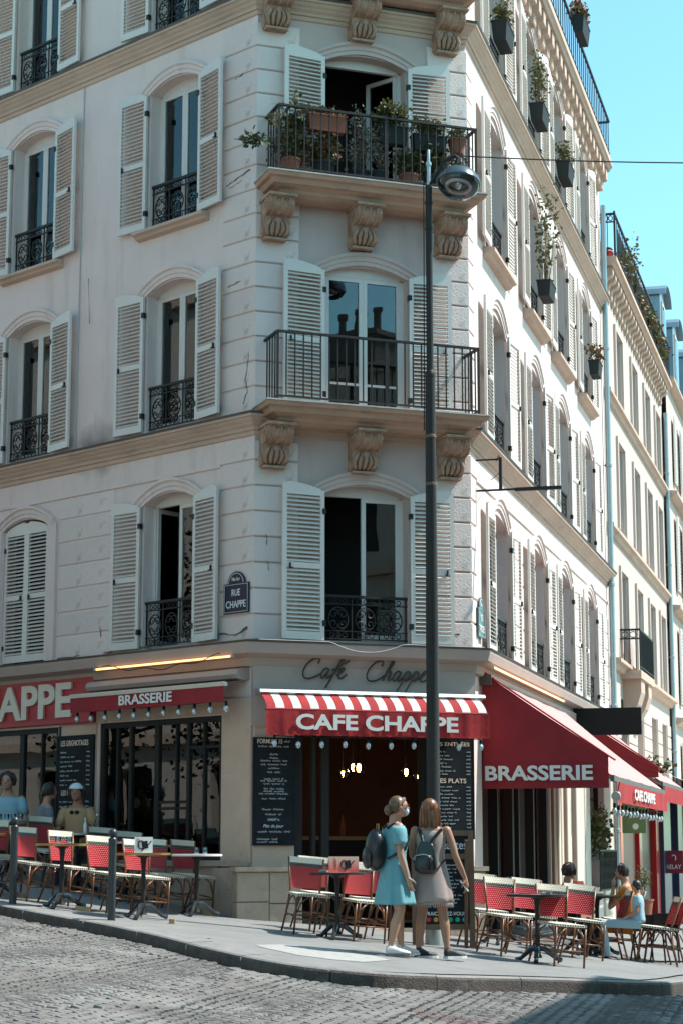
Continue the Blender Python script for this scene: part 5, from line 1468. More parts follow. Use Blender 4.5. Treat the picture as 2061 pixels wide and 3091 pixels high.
s = MB(); s.tube([(.14 * math.cos(a), .14 * math.sin(a), -.06) for a in [k * math.pi / 10 for k in range(20)]], .022, 8, closed=True); s.build('inner_ring', mat('pale_ring', (.62, .55, .52), .5), lp, Mh, smooth=True)
s = MB(); s.ell((0, 0, -.03), (.05, .09, .06), 12, 8); s.build('lamp_bulb', Mt['gbulb'], lp, Mh, smooth=True)
cabl = thing('overhead_cable', 'thin dark cable running from the lantern to the right across the sky', 'cable', T(hx.x, ly, zpx(473)))
s = MB(); e_ = Vector((12.2 * 1.0, ly - .5, zpx(473) + .3))
st = Vector((hx.x, ly - .03, zpx(473)))
s.tube([st + (e_ - st) * t + Vector((0, 0, -1.1 * t * (1 - t))) for t in [i / 24 for i in range(25)]], .0085, 5); s.build('wire', Mt['black'], cabl)
# --- bollards
def bollard(px, py, label):
    x, y = on_ground(px, py); z = gz(x, y)
    t = thing('bollard', label, 'bollard', T(x, y, z), 'black street bollards on the kerb')
    M = T(x, y, z)
    s = MB(); s.lathe([(.042, -.05), (.042, .80), (.046, .80), (.046, .86), (.034, .875)], 16); s.build('post', mat('bollard_paint', (.03, .035, .042), .38, var=.2, vscale=8) if 'bollard_paint' not in bpy.data.materials else bpy.data.materials['bollard_paint'], t, M, smooth=True)
    s = MB(); s.ell((0, 0, .92), (.048, .048, .05), 16, 10); s.build('ball', bpy.data.materials['bollard_paint'], t, M, smooth=True)
bollard(39, 2731, 'leftmost ball topped bollard by the left edge of the kerb')
bollard(337, 2782, 'ball topped bollard on the kerb in front of the second red chair')

# --- chair
def cell_grid(s, P, nu, nv, mfun, inset=.27):
    """P(u, v) -> point; each cell gets a raised-looking inner dot face"""
    for j in range(nv):
        for i in range(nu):
            off = .5 if j % 2 else 0
            u0, u1 = max(0, (i + off) / nu), min(1, (i + 1 + off) / nu)
            if u0 >= 1: continue
            if off and i == 0:
                a = [P(0, j / nv), P(u0, j / nv), P(u0, (j + 1) / nv), P(0, (j + 1) / nv)]
                s.add(a, [(0, 1, 2, 3)], mfun(j)[0])
            if u1 - u0 < .9 / nu * .6:
                s.add([P(u0, j / nv), P(u1, j / nv), P(u1, (j + 1) / nv), P(u0, (j + 1) / nv)], [(0, 1, 2, 3)], mfun(j)[0]); continue
            v0, v1 = j / nv, (j + 1) / nv
            du, dv = (u1 - u0) * inset, (v1 - v0) * inset
            b, dt = mfun(j)
            o = [P(u0, v0), P(u1, v0), P(u1, v1), P(u0, v1), P(u0 + du, v0 + dv), P(u1 - du, v0 + dv), P(u1 - du, v1 - dv), P(u0 + du, v1 - dv)]
            s.add(o, [(0, 1, 5, 4), (1, 2, 6, 5), (2, 3, 7, 6), (3, 0, 4, 7)], b); s.add(o, [(4, 5, 6, 7)], dt)
CH = {}
def chair_meshes():
    def BP(off):
        def P(u, v):
            hw = .165 + .035 * v; x = (u * 2 - 1) * hw
            return (x, .185 + .075 * v + .035 * (1 - (2 * u - 1) ** 2) + off, .490 + .340 * v)
        return P
    NV = 16
    mf = lambda j: (1, 2) if j >= NV - 3 else ((2, 1) if j >= NV - 5 else (0, 1))
    s = MB(); cell_grid(s, BP(0), 13, NV, mf, .375); cell_grid(s, BP(.016), 13, NV, mf, .375)
    for off in (0,):
        a, b = BP(0), BP(.016)
        for (u0, v0, u1, v1) in [(0, 0, 0, 1), (1, 0, 1, 1)]:
            for k in range(NV):
                p, q = v0 + (v1 - v0) * k / NV, v0 + (v1 - v0) * (k + 1) / NV
                s.add([a(u0, p), a(u0, q), b(u0, q), b(u0, p)], [(0, 1, 2, 3)], 1 if k >= NV - 3 else 0)
        for k in range(13):
            s.add([a(k / 13, 1), a((k + 1) / 13, 1), b((k + 1) / 13, 1), b(k / 13, 1)], [(0, 1, 2, 3)], 1)
            s.add([a(k / 13, 0), a((k + 1) / 13, 0), b((k + 1) / 13, 0), b(k / 13, 0)], [(0, 1, 2, 3)], 0)
    # no recalc needed: thin double sheet
    me = bpy.data.meshes.new('backrest'); me.from_pydata(s.v, [], s.f)
    for m in ('weave_red', 'weave_white', 'weave_black'): me.materials.append(Mt[m])
    me.polygons.foreach_set('material_index', s.m); me.update(); CH['backrest'] = me
    s = MB(); w = .19
    def top(u, v): return ((u * 2 - 1) * w, (v * 2 - 1) * w - .0, .444 + .006 * math.sin(u * 3.14) * math.sin(v * 3.14))
    cell_grid(s, top, 12, 14, lambda j: (0, 1), .30)
    for (ax, ay, bx, by) in ((-w, -w, w, -w), (w, -w, w, w), (w, w, -w, w), (-w, w, -w, -w)):
        cell_grid(s, lambda u, v, ax=ax, ay=ay, bx=bx, by=by: (ax + (bx - ax) * u, ay + (by - ay) * u, .420 + .024 * v), 12, 1, lambda j: (0, 1), .20)
    s.add([(-w, -w, .420), (w, -w, .420), (w, w, .420), (-w, w, .420)], [(3, 2, 1, 0)], 0)
    me = bpy.data.meshes.new('seat'); me.from_pydata(s.v, [], s.f)
    for m in ('weave_white', 'weave_black'): me.materials.append(Mt[m])
    me.polygons.foreach_set('material_index', s.m); me.update(); CH['seat'] = me
    r = .0118
    for sx, k in ((-1, 'l'), (1, 'r')):
        s = MB(); s.tube([(sx * .185, -.18, .405), (sx * .188, -.20, .0)], r, 7); CH['fleg' + k] = s.mesh('leg', Mt['bamboo'], True)
        s = MB(); s.tube([(sx * .175, .175, .42), (sx * .18, .22, .22), (sx * .19, .30, .0)], r, 7); CH['rleg' + k] = s.mesh('leg', Mt['bamboo'], True)
    for sx, k in ((-1, 'l'), (1, 'r')):
        s = MB(); s.tube([(sx * .175, .18, .40), (sx * .172, .185, .49), (sx * .205, .262, .825)], .012, 7)
        CH['post' + k] = s.mesh('back_post', Mt['bamboo'], True)
    s = MB()
    s.tube([(-.188, -.19, .17), (.188, -.19, .17)], .009, 6); s.tube([(-.186, .23, .19), (.186, .23, .19)], .009, 6)
    for sx in (-1, 1):
        s.tube([(sx * .187, -.19, .19), (sx * .184, .225, .21)], .009, 6)
        s.tube([(sx * .175, -.19, .23), (sx * .14, -.185, .34), (sx * .06, -.18, .41)], .009, 6)
        s.tube([(sx * .18, -.17, .25), (sx * .18, -.12, .36), (sx * .18, -.02, .41)], .009, 6)
        s.tube([(sx * .178, .20, .26), (sx * .178, .14, .36), (sx * .178, .04, .41)], .009, 6)
    CH['brace'] = s.mesh('brace', Mt['bamboo'], True)
chair_meshes()
def make_chair(M, label, group):
    t = thing('bistro_chair', label, 'chair', M, group)
    for nm, k in (('seat', 'seat'), ('backrest', 'backrest'), ('leg', 'flegl'), ('leg', 'flegr'), ('leg', 'rlegl'), ('leg', 'rlegr'), ('back_post', 'postl'), ('back_post', 'postr'), ('brace', 'brace')):
        add(nm, CH[k], t, M)
    return t
proto = None
def ground_tilt(x, y):
    nx_ = (gz(x + .2, y) - gz(x - .2, y)) / .4; ny_ = (gz(x, y + .2) - gz(x, y - .2)) / .4
    n = Vector((-nx_, -ny_, 1)).normalized()
    return Vector((0, 0, 1)).rotation_difference(n).to_matrix().to_4x4()
GRP = 'red and ivory woven bistro chairs on the terrace'
def chair(px, D, deg, label, dz=0.0, scale=1.0):
    global proto
    x = (px - 1030.5) / FPX * D * 1.0145; y = D
    deg += ((px * 7) % 13 - 6) * (.4 if deg < -50 else 1)
    M = T(x, y, gz(x, y) + dz) @ ground_tilt(x, y) @ RZ(R_(deg)) @ SC(scale, scale, scale)
    if proto is None:
        proto = make_chair(M, label, GRP); return proto
    return dup(proto, M, label, GRP)
# left terrace
chair(28, 24.2, 46, 'red woven chair cut by the left edge of the photo')
chair(118, 23.6, 46, 'red woven chair right beside the leftmost bollard')
chair(232, 23.5, 46, 'red woven chair behind the brass rimmed table with two glasses')
chair(345, 22.9, 46, 'red woven chair partly hidden behind the second bollard')
chair(452, 23.0, 46, 'red woven chair left of the table with the white menu card')
chair(500, 24.0, 46, 'red woven chair directly behind the white menu card')
chair(588, 24.5, 46, 'shaded woven chair behind the pale table nearest the stone pier')
chair(160, 25.6, 50, 'shaded woven chair back near the seated woman in grey', .0)
chair(338, 25.1, 44, 'shaded woven chair in the back row in front of the man with the white cap', .0)
chair(420, 24.95, 44, 'shaded woven chair in the back row below the dark shop window', .0)
# centre terrace
chair(925, 22.6, 22, 'red woven chair left of the round table with the pink menu card')
chair(958, 23.4, 22, 'red woven chair behind the left chair of the pink menu table')
chair(1086, 22.4, 22, 'red woven chair between the pink menu table and the woman in blue')
chair(1102, 23.1, 22, 'red woven chair mostly hidden behind the chair next to the woman in blue')
# right terrace
chair(1442, 23.3, 22, 'red woven chair just right of the wooden chalk board')
chair(1506, 22.4, 22, 'red woven chair left of the dark table on the right terrace')
chair(1580, 23.3, 22, 'red woven chair behind the dark table on the right terrace')
chair(1660, 21.7, 22, 'red woven chair at the front right, its legs nearest the road')
chair(1725, 23.6, 10, 'empty woven chair seat under the farther dark tables')
chair(1782, 24.6, -88, 'woven chair seen edge on just left of the orange dress')
chair(1822, 25.6, -88, 'woven chair seen edge on in front of the orange dress')
chair(1925, 24.7, -88, 'woven chair the child sits on, seen edge on')
chair(1946, 25.0, -88, 'woven chair seen edge on, right behind the child')
chair(1964, 25.4, -88, 'rearmost woven chair seen edge on beside the black table frame')

# --- tables
def table(px, D, top, label, edge='brass', r=.30, h=.72, deg=20):
    x = (px - 1030.5) / FPX * D * 1.0145; y = D; z = gz(x, y)
    M = T(x, y, z); t = thing('bistro_table', label, 'table', M, 'round bistro tables on the terrace')
    s = MB(); s.lathe([(r - .01, h - .004), (r - .008, h), (.01, h + .001)], 32); s.lathe([(r - .02, h - .02), (r - .01, h - .004)], 32); s.build('tabletop', Mt[top], t, M, smooth=True)
    s = MB(); s.lathe([(r - .012, h - .026), (r, h - .024), (r, h - .002), (r - .010, h + .0005)], 32); s.build('table_edge', Mt[edge], t, M, smooth=True)
    s = MB(); s.lathe([(.05, .05), (.033, .09), (.026, .2), (.024, .55), (.035, .66), (.09, .69)], 14); s.build('pedestal', Mt['iron'], t, M, smooth=True)
    for k in range(3):
        a = R_(deg + 120 * k); c, sn = math.cos(a), math.sin(a)
        s = MB(); s.tube([(c * .02, sn * .02, .15), (c * .08, sn * .08, .145), (c * .16, sn * .16, .085), (c * .22, sn * .22, .04), (c * .28, sn * .28, .022)], [.03, .032, .026, .022, .028], 8)
        s.build('foot', Mt['steel'], t, M, smooth=True)
    return x, y, z + h
tb0 = table(12, 23.9, 'tabletop', 'brass rimmed table cut by the left edge of the photo')
tb1 = table(213, 22.7, 'tabletop', 'brass rimmed table with two small glasses, between the bollards')
tb2 = table(452, 22.3, 'tabletop', 'brass rimmed table carrying the white menu card')
tb3 = table(608, 23.9, 'whiteletter', 'white topped table with two tumblers nearest the stone pier', 'whiteletter')
tb4 = table(55, 26.0, 'tabletop', 'table with drinks in front of the man in the pale blue shirt', 'alu')
tb5 = table(255, 25.4, 'tabletop', 'shaded table in front of the man with the white cap', 'alu')
tb6 = table(400, 25.0, 'tabletop', 'grey topped table in the shaded back row', 'alu')
tb7 = table(1018, 22.3, 'tabletop', 'grey marbled table with the pink menu card before the café door', 'iron')
tb8 = table(1600, 21.8, 'tabletop', 'dark rimmed round table in the middle of the right terrace', 'iron', r=.33)
tb9 = table(1722, 24.4, 'iron', 'first small black table behind the front right chair', 'iron')
tb10 = table(1775, 24.9, 'iron', 'second small black table next to the woman in orange', 'iron')
tb11 = table(1490, 24.4, 'tabletop', 'rear table with two glasses against the dark doors', 'iron')

# --- glasses, cards, wedges
gl = MB(); gl.lathe([(.028, .0), (.026, .012), (.030, .02), (.034, .075), (.033, .075), (.029, .022), (.02, .016)], 14); gl = gl.mesh('body', Mt['glass_clear'], True)
gb = MB(); gb.lathe([(.027, .001), (.027, .012)], 12); gb = gb.mesh('base', Mt['gbulb'], True)
def glass(tb, dx, dy, label):
    M = T(tb[0] + dx, tb[1] + dy, tb[2] + .001)
    t = thing('tumbler', label, 'glass', M, 'drinking glasses on the tables'); add('body', gl, t, M); add('base', gb, t, M)
glass(tb1, -.045, -.05, 'left tumbler on the brass rimmed table between the bollards'); glass(tb1, .08, -.05, 'right tumbler on the brass rimmed table between the bollards')
glass(tb3, .0, -.08, 'left tumbler on the white table by the stone pier'); glass(tb3, .10, -.08, 'right tumbler on the white table by the stone pier')
glass(tb11, -.02, .0, 'left tumbler above the chair backs on the right terrace'); glass(tb11, .10, .0, 'right tumbler above the chair backs on the right terrace')
for k in range(4): glass(tb4, -.12 + k * .09, -.05 + .03 * (k % 2), 'glass %s on the table of the man in the pale blue shirt' % ('at the left end', 'second from the left', 'third from the left', 'at the right end')[k])
def bottle(tb, dx, dy, label, m, h=.2, r=.028):
    M = T(tb[0] + dx, tb[1] + dy, tb[2] + .001)
    t = thing('bottle', label, 'bottle', M); s = MB(); s.lathe([(r, 0), (r, h * .6), (r * .35, h * .8), (r * .35, h)], 12); s.build('body', Mt[m], t, M, smooth=True)
    s = MB(); s.lathe([(r * .4, h), (r * .4, h + .02)], 10); s.build('cap', Mt['whiteletter'], t, M)
bottle(tb5, .12, -.15, 'white sauce bottle standing on the table of the man with the white cap', 'whiteletter', .17, .022)
bottle(tb5, .25, .0, 'clear carafe on the table of the man with the white cap', 'glass_clear', .22, .04)
def tent(tb, dx, dy, w, h, deg, label, m1, white=False):
    M = T(tb[0] + dx, tb[1] + dy, tb[2] + .001) @ RZ(R_(deg))
    t = thing('menu_card', label, 'menu', M, 'folded menu cards on the tables')
    s = MB(); s.box(-w / 2, w / 2, -.002, .002, 0, h, M=T(0, -.035, 0) @ RX(R_(-10))); s.box(-w / 2, w / 2, -.002, .002, 0, h, M=T(0, .035, 0) @ RX(R_(10))); s.build('card', m1, t, M)
    Mp = M @ T(0, -.0385, 0) @ RX(R_(-10))
    s = MB(); c = w * (.16 if not white else .12)
    s.tube([(c - .05 + .035 * math.cos(a), 0, h * .5 + .045 * math.sin(a)) for a in [k * math.pi / 5 + .3 for k in range(9)]], .007, 5)
    s.box(c - .03, c + .035, -.002, .001, h * .25, h * .72, M=T(0, 0, 0) @ RY(R_(-8))); s.tube([(c + .06, 0, h * .75), (c + .02, 0, h * .45), (c - .05, 0, h * .1)], .006, 5)
    s.build('emblem', Mt['black'], t, Mp)
    s = MB(); 
    for k in range(3): s.tube([(-w * .28 + .012 * math.sin(i * 1.9 + k), 0, h * (.2 + .2 * k) + .012 * i) for i in range(6)], .0035, 4)
    s.build('red_script', Mt['red'], t, Mp)
pinkcard = bpy.data.materials.new('pink_gradient_card'); pinkcard.use_nodes = True
nt = pinkcard.node_tree; tc = nt.nodes.new('ShaderNodeTexCoord'); sp = nt.nodes.new('ShaderNodeSeparateXYZ'); rp = nt.nodes.new('ShaderNodeMapRange'); rp.inputs[1].default_value = .02; rp.inputs[2].default_value = .17
mx = nt.nodes.new('ShaderNodeMix'); mx.data_type = 'RGBA'; mx.inputs[6].default_value = (.65, .10, .07, 1); mx.inputs[7].default_value = (.62, .42, .32, 1)
nt.links.new(tc.outputs['Object'], sp.inputs[0]); nt.links.new(sp.outputs[2], rp.inputs[0]); nt.links.new(rp.outputs[0], mx.inputs[0]); nt.links.new(mx.outputs[2], nt.nodes['Principled BSDF'].inputs['Base Color'])
tent(tb7, .07, -.02, .33, .175, 8, 'wide pink and cream menu card on the table before the café door', pinkcard)
tent(tb2, .0, -.03, .20, .175, 6, 'white folded menu card on the brass rimmed table of the left terrace', Mt['whiteletter'], True)
tent(tb9, .0, 0, .14, .15, 30, 'small red menu card on the first black table of the right terrace', Mt['red'], True)
def wedge(px, py, label, sx=.17):
    x, y = on_ground(px, py); M = T(x, y, gz(x, y)) @ ground_tilt(x, y) @ RZ(R_(-8))
    t = thing('wooden_wedge', label, 'wedge', M, 'wooden wedges levelling the tables'); s = MB(); s.xprism([(-.035, 0), (.035, 0), (.035, .05), (-.035, .05)], -sx / 2, sx / 2); s.build('block', Mt['palewood'], t, M)
wedge(63, 2708, 'short pale wooden block just right of the leftmost bollard', .08)
wedge(252, 2750, 'pale wooden block under the foot of the brass rimmed table between the bollards', .16)
wedge(521, 2788, 'small wooden block at the kerb side of the menu card table', .06)
wedge(635, 2762, 'pale wooden block beside the foot of the white table', .17)
# black table frame at far right
fx, fy = at(1985, 2870, 25.2).x, 25.2; z = gz(fx, fy); M = T(fx, fy, z)
t = thing('folded_table', 'black folded table frame at the far right end of the terrace', 'table', M)
s = MB(); s.box(-.35, .25, -.03, .03, .38, .58); s.box(-.06, .25, -.08, -.04, .40, .60); s.build('tabletop', Mt['black'], t, M)
s = MB()
for x in (-.32, -.1, .05, .22): s.tube([(x, -.05, .4), (x + .02, -.12, 0)], .012, 5)
s.tube([(-.3, -.12, .02), (.28, -.14, .02)], .012, 5); s.build('leg', Mt['iron'], t, M)

# ================================================================== PLANTS
def planter(F, x0, x1, y0, y1, z0, z1, m, label, fol, group='planters and pots on the corner balcony', name='planter', taper=.04):
    t = thing(name, label, 'plant', F @ T((x0 + x1) / 2, (y0 + y1) / 2, z0), group)
    s = MB(); e = taper * (x1 - x0)
    s.rings([[(x0 + e, y0 + e, z0), (x1 - e, y0 + e, z0), (x1 - e, y1 - e, z0), (x0 + e, y1 - e, z0)], [(x0, y0, z1 - .02), (x1, y0, z1 - .02), (x1, y1, z1 - .02), (x0, y1, z1 - .02)], [(x0 - .008, y0 - .008, z1 - .02), (x1 + .008, y0 - .008, z1 - .02), (x1 + .008, y1 + .008, z1 - .02), (x0 - .008, y1 + .008, z1 - .02)], [(x0 - .008, y0 - .008, z1), (x1 + .008, y0 - .008, z1), (x1 + .008, y1 + .008, z1), (x0 - .008, y1 + .008, z1)]])
    s.build('box', Mt[m], t, F)
    w = (x1 - x0) / 2
    plant(t, F @ T((x0 + x1) / 2, (y0 + y1) / 2, z1 - .01), **fol)
    return t
def pot(F, x, y, z, r, h, m, label, fol, group='planters and pots on the corner balcony'):
    t = thing('potted_plant', label, 'plant', F @ T(x, y, z), group)
    s = MB(); s.lathe([(r * .72, 0), (r, h - .03), (r * 1.08, h - .03), (r * 1.08, h), (r * .9, h), (r * .9, h - .03)], 14); s.build('pot', Mt[m], t, F @ T(x, y, z), smooth=True)
    plant(t, F @ T(x, y, z + h - .02), **fol)
rnd = random.Random(11)
def fol(w, d, h, n, leaf=.038, **k): return dict(w=w, d=d, h=h, n=int(n * 1.7), rnd=rnd, leaf=leaf * 1.15, **k)
ZB = 9.59
planter(FC, .54, 1.05, -.50, -.34, 10.22, 10.44, 'terracotta', 'brown trough with low plants hanging inside the balcony rail, leftmost', fol(.26, .08, .10, 260, leafmat='leaf', leaf=.035))
planter(FC, 1.50, 1.89, -.50, -.34, 10.16, 10.40, 'darkpot', 'dark trough with a round pale bush at the middle of the balcony rail', fol(.20, .13, .28, 700, leafmat='leaf', leaf=.045))
planter(FC, 1.98, 2.44, -.50, -.34, 10.12, 10.34, 'darkpot', 'dark trough with small shrubs at the right of the balcony rail', fol(.23, .1, .20, 420, leafmat='leaf', leaf=.04))
pot(FC, 2.62, -.40, 10.15, .12, .2, 'terracotta', 'terracotta pot with a small shrub at the right end of the rail', fol(.12, .12, .14, 160))
pot(FC, .33, -.38, ZB, .13, .22, 'terracotta', 'large trailing climber at the left end of the balcony', fol(.22, .14, .62, 520, leafmat='leaf', leaf=.055))
pot(FC, .78, -.34, ZB, .15, .24, 'darkpot', 'rust and magenta flowering plant low behind the balcony bars', fol(.22, .13, .34, 420, leafmat='leaf', leaf=.05, flowers=.35))
pot(FC, 1.30, -.30, ZB, .12, .2, 'darkpot', 'pale dry twiggy plant in the middle of the balcony', fol(.16, .12, .72, 300, leafmat='leafpale', leaf=.035))
pot(FC, 1.55, -.38, ZB, .11, .2, 'darkpot', 'silver grey shrub with white stems beside the dry twigs', fol(.14, .12, .55, 260, leafmat='leafpale', leaf=.035))
pot(FC, 1.95, -.38, ZB, .13, .2, 'terracotta', 'low ochre leaved plant in a terracotta pot, right of centre', fol(.2, .12, .32, 360, leafmat='leaf', leaf=.05))
pot(FC, 2.30, -.40, ZB, .13, .2, 'darkpot', 'yellowing shrub low at the right of the balcony behind the lamp', fol(.2, .12, .40, 420, leafmat='leaf', leaf=.05, flowers=.1))
pot(FC, 2.62, -.36, ZB, .12, .2, 'terracotta', 'small green plant at the right end of the balcony floor', fol(.15, .1, .3, 240, leafmat='leafgreen'))
# climber sprawling out past the left end of the rail
t = thing('climber', 'dark leaved shoots sprawling past the left end of the planted balcony', 'plant', FC @ T(.1, -.45, ZB))
s = MB(); s.tube([(.25, -.45, 9.85), (.05, -.56, 10.0), (-.15, -.62, 10.02), (-.32, -.66, 9.97)], [.008, .006, .005, .003], 5); s.tube([(.2, -.45, 9.95), (.08, -.6, 10.15), (-.02, -.62, 10.3)], .005, 5); s.build('stems', Mt['twig'], t, FC)
plant(t, FC @ T(-.10, -.60, 9.82), .26, .07, .22, 110, 'leafgreen', rnd, .065, stem=False); plant(t, FC @ T(.03, -.60, 10.15), .06, .05, .16, 26, 'leaf', rnd, .06, stem=False)
# window boxes on the right front
GW = 'flower boxes on the right front windows'
for (i, z, lab, kw) in ((0, 12.60, 'dark flower box with yellow green foliage at the top left window of the right front', dict(h=.32, n=520)), (1, 12.60, 'dark flower box with tall thin plants at the second top window of the right front', dict(h=.75, n=520)),
                        (2, 12.60, 'dark flower box with ochre foliage at the third top window of the right front', dict(h=.36, n=480))):
    a, b = OPR[i]
    planter(FR, a + .10, a + .72, -.33, -.10, z - .05, z + .24, 'darkpot', lab, dict(w=.33, d=.12, rnd=rnd, leaf=.05, **kw), GW)
a, b = OPR[1]; planter(FR, a + .3, a + .85, -.36, -.14, 9.72, 9.98, 'darkpot', 'flower box with a tall sprawling shrub on the third floor of the right front', dict(w=.3, d=.2, h=1.3, n=420, rnd=rnd, leaf=.06), GW)
a, b = OPR[3]; planter(FR, a + .3, a + .8, -.34, -.14, 9.85, 10.12, 'darkpot', 'small flower box with rusty blooms on the third floor beside the drainpipe', dict(w=.26, d=.12, h=.28, n=240, rnd=rnd, leaf=.06, flowers=.5), GW)
planter(FR, 8.6, 9.4, -.50, -.28, 15.62, 15.94, 'darkpot', 'flower box with reddish grass hooked on the roof railing', dict(w=.4, d=.12, h=.32, n=260, rnd=rnd, leaf=.10, flowers=.6), GW)
planter(FR, 5.2, 6.0, -.50, -.28, 15.62, 15.94, 'darkpot', 'flower box on the roof railing cut by the top of the photo', dict(w=.4, d=.12, h=.3, n=160, rnd=rnd, leaf=.08), GW)
t = thing('window_shrub', 'olive shrub growing behind the ornate guard of the ground floor window right of the pilasters', 'plant', FR @ T(11, -.15, 1.0))
plant(t, FR @ T(11.0, -.17, 1.0), .9, .12, .75, 620, 'leaf', rnd, .085)
# wild roof balcony of the neighbour
for k, (u, h, n) in enumerate(((15.2, .35, 90), (16.6, .8, 110), (17.8, .95, 120), (19.2, .45, 220), (20.6, .35, 240), (22.2, .3, 220), (23.4, .3, 160))):
    t = thing('balcony_shrub', ('low dry shrub by the left end of the neighbour roof balcony', 'tall dry weeds on the neighbour roof balcony rising against the sky', 'wild bare stems above the neighbour roof rail', 'tangled yellow shrub midway along the neighbour roof balcony', 'ochre foliage spilling over the neighbour roof rail', 'rust coloured plant on the far half of the neighbour roof balcony', 'last low shrub at the far end of the neighbour roof balcony')[k], 'plant', FR @ T(u, -.3, 13.12), 'plants on the neighbour roof balcony')
    plant(t, FR @ T(u, -.32, 13.15), .55, .16, h * 1.25, n, 'leaf', rnd, .085, flowers=.12)
t = thing('sun_parasol', 'folded red and green parasol lying behind the end of the neighbour roof rail', 'parasol', FR @ T(14.5, -.14, 13.12))
s = MB(); s.ell((14.5, -.14, 13.25), (.22, .10, .06), 10, 6); s.build('cloth', Mt['red'], t, FR, smooth=True)
s = MB(); s.ell((14.5, -.14, 13.33), (.17, .08, .035), 10, 6); s.build('top_band', mat('green_cloth', (.03, .2, .12), .8), t, FR, smooth=True)
t = thing('shrub', 'small leafy plant peeping over the tip of the second awning', 'plant', FR @ T(13.2, -1.2, 1.9))
plant(t, T(*at(1985, 2345, 38)), .28, .2, .4, 160, 'leafgreen', rnd, .09)
pot(FR, 13.4, -.62, gz(5, 36), .2, .4, 'terracotta', 'potted shrub standing by the sunlit pier', fol(.25, .2, .5, 200), 'pots on the pavement')

# a few loose things on tables and ground
def saucer(tb, dx, dy, label, m='whiteletter'):
    M = T(tb[0] + dx, tb[1] + dy, tb[2] + .001); t = thing('ashtray', label, 'ashtray', M, 'ashtrays on the tables')
    s = MB(); s.lathe([(.03, 0), (.055, .004), (.06, .025), (.052, .025), (.045, .010), (.01, .009)], 16); s.build('bowl', Mt[m], t, M, smooth=True)
saucer(tb8, .10, -.08, 'ashtray on the dark rimmed table of the right terrace', 'alu'); saucer(tb7, -.14, -.05, 'ashtray beside the pink menu card', 'alu'); saucer(tb0, .0, -.1, 'ashtray on the table at the left edge', 'alu'); saucer(tb10, .0, 0, 'white dish on the black table beside the woman in orange')
M = T(tb8[0] + .02, tb8[1] + .05, tb8[2] + .001) @ RZ(.4); t = thing('menu_card', 'red menu lying flat on the dark rimmed table of the right terrace', 'menu', M)
s = MB(); s.box(-.15, .10, -.09, .09, 0, .012); s.build('cover', Mt['red'], t, M)
lm = MB(); lm.add([(0, 0, 0), (.03, .012, .006), (.055, 0, .001), (.03, -.012, .004)], [(0, 1, 2, 3)]); lm = lm.mesh('fallen_leaf', Mt['flower'])
rl = random.Random(21)
for k, (px, py) in enumerate(((690, 2867), (712, 2862), (905, 2905), (1640, 2910), (1840, 2925), (560, 2800), (1010, 2925), (640, 2835))):
    x, y = on_ground(px, py); o = add('fallen_leaf', lm, None, T(x, y, gz(x, y) + .004) @ RZ(rl.uniform(0, 6)))
    tag(o, ('small dry leaf on the kerb left of the white painted strip', 'dry leaf fragment just above the left end of the painted strip', 'dry leaf by the kerb below the middle of the painted strip', 'dry leaf before the dark rimmed table of the right terrace', 'dry leaf at the far right near the end of the terrace', 'dry leaf beside the kerb, right of the second bollard', 'dry leaf on the kerbstone below the two women', 'dry leaf on the pavement between the bollards and the painted strip')[k], 'leaf', 'dry leaves on the pavement')

# ================================================================== PEOPLE
Mt['skin'] = mat('skin', (.46, .25, .165), .5, var=.12, vscale=6)
Mt['skin2'] = mat('tanned_skin', (.36, .18, .11), .5, var=.12, vscale=6)
Mt['bluedress'] = mat('turquoise_dress', (.15, .36, .40), .85, var=.14, vscale=10, bump=.2, bscale=70)
Mt['taupedress'] = mat('taupe_knit_dress', (.42, .335, .305), .9, var=.10, vscale=40, bump=.5, bscale=220)
Mt['hair1'] = mat('light_brown_hair', (.12, .060, .030), .38, var=.35, vscale=40, stain=(.20, .11, .055), sscale=3, sth=(.45, .6), smul=.8, stretch=(30, 30, 4))
Mt['hair2'] = mat('auburn_hair', (.15, .055, .022), .33, var=.4, vscale=40, stain=(.28, .12, .05), sscale=3, sth=(.45, .6), smul=.8, stretch=(30, 30, 2))
Mt['hairdark'] = mat('dark_brown_hair', (.035, .020, .015), .4, var=.3, vscale=40)
Mt['leather'] = mat('black_leather', (.014, .014, .016), .28, bump=.15, bscale=90)
Mt['whiteshoe'] = mat('white_sneaker', (.66, .66, .66), .6); Mt['sole'] = mat('grey_sole', (.14, .14, .15), .7)
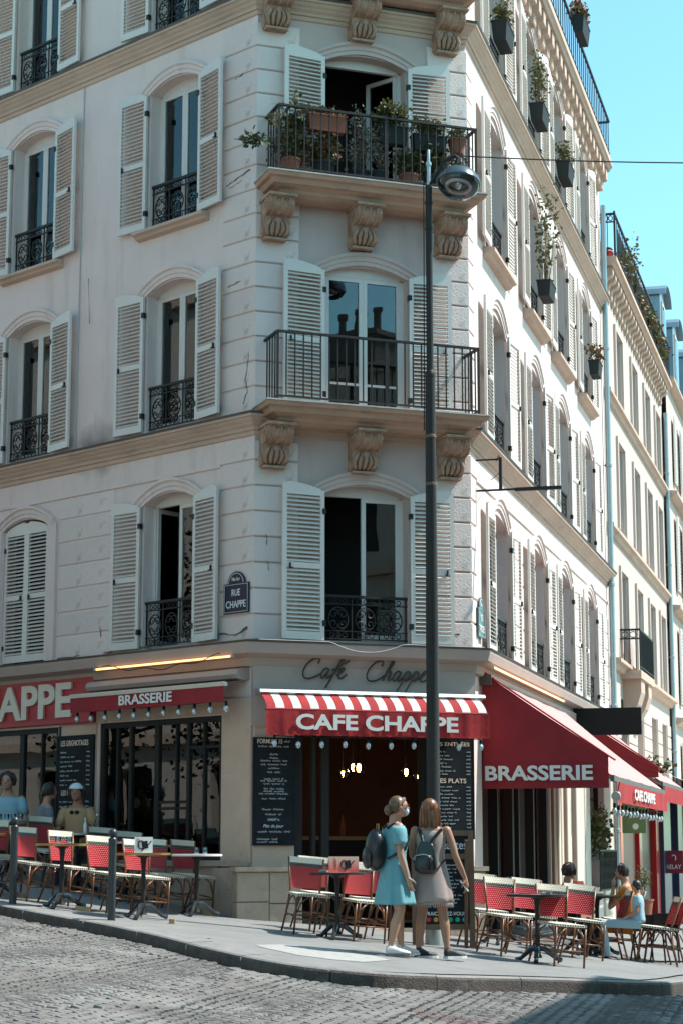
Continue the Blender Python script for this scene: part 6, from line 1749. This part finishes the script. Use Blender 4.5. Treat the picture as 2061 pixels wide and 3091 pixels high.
def blob(chains, ells, voxel=.0085, name='body', m=None, smooth_it=6, extra=None):
    """one continuous surface from tapered limbs: lofts joined by a voxel remesh"""
    s = MB()
    for pts in chains:
        rg = []
        P = [Vector(p[:3]) for p in pts]; prev = None
        # densify
        Q = []
        for i in range(len(pts) - 1):
            n = max(1, int((P[i + 1] - P[i]).length / .03))
            for j in range(n):
                t = j / n; Q.append(tuple(a + (b - a) * t for a, b in zip(pts[i], pts[i + 1])))
        Q.append(pts[-1])
        s.tube([q[:3] for q in Q], [q[3] for q in Q], 12)
        s.ell(pts[0][:3], (pts[0][3],) * 3, 10, 6); s.ell(pts[-1][:3], (pts[-1][3],) * 3, 10, 6)
    for c, r in ells: s.ell(c, r, 16, 12)
    if extra: extra(s)
    me = s.mesh('tmp', m)
    o = bpy.data.objects.new('tmp', me); COL.objects.link(o)
    md = o.modifiers.new('r', 'REMESH'); md.mode = 'VOXEL'; md.voxel_size = voxel; md.use_smooth_shade = True
    ms = o.modifiers.new('s', 'SMOOTH'); ms.factor = .5; ms.iterations = smooth_it
    dg = bpy.context.evaluated_depsgraph_get()
    out_ = bpy.data.meshes.new_from_object(o.evaluated_get(dg))
    bpy.data.objects.remove(o)
    out_.name = name; out_.materials.clear(); out_.materials.append(m)
    out_.polygons.foreach_set('use_smooth', [True] * len(out_.polygons))
    return out_
def hand(chains, ells, w, d, n, h, curl=.5, side=1):
    """w wrist, d finger direction, n palm normal, side = thumb side sign"""
    w, d, n = Vector(w), Vector(d).normalized(), Vector(n).normalized()
    sdv = d.cross(n).normalized() * side; L = .108 * h
    pc = w + d * L * .26
    chains.append([(*w, .0155 * h), (*(w + d * L * .2), .016 * h), (*(w + d * L * .42), .017 * h)])
    for k, (o, ln) in enumerate(((-.36, .36), (-.12, .46), (.12, .50), (.36, .47))):
        b = w + d * L * .44 + sdv * o * L * .42
        chains.append([(*(w + d * L * .15 + sdv * o * L * .3), .0075 * h), (*b, .0062 * h)])
        p1 = b + (d * (1 - .2 * curl) + n * .35 * curl).normalized() * L * ln * .45
        p2 = p1 + (d * (1 - .7 * curl) + n * .8 * curl).normalized() * L * ln * .32
        p3 = p2 + (d * (1 - 1.0 * curl) + n * 1.0 * curl).normalized() * L * ln * .23
        chains.append([(*b, .0060 * h), (*p1, .0054 * h), (*p2, .0048 * h), (*p3, .0042 * h)])
    b = w + d * L * .12 + sdv * L * .14
    p1 = b + (d * .6 + sdv * .7 + n * .3).normalized() * L * .26; p2 = p1 + (d * .9 + sdv * .2 + n * .35).normalized() * L * .2
    chains.append([(*b, .0085 * h), (*p1, .0068 * h), (*p2, .0055 * h)])
def head_parts(ells, chains, hc, hr, fd):
    """hc head centre, hr height unit, fd facing direction (unit, horizontal)"""
    c = Vector(hc); f = Vector(fd).normalized(); sd = Vector((f.y, -f.x, 0))
    ells.append((hc, (.044 * hr + .008 * hr * abs(f.x), .044 * hr + .008 * hr * abs(f.y), .060 * hr)))
    j = c + f * .014 * hr + Vector((0, 0, -.030 * hr)); ells.append((tuple(j), (.034 * hr, .034 * hr, .034 * hr)))
    nz_ = c + f * .052 * hr + Vector((0, 0, -.006 * hr)); chains.append([(*(nz_ + Vector((0, 0, .016 * hr)) - f * .004 * hr), .005 * hr), (*(nz_ + f * .006 * hr + Vector((0, 0, -.006 * hr))), .0075 * hr)])
    ells.append((tuple(c + f * .030 * hr + Vector((0, 0, -.052 * hr))), (.016 * hr, .016 * hr, .012 * hr)))
    for s_ in (-1, 1):
        e = c + sd * s_ * .047 * hr + Vector((0, 0, -.004 * hr)) - f * .002 * hr; ells.append((tuple(e), (.008 * hr, .010 * hr, .016 * hr)))
def face(parent, M, hc, hr, fd, mouth=True):
    c = Vector(hc); f = Vector(fd).normalized(); sd = Vector((f.y, -f.x, 0)); s = MB()
    for s_ in (-1, 1):
        e = c + f * .046 * hr + sd * s_ * .020 * hr + Vector((0, 0, .004 * hr)); s.ell(tuple(e), (.006 * hr, .006 * hr, .0035 * hr), 8, 6)
        b = e + Vector((0, 0, .012 * hr)); s.tube([b - sd * .008 * hr, b + Vector((0, 0, .003 * hr)), b + sd * .008 * hr], .0018 * hr, 4)
    s.build('eyes', Mt['black'], parent, M, smooth=True)
    if mouth:
        s = MB(); e = c + f * .046 * hr + Vector((0, 0, -.034 * hr)); s.tube([e - sd * .012 * hr, e + f * .003 * hr, e + sd * .012 * hr], .003 * hr, 5); s.build('lips', mat('lips', (.35, .12, .10), .5) if 'lips' not in bpy.data.materials else bpy.data.materials['lips'], parent, M, smooth=True)
def ering(c, rx, ry, n=40, fold=0, k=9, ph=0, ang=0):
    out_ = []
    for j in range(n):
        a = 2 * math.pi * j / n; q = 1 + fold * math.sin(k * a + ph) + fold * .5 * math.sin((k + 4) * a + ph * 2)
        x, y = rx * q * math.cos(a), ry * q * math.sin(a)
        out_.append((c[0] + x * math.cos(ang) - y * math.sin(ang), c[1] + x * math.sin(ang) + y * math.cos(ang), c[2]))
    return out_
def cloth(name, parent, M, rings, m, thick=.004):
    s = MB(); s.rings(rings, cap0=False, cap1=False); me = s.mesh(name, m, True)
    o = add(name, me, parent, M); md = o.modifiers.new('t', 'SOLIDIFY'); md.thickness = thick; md.offset = 0
    return o
def torso_chain(h, base=0.0, lean=(0, 0), wide=1.0):
    """rings for pelvis, waist, chest, shoulders"""
    L = [(.470, .060, .050), (.50, .085, .060), (.535, .090, .066), (.58, .078, .058), (.62, .070, .054), (.67, .075, .058), (.72, .086, .064), (.76, .092, .060), (.79, .095, .052), (.808, .080, .044), (.825, .045, .036), (.845, .034, .034), (.88, .032, .034)]
    def ex(s):
        rg = []
        for z, rx, ry in L:
            t = z - .47
            rg.append(ering((base + lean[0] * t * h, lean[1] * t * h, z * h), rx * h * wide, ry * h, 20))
        s.rings(rg)
    return ex
def hair_strands(parent, M, m, starts, name='hair', r=.006):
    s = MB()
    for pts in starts: s.tube(pts, [r * q for q in ([.9] + [1.0] * (len(pts) - 2) + [.5])], 5)
    return s.build(name, m, parent, M, smooth=True)
def shoe(parent, M, c, d, m1, m2, L=.25, w=.045, label=None, hgt=.075):
    """c heel-ground point, d direction (world xy in person frame)"""
    a = math.atan2(d[1], d[0]); Ms = M @ T(*c) @ RZ(a)
    s = MB(); rg = []
    for t, ww, hh in ((-.02, .5, .8), (.0, .85, 1.0), (.12, .95, 1.25), (.30, .88, 1.15), (.50, .95, .8), (.72, 1.1, .62), (.90, .95, .48), (1.0, .55, .34)):
        rg.append([(t * L, ww * w * math.cos(b), .018 + (hgt * hh) * (.5 + .5 * math.sin(b))) for b in [2 * math.pi * j / 12 for j in range(12)]])
    s.rings(rg); up = s.build('shoe', m1, parent, Ms, smooth=True)
    s = MB(); rg = []
    for t, ww in ((-.03, .6), (.0, .95), (.3, .92), (.7, 1.16), (.92, 1.0), (1.03, .6)):
        rg.append([(t * L, ww * w * 1.05, 0), (t * L, ww * w * 1.05, .026), (t * L, -ww * w * 1.05, .026), (t * L, -ww * w * 1.05, 0)])
    s.rings(rg); s.build('sole', m2, up, Ms)
    s = MB()
    for k in range(4): s.tube([(L * (.30 + .09 * k), -w * .5, .018 + hgt * (1.05 - .12 * k)), (L * (.34 + .09 * k), w * .5, .018 + hgt * (1.03 - .12 * k))], .004, 4)
    s.build('laces', m2, up, Ms)

# ---------------- woman in the turquoise dress (her right side towards us, facing right and a little away)
x, y = on_ground(1192, 2886); zg = gz(x, y); h = 1.615
Mw = T(x, y, zg) @ RZ(R_(-74))         # local +y is forward -> turned to face right
w1 = thing('person', 'woman in a turquoise dress and white sneakers, hair in a low bun', 'person', Mw)
ch, el = [], []
fd = (.25, .97, 0)
hc = (.012 * h, .030 * h, .925 * h)
head_parts(el, ch, hc, h, fd)
ch.append([(0, .005, .80 * h, .036 * h), (.005, .02, .86 * h, .030 * h), (.008, .03, .90 * h, .030 * h)])
for sx, kn, an in ((1, (.062, .015, .275), (.060, -.045, .05)), (-1, (-.052, .045, .28), (-.055, .055, .05))):
    ch.append([(sx * .048 * h, 0, .49 * h, .056 * h), (kn[0] * h * .95, kn[1] * h * .6, .38 * h, .046 * h), (kn[0] * h, kn[1] * h, .285 * h, .032 * h), (kn[0] * h, (kn[1] * .6 + an[1] * .4) * h - .012, .20 * h, .0335 * h), (an[0] * h, an[1] * h, .075 * h, .020 * h), (an[0] * h, an[1] * h, .045 * h, .021 * h)])
    ch.append([(an[0] * h, an[1] * h - .02, .035, .024), (an[0] * h, an[1] * h + .12, .03, .022)])
for sx in (1, -1):
    sh = (sx * .098 * h, -.005, .795 * h); e = (sx * .125 * h, -.02 + .015 * sx, .625 * h); wr = (sx * .118 * h, .045 * h, .485 * h)
    ch.append([(*sh, .032 * h), (sx * .115 * h, -.01, .72 * h, .0275 * h), (*e, .022 * h), (sx * .122 * h, .02 * h, .56 * h, .021 * h), (*wr, .0145 * h)])
    hand(ch, el, wr, (0, .25, -1), (-sx * .5, .6, 0), h, .55, 1)
add('body', blob(ch, el, .0085, 'body', Mt['skin'], extra=torso_chain(h)), w1, Mw)
face(w1, Mw, hc, h, fd, False)
rg = []
for z, rx, ry, cy, fo in ((.805, .055, .043, -.002, 0), (.795, .092, .052, 0, 0), (.76, .100, .066, .002, .004), (.72, .098, .078, .008, .008), (.68, .090, .074, .008, .010), (.64, .084, .066, .004, .015), (.60, .088, .068, 0, .02), (.55, .102, .080, -.002, .02), (.50, .112, .092, 0, .022), (.44, .122, .102, 0, .038), (.38, .134, .112, 0, .052), (.335, .142, .120, 0, .062), (.318, .145, .122, 0, .066)):
    rg.append(ering((0, cy * h, z * h), rx * h, ry * h, 56, fo, 7, z * 3))
cloth('dress', w1, Mw, rg, Mt['bluedress'])
for sx in (1, -1):
    a = Vector((sx * .092 * h, -.005, .805 * h)); b = Vector((sx * .122 * h, -.012, .690 * h)); s = MB(); rg = []
    for t, r in ((0, .034), (.2, .045), (.5, .046), (.8, .043), (1, .040)):
        p = a + (b - a) * t; rg.append(ering(p, r * h, r * h * 1.05, 24, .03, 5, t * 2))
    cloth('sleeve', w1, Mw, rg, Mt['bluedress'])
# hair: cap, bun, loose strands
hcV = Vector(hc); s = MB(); s.ell(tuple(hcV + Vector((-.004, -.018 * h, .010 * h))), (.053 * h, .054 * h, .060 * h), 20, 14)
s.ell(tuple(hcV + Vector((-.01, -.074 * h, -.022 * h))), (.030 * h, .026 * h, .034 * h), 14, 10); s.build('hair', Mt['hair1'], w1, Mw, smooth=True)
st = []; rn2 = random.Random(5)
for k in range(46):
    a = rn2.uniform(-1.5, 1.5); top = hcV + Vector((math.sin(a) * .03 * h, .030 * h, .058 * h * math.cos(a * .5))); bun = hcV + Vector((rn2.uniform(-.02, .02) * h, -.07 * h, -.02 * h + rn2.uniform(-.02, .02) * h))
    side = hcV + Vector((math.sin(a) * .060 * h, -.02 * h, .052 * h * math.cos(a) - .004)); st.append([top, side, (side + bun) / 2 + Vector((math.sin(a) * .012, 0, 0)), bun])
hair_strands(w1, Mw, Mt['hair1'], st, 'hair_strands', .0055)
s = MB(); c = hcV + Vector((.008, .039 * h, -.031 * h)); s.ell(tuple(c), (.032 * h, .020 * h, .026 * h), 14, 10); s.tube([c + Vector((.03, .0, .01)), hcV + Vector((.05 * h, 0, -.005 * h))], .0022, 4); s.tube([c + Vector((.03, .0, -.02)), hcV + Vector((.05 * h, 0, -.008 * h))], .0022, 4)
s.build('face_mask', mat('pale_blue_mask', (.50, .62, .66), .8), w1, Mw, smooth=True)
s = MB(); 
for sx in (-1, 1): s.tube([hcV + Vector((sx * .022 * h + .01 * math.cos(a) * 1.6 + .006, .052 * h, .006 * h + .014 * math.sin(a))) for a in [k * math.pi / 4 for k in range(8)]], .0025, 4, closed=True)
s.tube([hcV + Vector((.036 * h, .05 * h, .008 * h)), hcV + Vector((.053 * h, 0, .004 * h))], .0025, 4); s.tube([hcV + Vector((-.008, .058 * h, .006 * h)), hcV + Vector((.014, .060 * h, .008 * h))], .0025, 4); s.tube([hcV + Vector((.030 * h, .052 * h, .008 * h)), hcV + Vector((.040 * h, .048 * h, .008 * h))], .003, 4); s.build('eyeglasses', Mt['black'], w1, Mw)
shoe(w1, Mw, (.060 * h, -.045 * h - .05, 0), (.1, 1), Mt['whiteshoe'], Mt['sole'], .245, .042, hgt=.085)
shoe(w1, Mw, (-.055 * h, .055 * h - .05, 0), (-.1, 1), Mt['whiteshoe'], Mt['whiteshoe'], .245, .042, hgt=.085)
# her backpack
bp = thing('backpack', 'large black backpack on the back of the woman in turquoise', 'backpack', Mw @ T(0, -.2, 1.1))
s = MB(); s.ell((0, -.205, .655 * h), (.135, .105, .215), 20, 14); s.build('bag', Mt['leather'], bp, Mw, smooth=True)
s = MB(); s.ell((0, -.29, .61 * h), (.10, .05, .12), 16, 10); s.build('front_pocket', Mt['leather'], bp, Mw, smooth=True)
s = MB()
for sx in (-1, 1): s.tube([(sx * .07, -.11, .79 * h), (sx * .085, -.03, .818 * h), (sx * .09, .06, .79 * h), (sx * .11, .12, .72 * h), (sx * .17, .06, .66 * h), (sx * .12, -.12, .60 * h)], .014, 6)
s.build('strap', Mt['leather'], bp, Mw, smooth=True)
s = MB(); s.tube([(-.04, -.18, .655 * h + .21), (-.03, -.18, .655 * h + .26), (.03, -.18, .655 * h + .26), (.04, -.18, .655 * h + .21)], .007, 5); s.build('handle', Mt['brass'], bp, Mw)

# ---------------- woman in the taupe dress (back towards us)
x, y = on_ground(1302, 2893); zg = gz(x, y); h = 1.62
Mw = T(x, y, zg) @ RZ(R_(-8))
w2 = thing('person', 'woman with auburn hair in a taupe fringed dress, back to us, phone in hand', 'person', Mw)
ch, el = [], []
fd = (.25, .97, 0); hc = (-.006 * h, .010 * h, .930 * h); head_parts(el, ch, hc, h, fd)
ch.append([(0, .0, .80 * h, .036 * h), (0, .01, .86 * h, .030 * h), (0, .012, .90 * h, .030 * h)])
for sx, kn, an in ((1, (.070, .01, .275), (.098, -.02, .05)), (-1, (-.060, .02, .275), (-.082, .01, .05))):
    ch.append([(sx * .048 * h, 0, .49 * h, .056 * h), (kn[0] * h * .85, kn[1] * h * .6, .38 * h, .044 * h), (kn[0] * h, kn[1] * h, .285 * h, .031 * h), ((kn[0] + an[0]) / 2 * h, kn[1] * h - .02, .20 * h, .033 * h), (an[0] * h, an[1] * h, .075 * h, .019 * h), (an[0] * h, an[1] * h, .045 * h, .021 * h)])
    ch.append([(an[0] * h, an[1] * h - .02, .035, .024), (an[0] * h + .05, an[1] * h + .10, .03, .022)])
# right arm hanging away from the body with a phone, left arm forward
ch.append([(.100 * h, 0, .795 * h, .030 * h), (.130 * h, -.01, .72 * h, .026 * h), (.158 * h, -.02, .63 * h, .021 * h), (.185 * h, .0, .565 * h, .0205 * h), (.212 * h, .03 * h, .495 * h, .014 * h)])
hand(ch, el, (.212 * h, .03 * h, .495 * h), (.18, .1, -1), (-.9, .3, 0), h, .6, -1)
ch.append([(-.100 * h, 0, .795 * h, .030 * h), (-.118 * h, .0, .70 * h, .026 * h), (-.118 * h, .0, .64 * h, .021 * h), (-.085 * h, .09 * h, .60 * h, .019 * h), (-.02 * h, .15 * h, .60 * h, .014 * h)])
hand(ch, el, (-.02 * h, .15 * h, .60 * h), (1, .3, 0), (0, 0, -1), h, .5, 1)
add('body', blob(ch, el, .0085, 'body', Mt['skin2'], extra=torso_chain(h)), w2, Mw)
face(w2, Mw, hc, h, fd)
rg = []
for z, rx, ry, fo in ((.800, .070, .045, 0), (.785, .090, .055, 0), (.76, .094, .064, 0), (.71, .092, .068, .004), (.66, .086, .064, .008), (.61, .086, .066, .010), (.56, .098, .076, .012), (.50, .112, .088, .022), (.44, .124, .098, .03), (.38, .134, .106, .038), (.345, .140, .110, .042)):
    rg.append(ering((0, 0, z * h), rx * h, ry * h, 56, fo, 6, z * 4))
dr = cloth('dress', w2, Mw, rg, Mt['taupedress'])
s = MB(); n = 64
for j in range(n):      # pointed fringe along the hem
    a0, a1 = 2 * math.pi * j / n, 2 * math.pi * (j + 1) / n; am = (a0 + a1) / 2
    f = lambda a, z, q=1.0: (.140 * h * q * math.cos(a), .110 * h * q * math.sin(a), z)
    s.add([f(a0, .346 * h), f(a1, .346 * h), f(am, .318 * h, 1.01), f(a0, .346 * h, 1.012), f(a1, .346 * h, 1.012)], [(0, 1, 2), (3, 2, 4)])
s.build('fringe', Mt['taupedress'], dr, Mw)
# straight bob
hcV = Vector(hc); s = MB(); s.ell(tuple(hcV + Vector((0, -.012 * h, .008 * h))), (.054 * h, .056 * h, .062 * h), 20, 14); s.build('hair', Mt['hair2'], w2, Mw, smooth=True)
st = []; rn2 = random.Random(6)
for k in range(150):
    a = rn2.uniform(-2.35, 2.35)                     # 0 = back of the head
    ca, sa = math.cos(a), math.sin(a); part = Vector((rn2.uniform(-.012, .004) * h, rn2.uniform(-.02, .02) * h, .066 * h))
    d = Vector((sa, -ca, 0)); ln = rn2.uniform(.118, .132) + .012 * abs(sa)
    p1 = hcV + d * .048 * h + Vector((0, 0, .040 * h)); p2 = hcV + d * .061 * h + Vector((0, 0, -.01 * h)); p3 = hcV + d * .064 * h + Vector((0, 0, -.065 * h)); p4 = hcV + d * (.056 + rn2.uniform(-.006, .012)) * h + Vector((0, 0, -ln * h * .86))
    st.append([hcV + part, p1, p2, p3, p4])
hair_strands(w2, Mw, Mt['hair2'], st, 'hair_strands', .0075)
bt = mat('black_trainer', (.02, .018, .02), .6)
shoe(w2, Mw, (.098 * h - .01, -.02 * h - .05, 0), (.75, .62), bt, Mt['whiteshoe'], .235, .043)
shoe(w2, Mw, (-.082 * h - .03, .01 * h - .05, 0), (.8, .42), bt, Mt['whiteshoe'], .235, .043)
ph = thing('phone', 'white phone held in the right hand of the woman in taupe', 'phone', Mw @ T(.205 * h, .03 * h, .45 * h) @ RY(R_(38)))
s = MB(); s.box(-.006, .004, -.03, .03, -.07, .06); s.build('case', Mt['whiteletter'], ph, Mw @ T(.205 * h, .03 * h, .45 * h) @ RY(R_(-38)))
bp = thing('backpack', 'small shiny black leather backpack on the woman in taupe', 'backpack', Mw @ T(-.02, -.15, 1.0))
def rbox(s, cx, cy, cz, rx, ry, rz, p=3.2, n=18, k=12, taper=0):
    rg = []
    for i in range(k + 1):
        t = -math.pi / 2 + math.pi * i / k; ct = abs(math.cos(t)) ** (2 / p); stn = math.copysign(abs(math.sin(t)) ** (2 / p), math.sin(t)); ct = max(ct, .02)
        q = 1 - taper * (stn + 1) / 2
        rg.append([(cx + rx * ct * q * math.copysign(abs(math.cos(a)) ** (2 / p), math.cos(a)), cy + ry * ct * q * math.copysign(abs(math.sin(a)) ** (2 / p), math.sin(a)), cz + rz * stn) for a in [2 * math.pi * j / n for j in range(n)]])
    s.rings(rg)
Mb = Mw @ T(-.035, -.165, .625 * h)
s = MB(); rbox(s, 0, 0, 0, .125, .072, .165, taper=.28); s.build('bag', Mt['leather'], bp, Mb, smooth=True)
s = MB(); rbox(s, -.02, -.062, -.06, .095, .045, .095, taper=.1); s.build('front_pocket', Mt['leather'], bp, Mb, smooth=True)
s = MB(); s.tube([(-.112, -.095, -.02), (-.10, -.105, .02), (-.02, -.112, .036), (.06, -.105, .02), (.075, -.095, -.02)], .005, 5); s.build('zip', Mt['alu'], bp, Mb, smooth=True)
s = MB(); s.add([(x_, -.068 + z_ * .12, z_) for x_, z_ in ((-.08, .02), (.08, .02), (.06, .16), (-.06, .16))], [(0, 1, 2, 3)]); s.build('flap', Mt['leather'], bp, Mb)
s = MB()
for sx in (-1, 1): s.tube([(sx * .03 + .0, .0, .15), (sx * .07 + .02, .045, .22), (sx * .115 + .03, .10, .285), (sx * .125 + .03, .20, .28), (sx * .13 + .03, .26, .18)], [.016, .017, .018, .016, .014], 6)
for sx in (-1, 1): s.tube([(sx * .11, .03, -.12), (sx * .16 + .02, .12, -.02)], .010, 5)
s.build('strap', Mt['leather'], bp, Mb, smooth=True)

# ---------------- seated people
def seated(px, D, zrel, deg, h, shirt, hair, label, long_hair=0, skin='skin', cap=None, lean=(0, .04), arms='table', trousers='navy', bun=False, headdir=(0, 1, 0), dress=False, legs=True, vox=.010):
    x = (px - 1030.5) / FPX * D * 1.0145; z = gz(x, D) + zrel
    # local: faces +y; the pelvis sits at z = .45
    M = T(x, D, z) @ RZ(R_(deg)); t = thing('person', label, 'person', M)
    k = h; o0 = .47 * h - .50           # lowers the torso rings so that the pelvis rests on the seat
    ch, el = [], []
    def Z(q): return q * h - o0
    lx_, ly_ = lean[0], lean[1]
    def up(q): return (lx_ * (q - .47) * h, ly_ * (q - .47) * h * 1.0)
    ux, uy = up(.93); hc = (ux, uy + .02 * h, Z(.925)); head_parts(el, ch, hc, h, headdir)
    ch.append([(*up(.80), Z(.80), .036 * h), (ux * .95, uy * .95 + .01, Z(.88), .030 * h)])
    if legs:
        for sx in (-1, 1):
            ch.append([(sx * .05 * h, .02, .50, .058 * h), (sx * .065 * h, .24, .50, .048 * h), (sx * .07 * h, .42, .49, .036 * h)])
            ch.append([(sx * .07 * h, .42, .49, .035 * h), (sx * .07 * h, .40, .30, .034 * h), (sx * .07 * h, .37, .08, .021 * h), (sx * .07 * h, .42, .03, .022 * h), (sx * .07 * h, .52, .025, .018 * h)])
    for sx in (-1, 1):
        sh_ = (up(.79)[0] + sx * .105 * h, up(.79)[1], Z(.79))
        if arms == 'table': e = (sx * .15 * h, .10, Z(.62)); wr = (sx * .07 * h, .30, Z(.60))
        elif arms == 'face': e = (sx * .10 * h, .24, Z(.63)); wr = (sx * .03 * h, .20, Z(.80))
        else: e = (sx * .13 * h, .02, Z(.62)); wr = (sx * .08 * h, .20, Z(.52))
        ch.append([(*sh_, .032 * h), (*e, .023 * h), (*wr, .0150 * h)])
        hand(ch, el, wr, (-sx * .3, .9, -.1) if arms != 'face' else (0, .0, 1), (0, 0, -1) if arms != 'face' else (0, -1, 0), h, .6, sx)
    L = torso_chain(h, 0, lean)
    def ex(s):
        q = MB(); L(q); s.add([(a, b, c - o0) for a, b, c in q.v], q.f)
    add('body', blob(ch, el, vox, 'body', Mt[skin], 4, ex), t, M)
    face(t, M, hc, h, headdir)
    rg = []
    for q, rx, ry in ((.81, .055, .045), (.80, .098, .055), (.76, .104, .070), (.70, .100, .074), (.64, .094, .070), (.58, .098, .074), (.52, .104, .08), (.485, .100, .078)):
        a = up(q); rg.append(ering((a[0], a[1], Z(q)), rx * h, ry * h, 36, .015, 5, q * 5))
    cloth('shirt', t, M, rg, Mt[shirt])
    for sx in (-1, 1):
        sh_ = Vector((up(.79)[0] + sx * .098 * h, up(.79)[1], Z(.797))); e = Vector((sx * .15 * h, .10, Z(.62)) if arms == 'table' else (sx * .10 * h, .24, Z(.63)) if arms == 'face' else (sx * .13 * h, .02, Z(.62)))
        rg = []
        for q, r in ((-.06, .030), (.06, .037), (.3, .037), (.62, .036)):
            p = sh_ + (e - sh_) * q; rg.append(ering(p, r * h, r * h, 20, .02, 4))
        cloth('sleeve', t, M, rg, Mt[shirt])
    if legs:
        for sx in (-1, 1):
            s = MB(); s.tube([(sx * .045 * h, -.02, .50), (sx * .065 * h, .24, .50), (sx * .07 * h, .435, .495), (sx * .07 * h, .42, .44)] + ([(sx * .07 * h, .395, .25), (sx * .07 * h, .38, .12)] if not dress else []), [.068 * h, .055 * h, .044 * h, .042 * h] + ([.04 * h, .036 * h] if not dress else []), 12)
            s.build('trouser_leg' if not dress else 'skirt', Mt[trousers], t, M, smooth=True)
            shoe(t, M, (sx * .07 * h, .35, -.0), (0, 1), bt, Mt['sole'], .24, .042)
    hv = Vector(hc); f = Vector(headdir).normalized()
    s = MB(); s.ell(tuple(hv - f * .013 * h + Vector((0, 0, .014 * h))), (.057 * h, .055 * h, .060 * h), 20, 14)
    if bun or long_hair > 1: s.tube([hv - f * .05 * h, hv - f * .075 * h + Vector((0, 0, -.03 * h)), hv - f * .06 * h + Vector((0, 0, -.11 * h))], [.02 * h, .022 * h, .008 * h], 8)
    s.build('hair', Mt[hair], t, M, smooth=True)
    if long_hair != 1:
        st = []; rr = random.Random(8)
        for j in range(90):
            a = math.atan2(-f.y, -f.x) + rr.uniform(-2.0, 2.0); d = Vector((math.cos(a), math.sin(a), 0)); wv = rr.uniform(.9, 1.12)
            st.append([hv + Vector((rr.uniform(-.015, .015), rr.uniform(-.015, .015), .074 * h)), hv + d * .045 * h * wv + Vector((0, 0, .055 * h)), hv + d * .060 * h * wv + Vector((0, 0, .015 * h)), hv + d * .054 * h * wv + Vector((0, 0, rr.uniform(-.035, -.012) * h))])
        hair_strands(t, M, Mt[hair], st, 'hair_strands', .007)
    if long_hair == 1:
        st = []; rr = random.Random(3)
        for j in range(60):
            a = math.atan2(-f.y, -f.x) + rr.uniform(-1.4, 1.4); d = Vector((math.cos(a), math.sin(a), 0))
            st.append([hv + Vector((0, 0, .062 * h)), hv + d * .045 * h + Vector((0, 0, .035 * h)), hv + d * .057 * h + Vector((0, 0, -.02 * h)), hv + d * .045 * h + Vector((0, 0, -.05 * h))])
        hair_strands(t, M, Mt[hair], st, 'hair_strands', .006)
    if cap:
        s = MB(); c = hv + Vector((0, 0, .022 * h)); rg = []
        for q in range(7):
            a = q / 6 * math.pi / 2; rg.append(ering(tuple(c + Vector((0, 0, .046 * h * math.sin(a)))), max(.003, .056 * h * math.cos(a)), max(.003, .058 * h * math.cos(a)), 20))
        s.rings(rg, cap0=False); s.build('cap', Mt[cap], t, M, smooth=True)
        s = MB(); b_ = c - f * .055 * h; s.ell(tuple(b_ + Vector((0, 0, -.004))), (.035 * h, .035 * h, .006), 12, 6); s.build('cap_peak', Mt[cap], t, M, smooth=True)
    return t, M, hv
Mt['paleblueshirt'] = mat('pale_blue_tshirt', (.26, .46, .54), .9); Mt['tanshirt'] = mat('tan_shirt', (.42, .27, .15), .9); Mt['greyshirt'] = mat('grey_top', (.16, .17, .20), .9); Mt['orange'] = mat('orange_dress', (.55, .19, .02), .85, var=.15, vscale=5); Mt['lightblue'] = mat('light_blue_shirt', (.32, .48, .55), .9)
Mt['whitecap'] = mat('white_cap', (.60, .68, .70), .8)
seated(52, 26.7, -.16, 172, 1.80, 'paleblueshirt', 'hairdark', 'older man in a pale blue t-shirt seated behind the table at the far left', lean=(0, .06), legs=False)
seated(146, 26.1, -.10, -70, 1.62, 'greyshirt', 'hairdark', 'woman in a grey top with a dark ponytail seated side on between the two men', long_hair=2, headdir=(0, 1, 0), lean=(0, .12), legs=False)
tt, M, hv = seated(258, 26.0, -.10, 168, 1.76, 'tanshirt', 'hairdark', 'man in a tan shirt and backwards white cap seated below the chalk menu', cap='whitecap', lean=(0, .06), skin='skin2')
s = MB()
for sx in (-1, 1): s.ell(tuple(hv + Vector((sx * .035, -.02 + .10, -.26))), (.03, .012, .024), 10, 8)
s.build('hanging_sunglasses', Mt['black'], tt, M, smooth=True)
seated(1686, 24.9, -.22, -60, 1.50, 'black', 'hairdark', 'dark haired person sitting in deep shade by the doors behind the front right chair', skin='skin2', vox=.012)
seated(1872, 25.0, -.10, 80, 1.45, 'orange', 'hairdark', 'woman in an orange dress resting her chin on her hand', arms='face', lean=(0, .10), trousers='orange', dress=True, headdir=(.0, 1, 0), long_hair=0)
cc = seated(1896, 24.4, -.04, 82, .98, 'lightblue', 'hairdark', 'small child in a light blue t-shirt seated with the back half turned to us', arms='lap', lean=(0, .02), trousers='lightblue', long_hair=1, vox=.009)
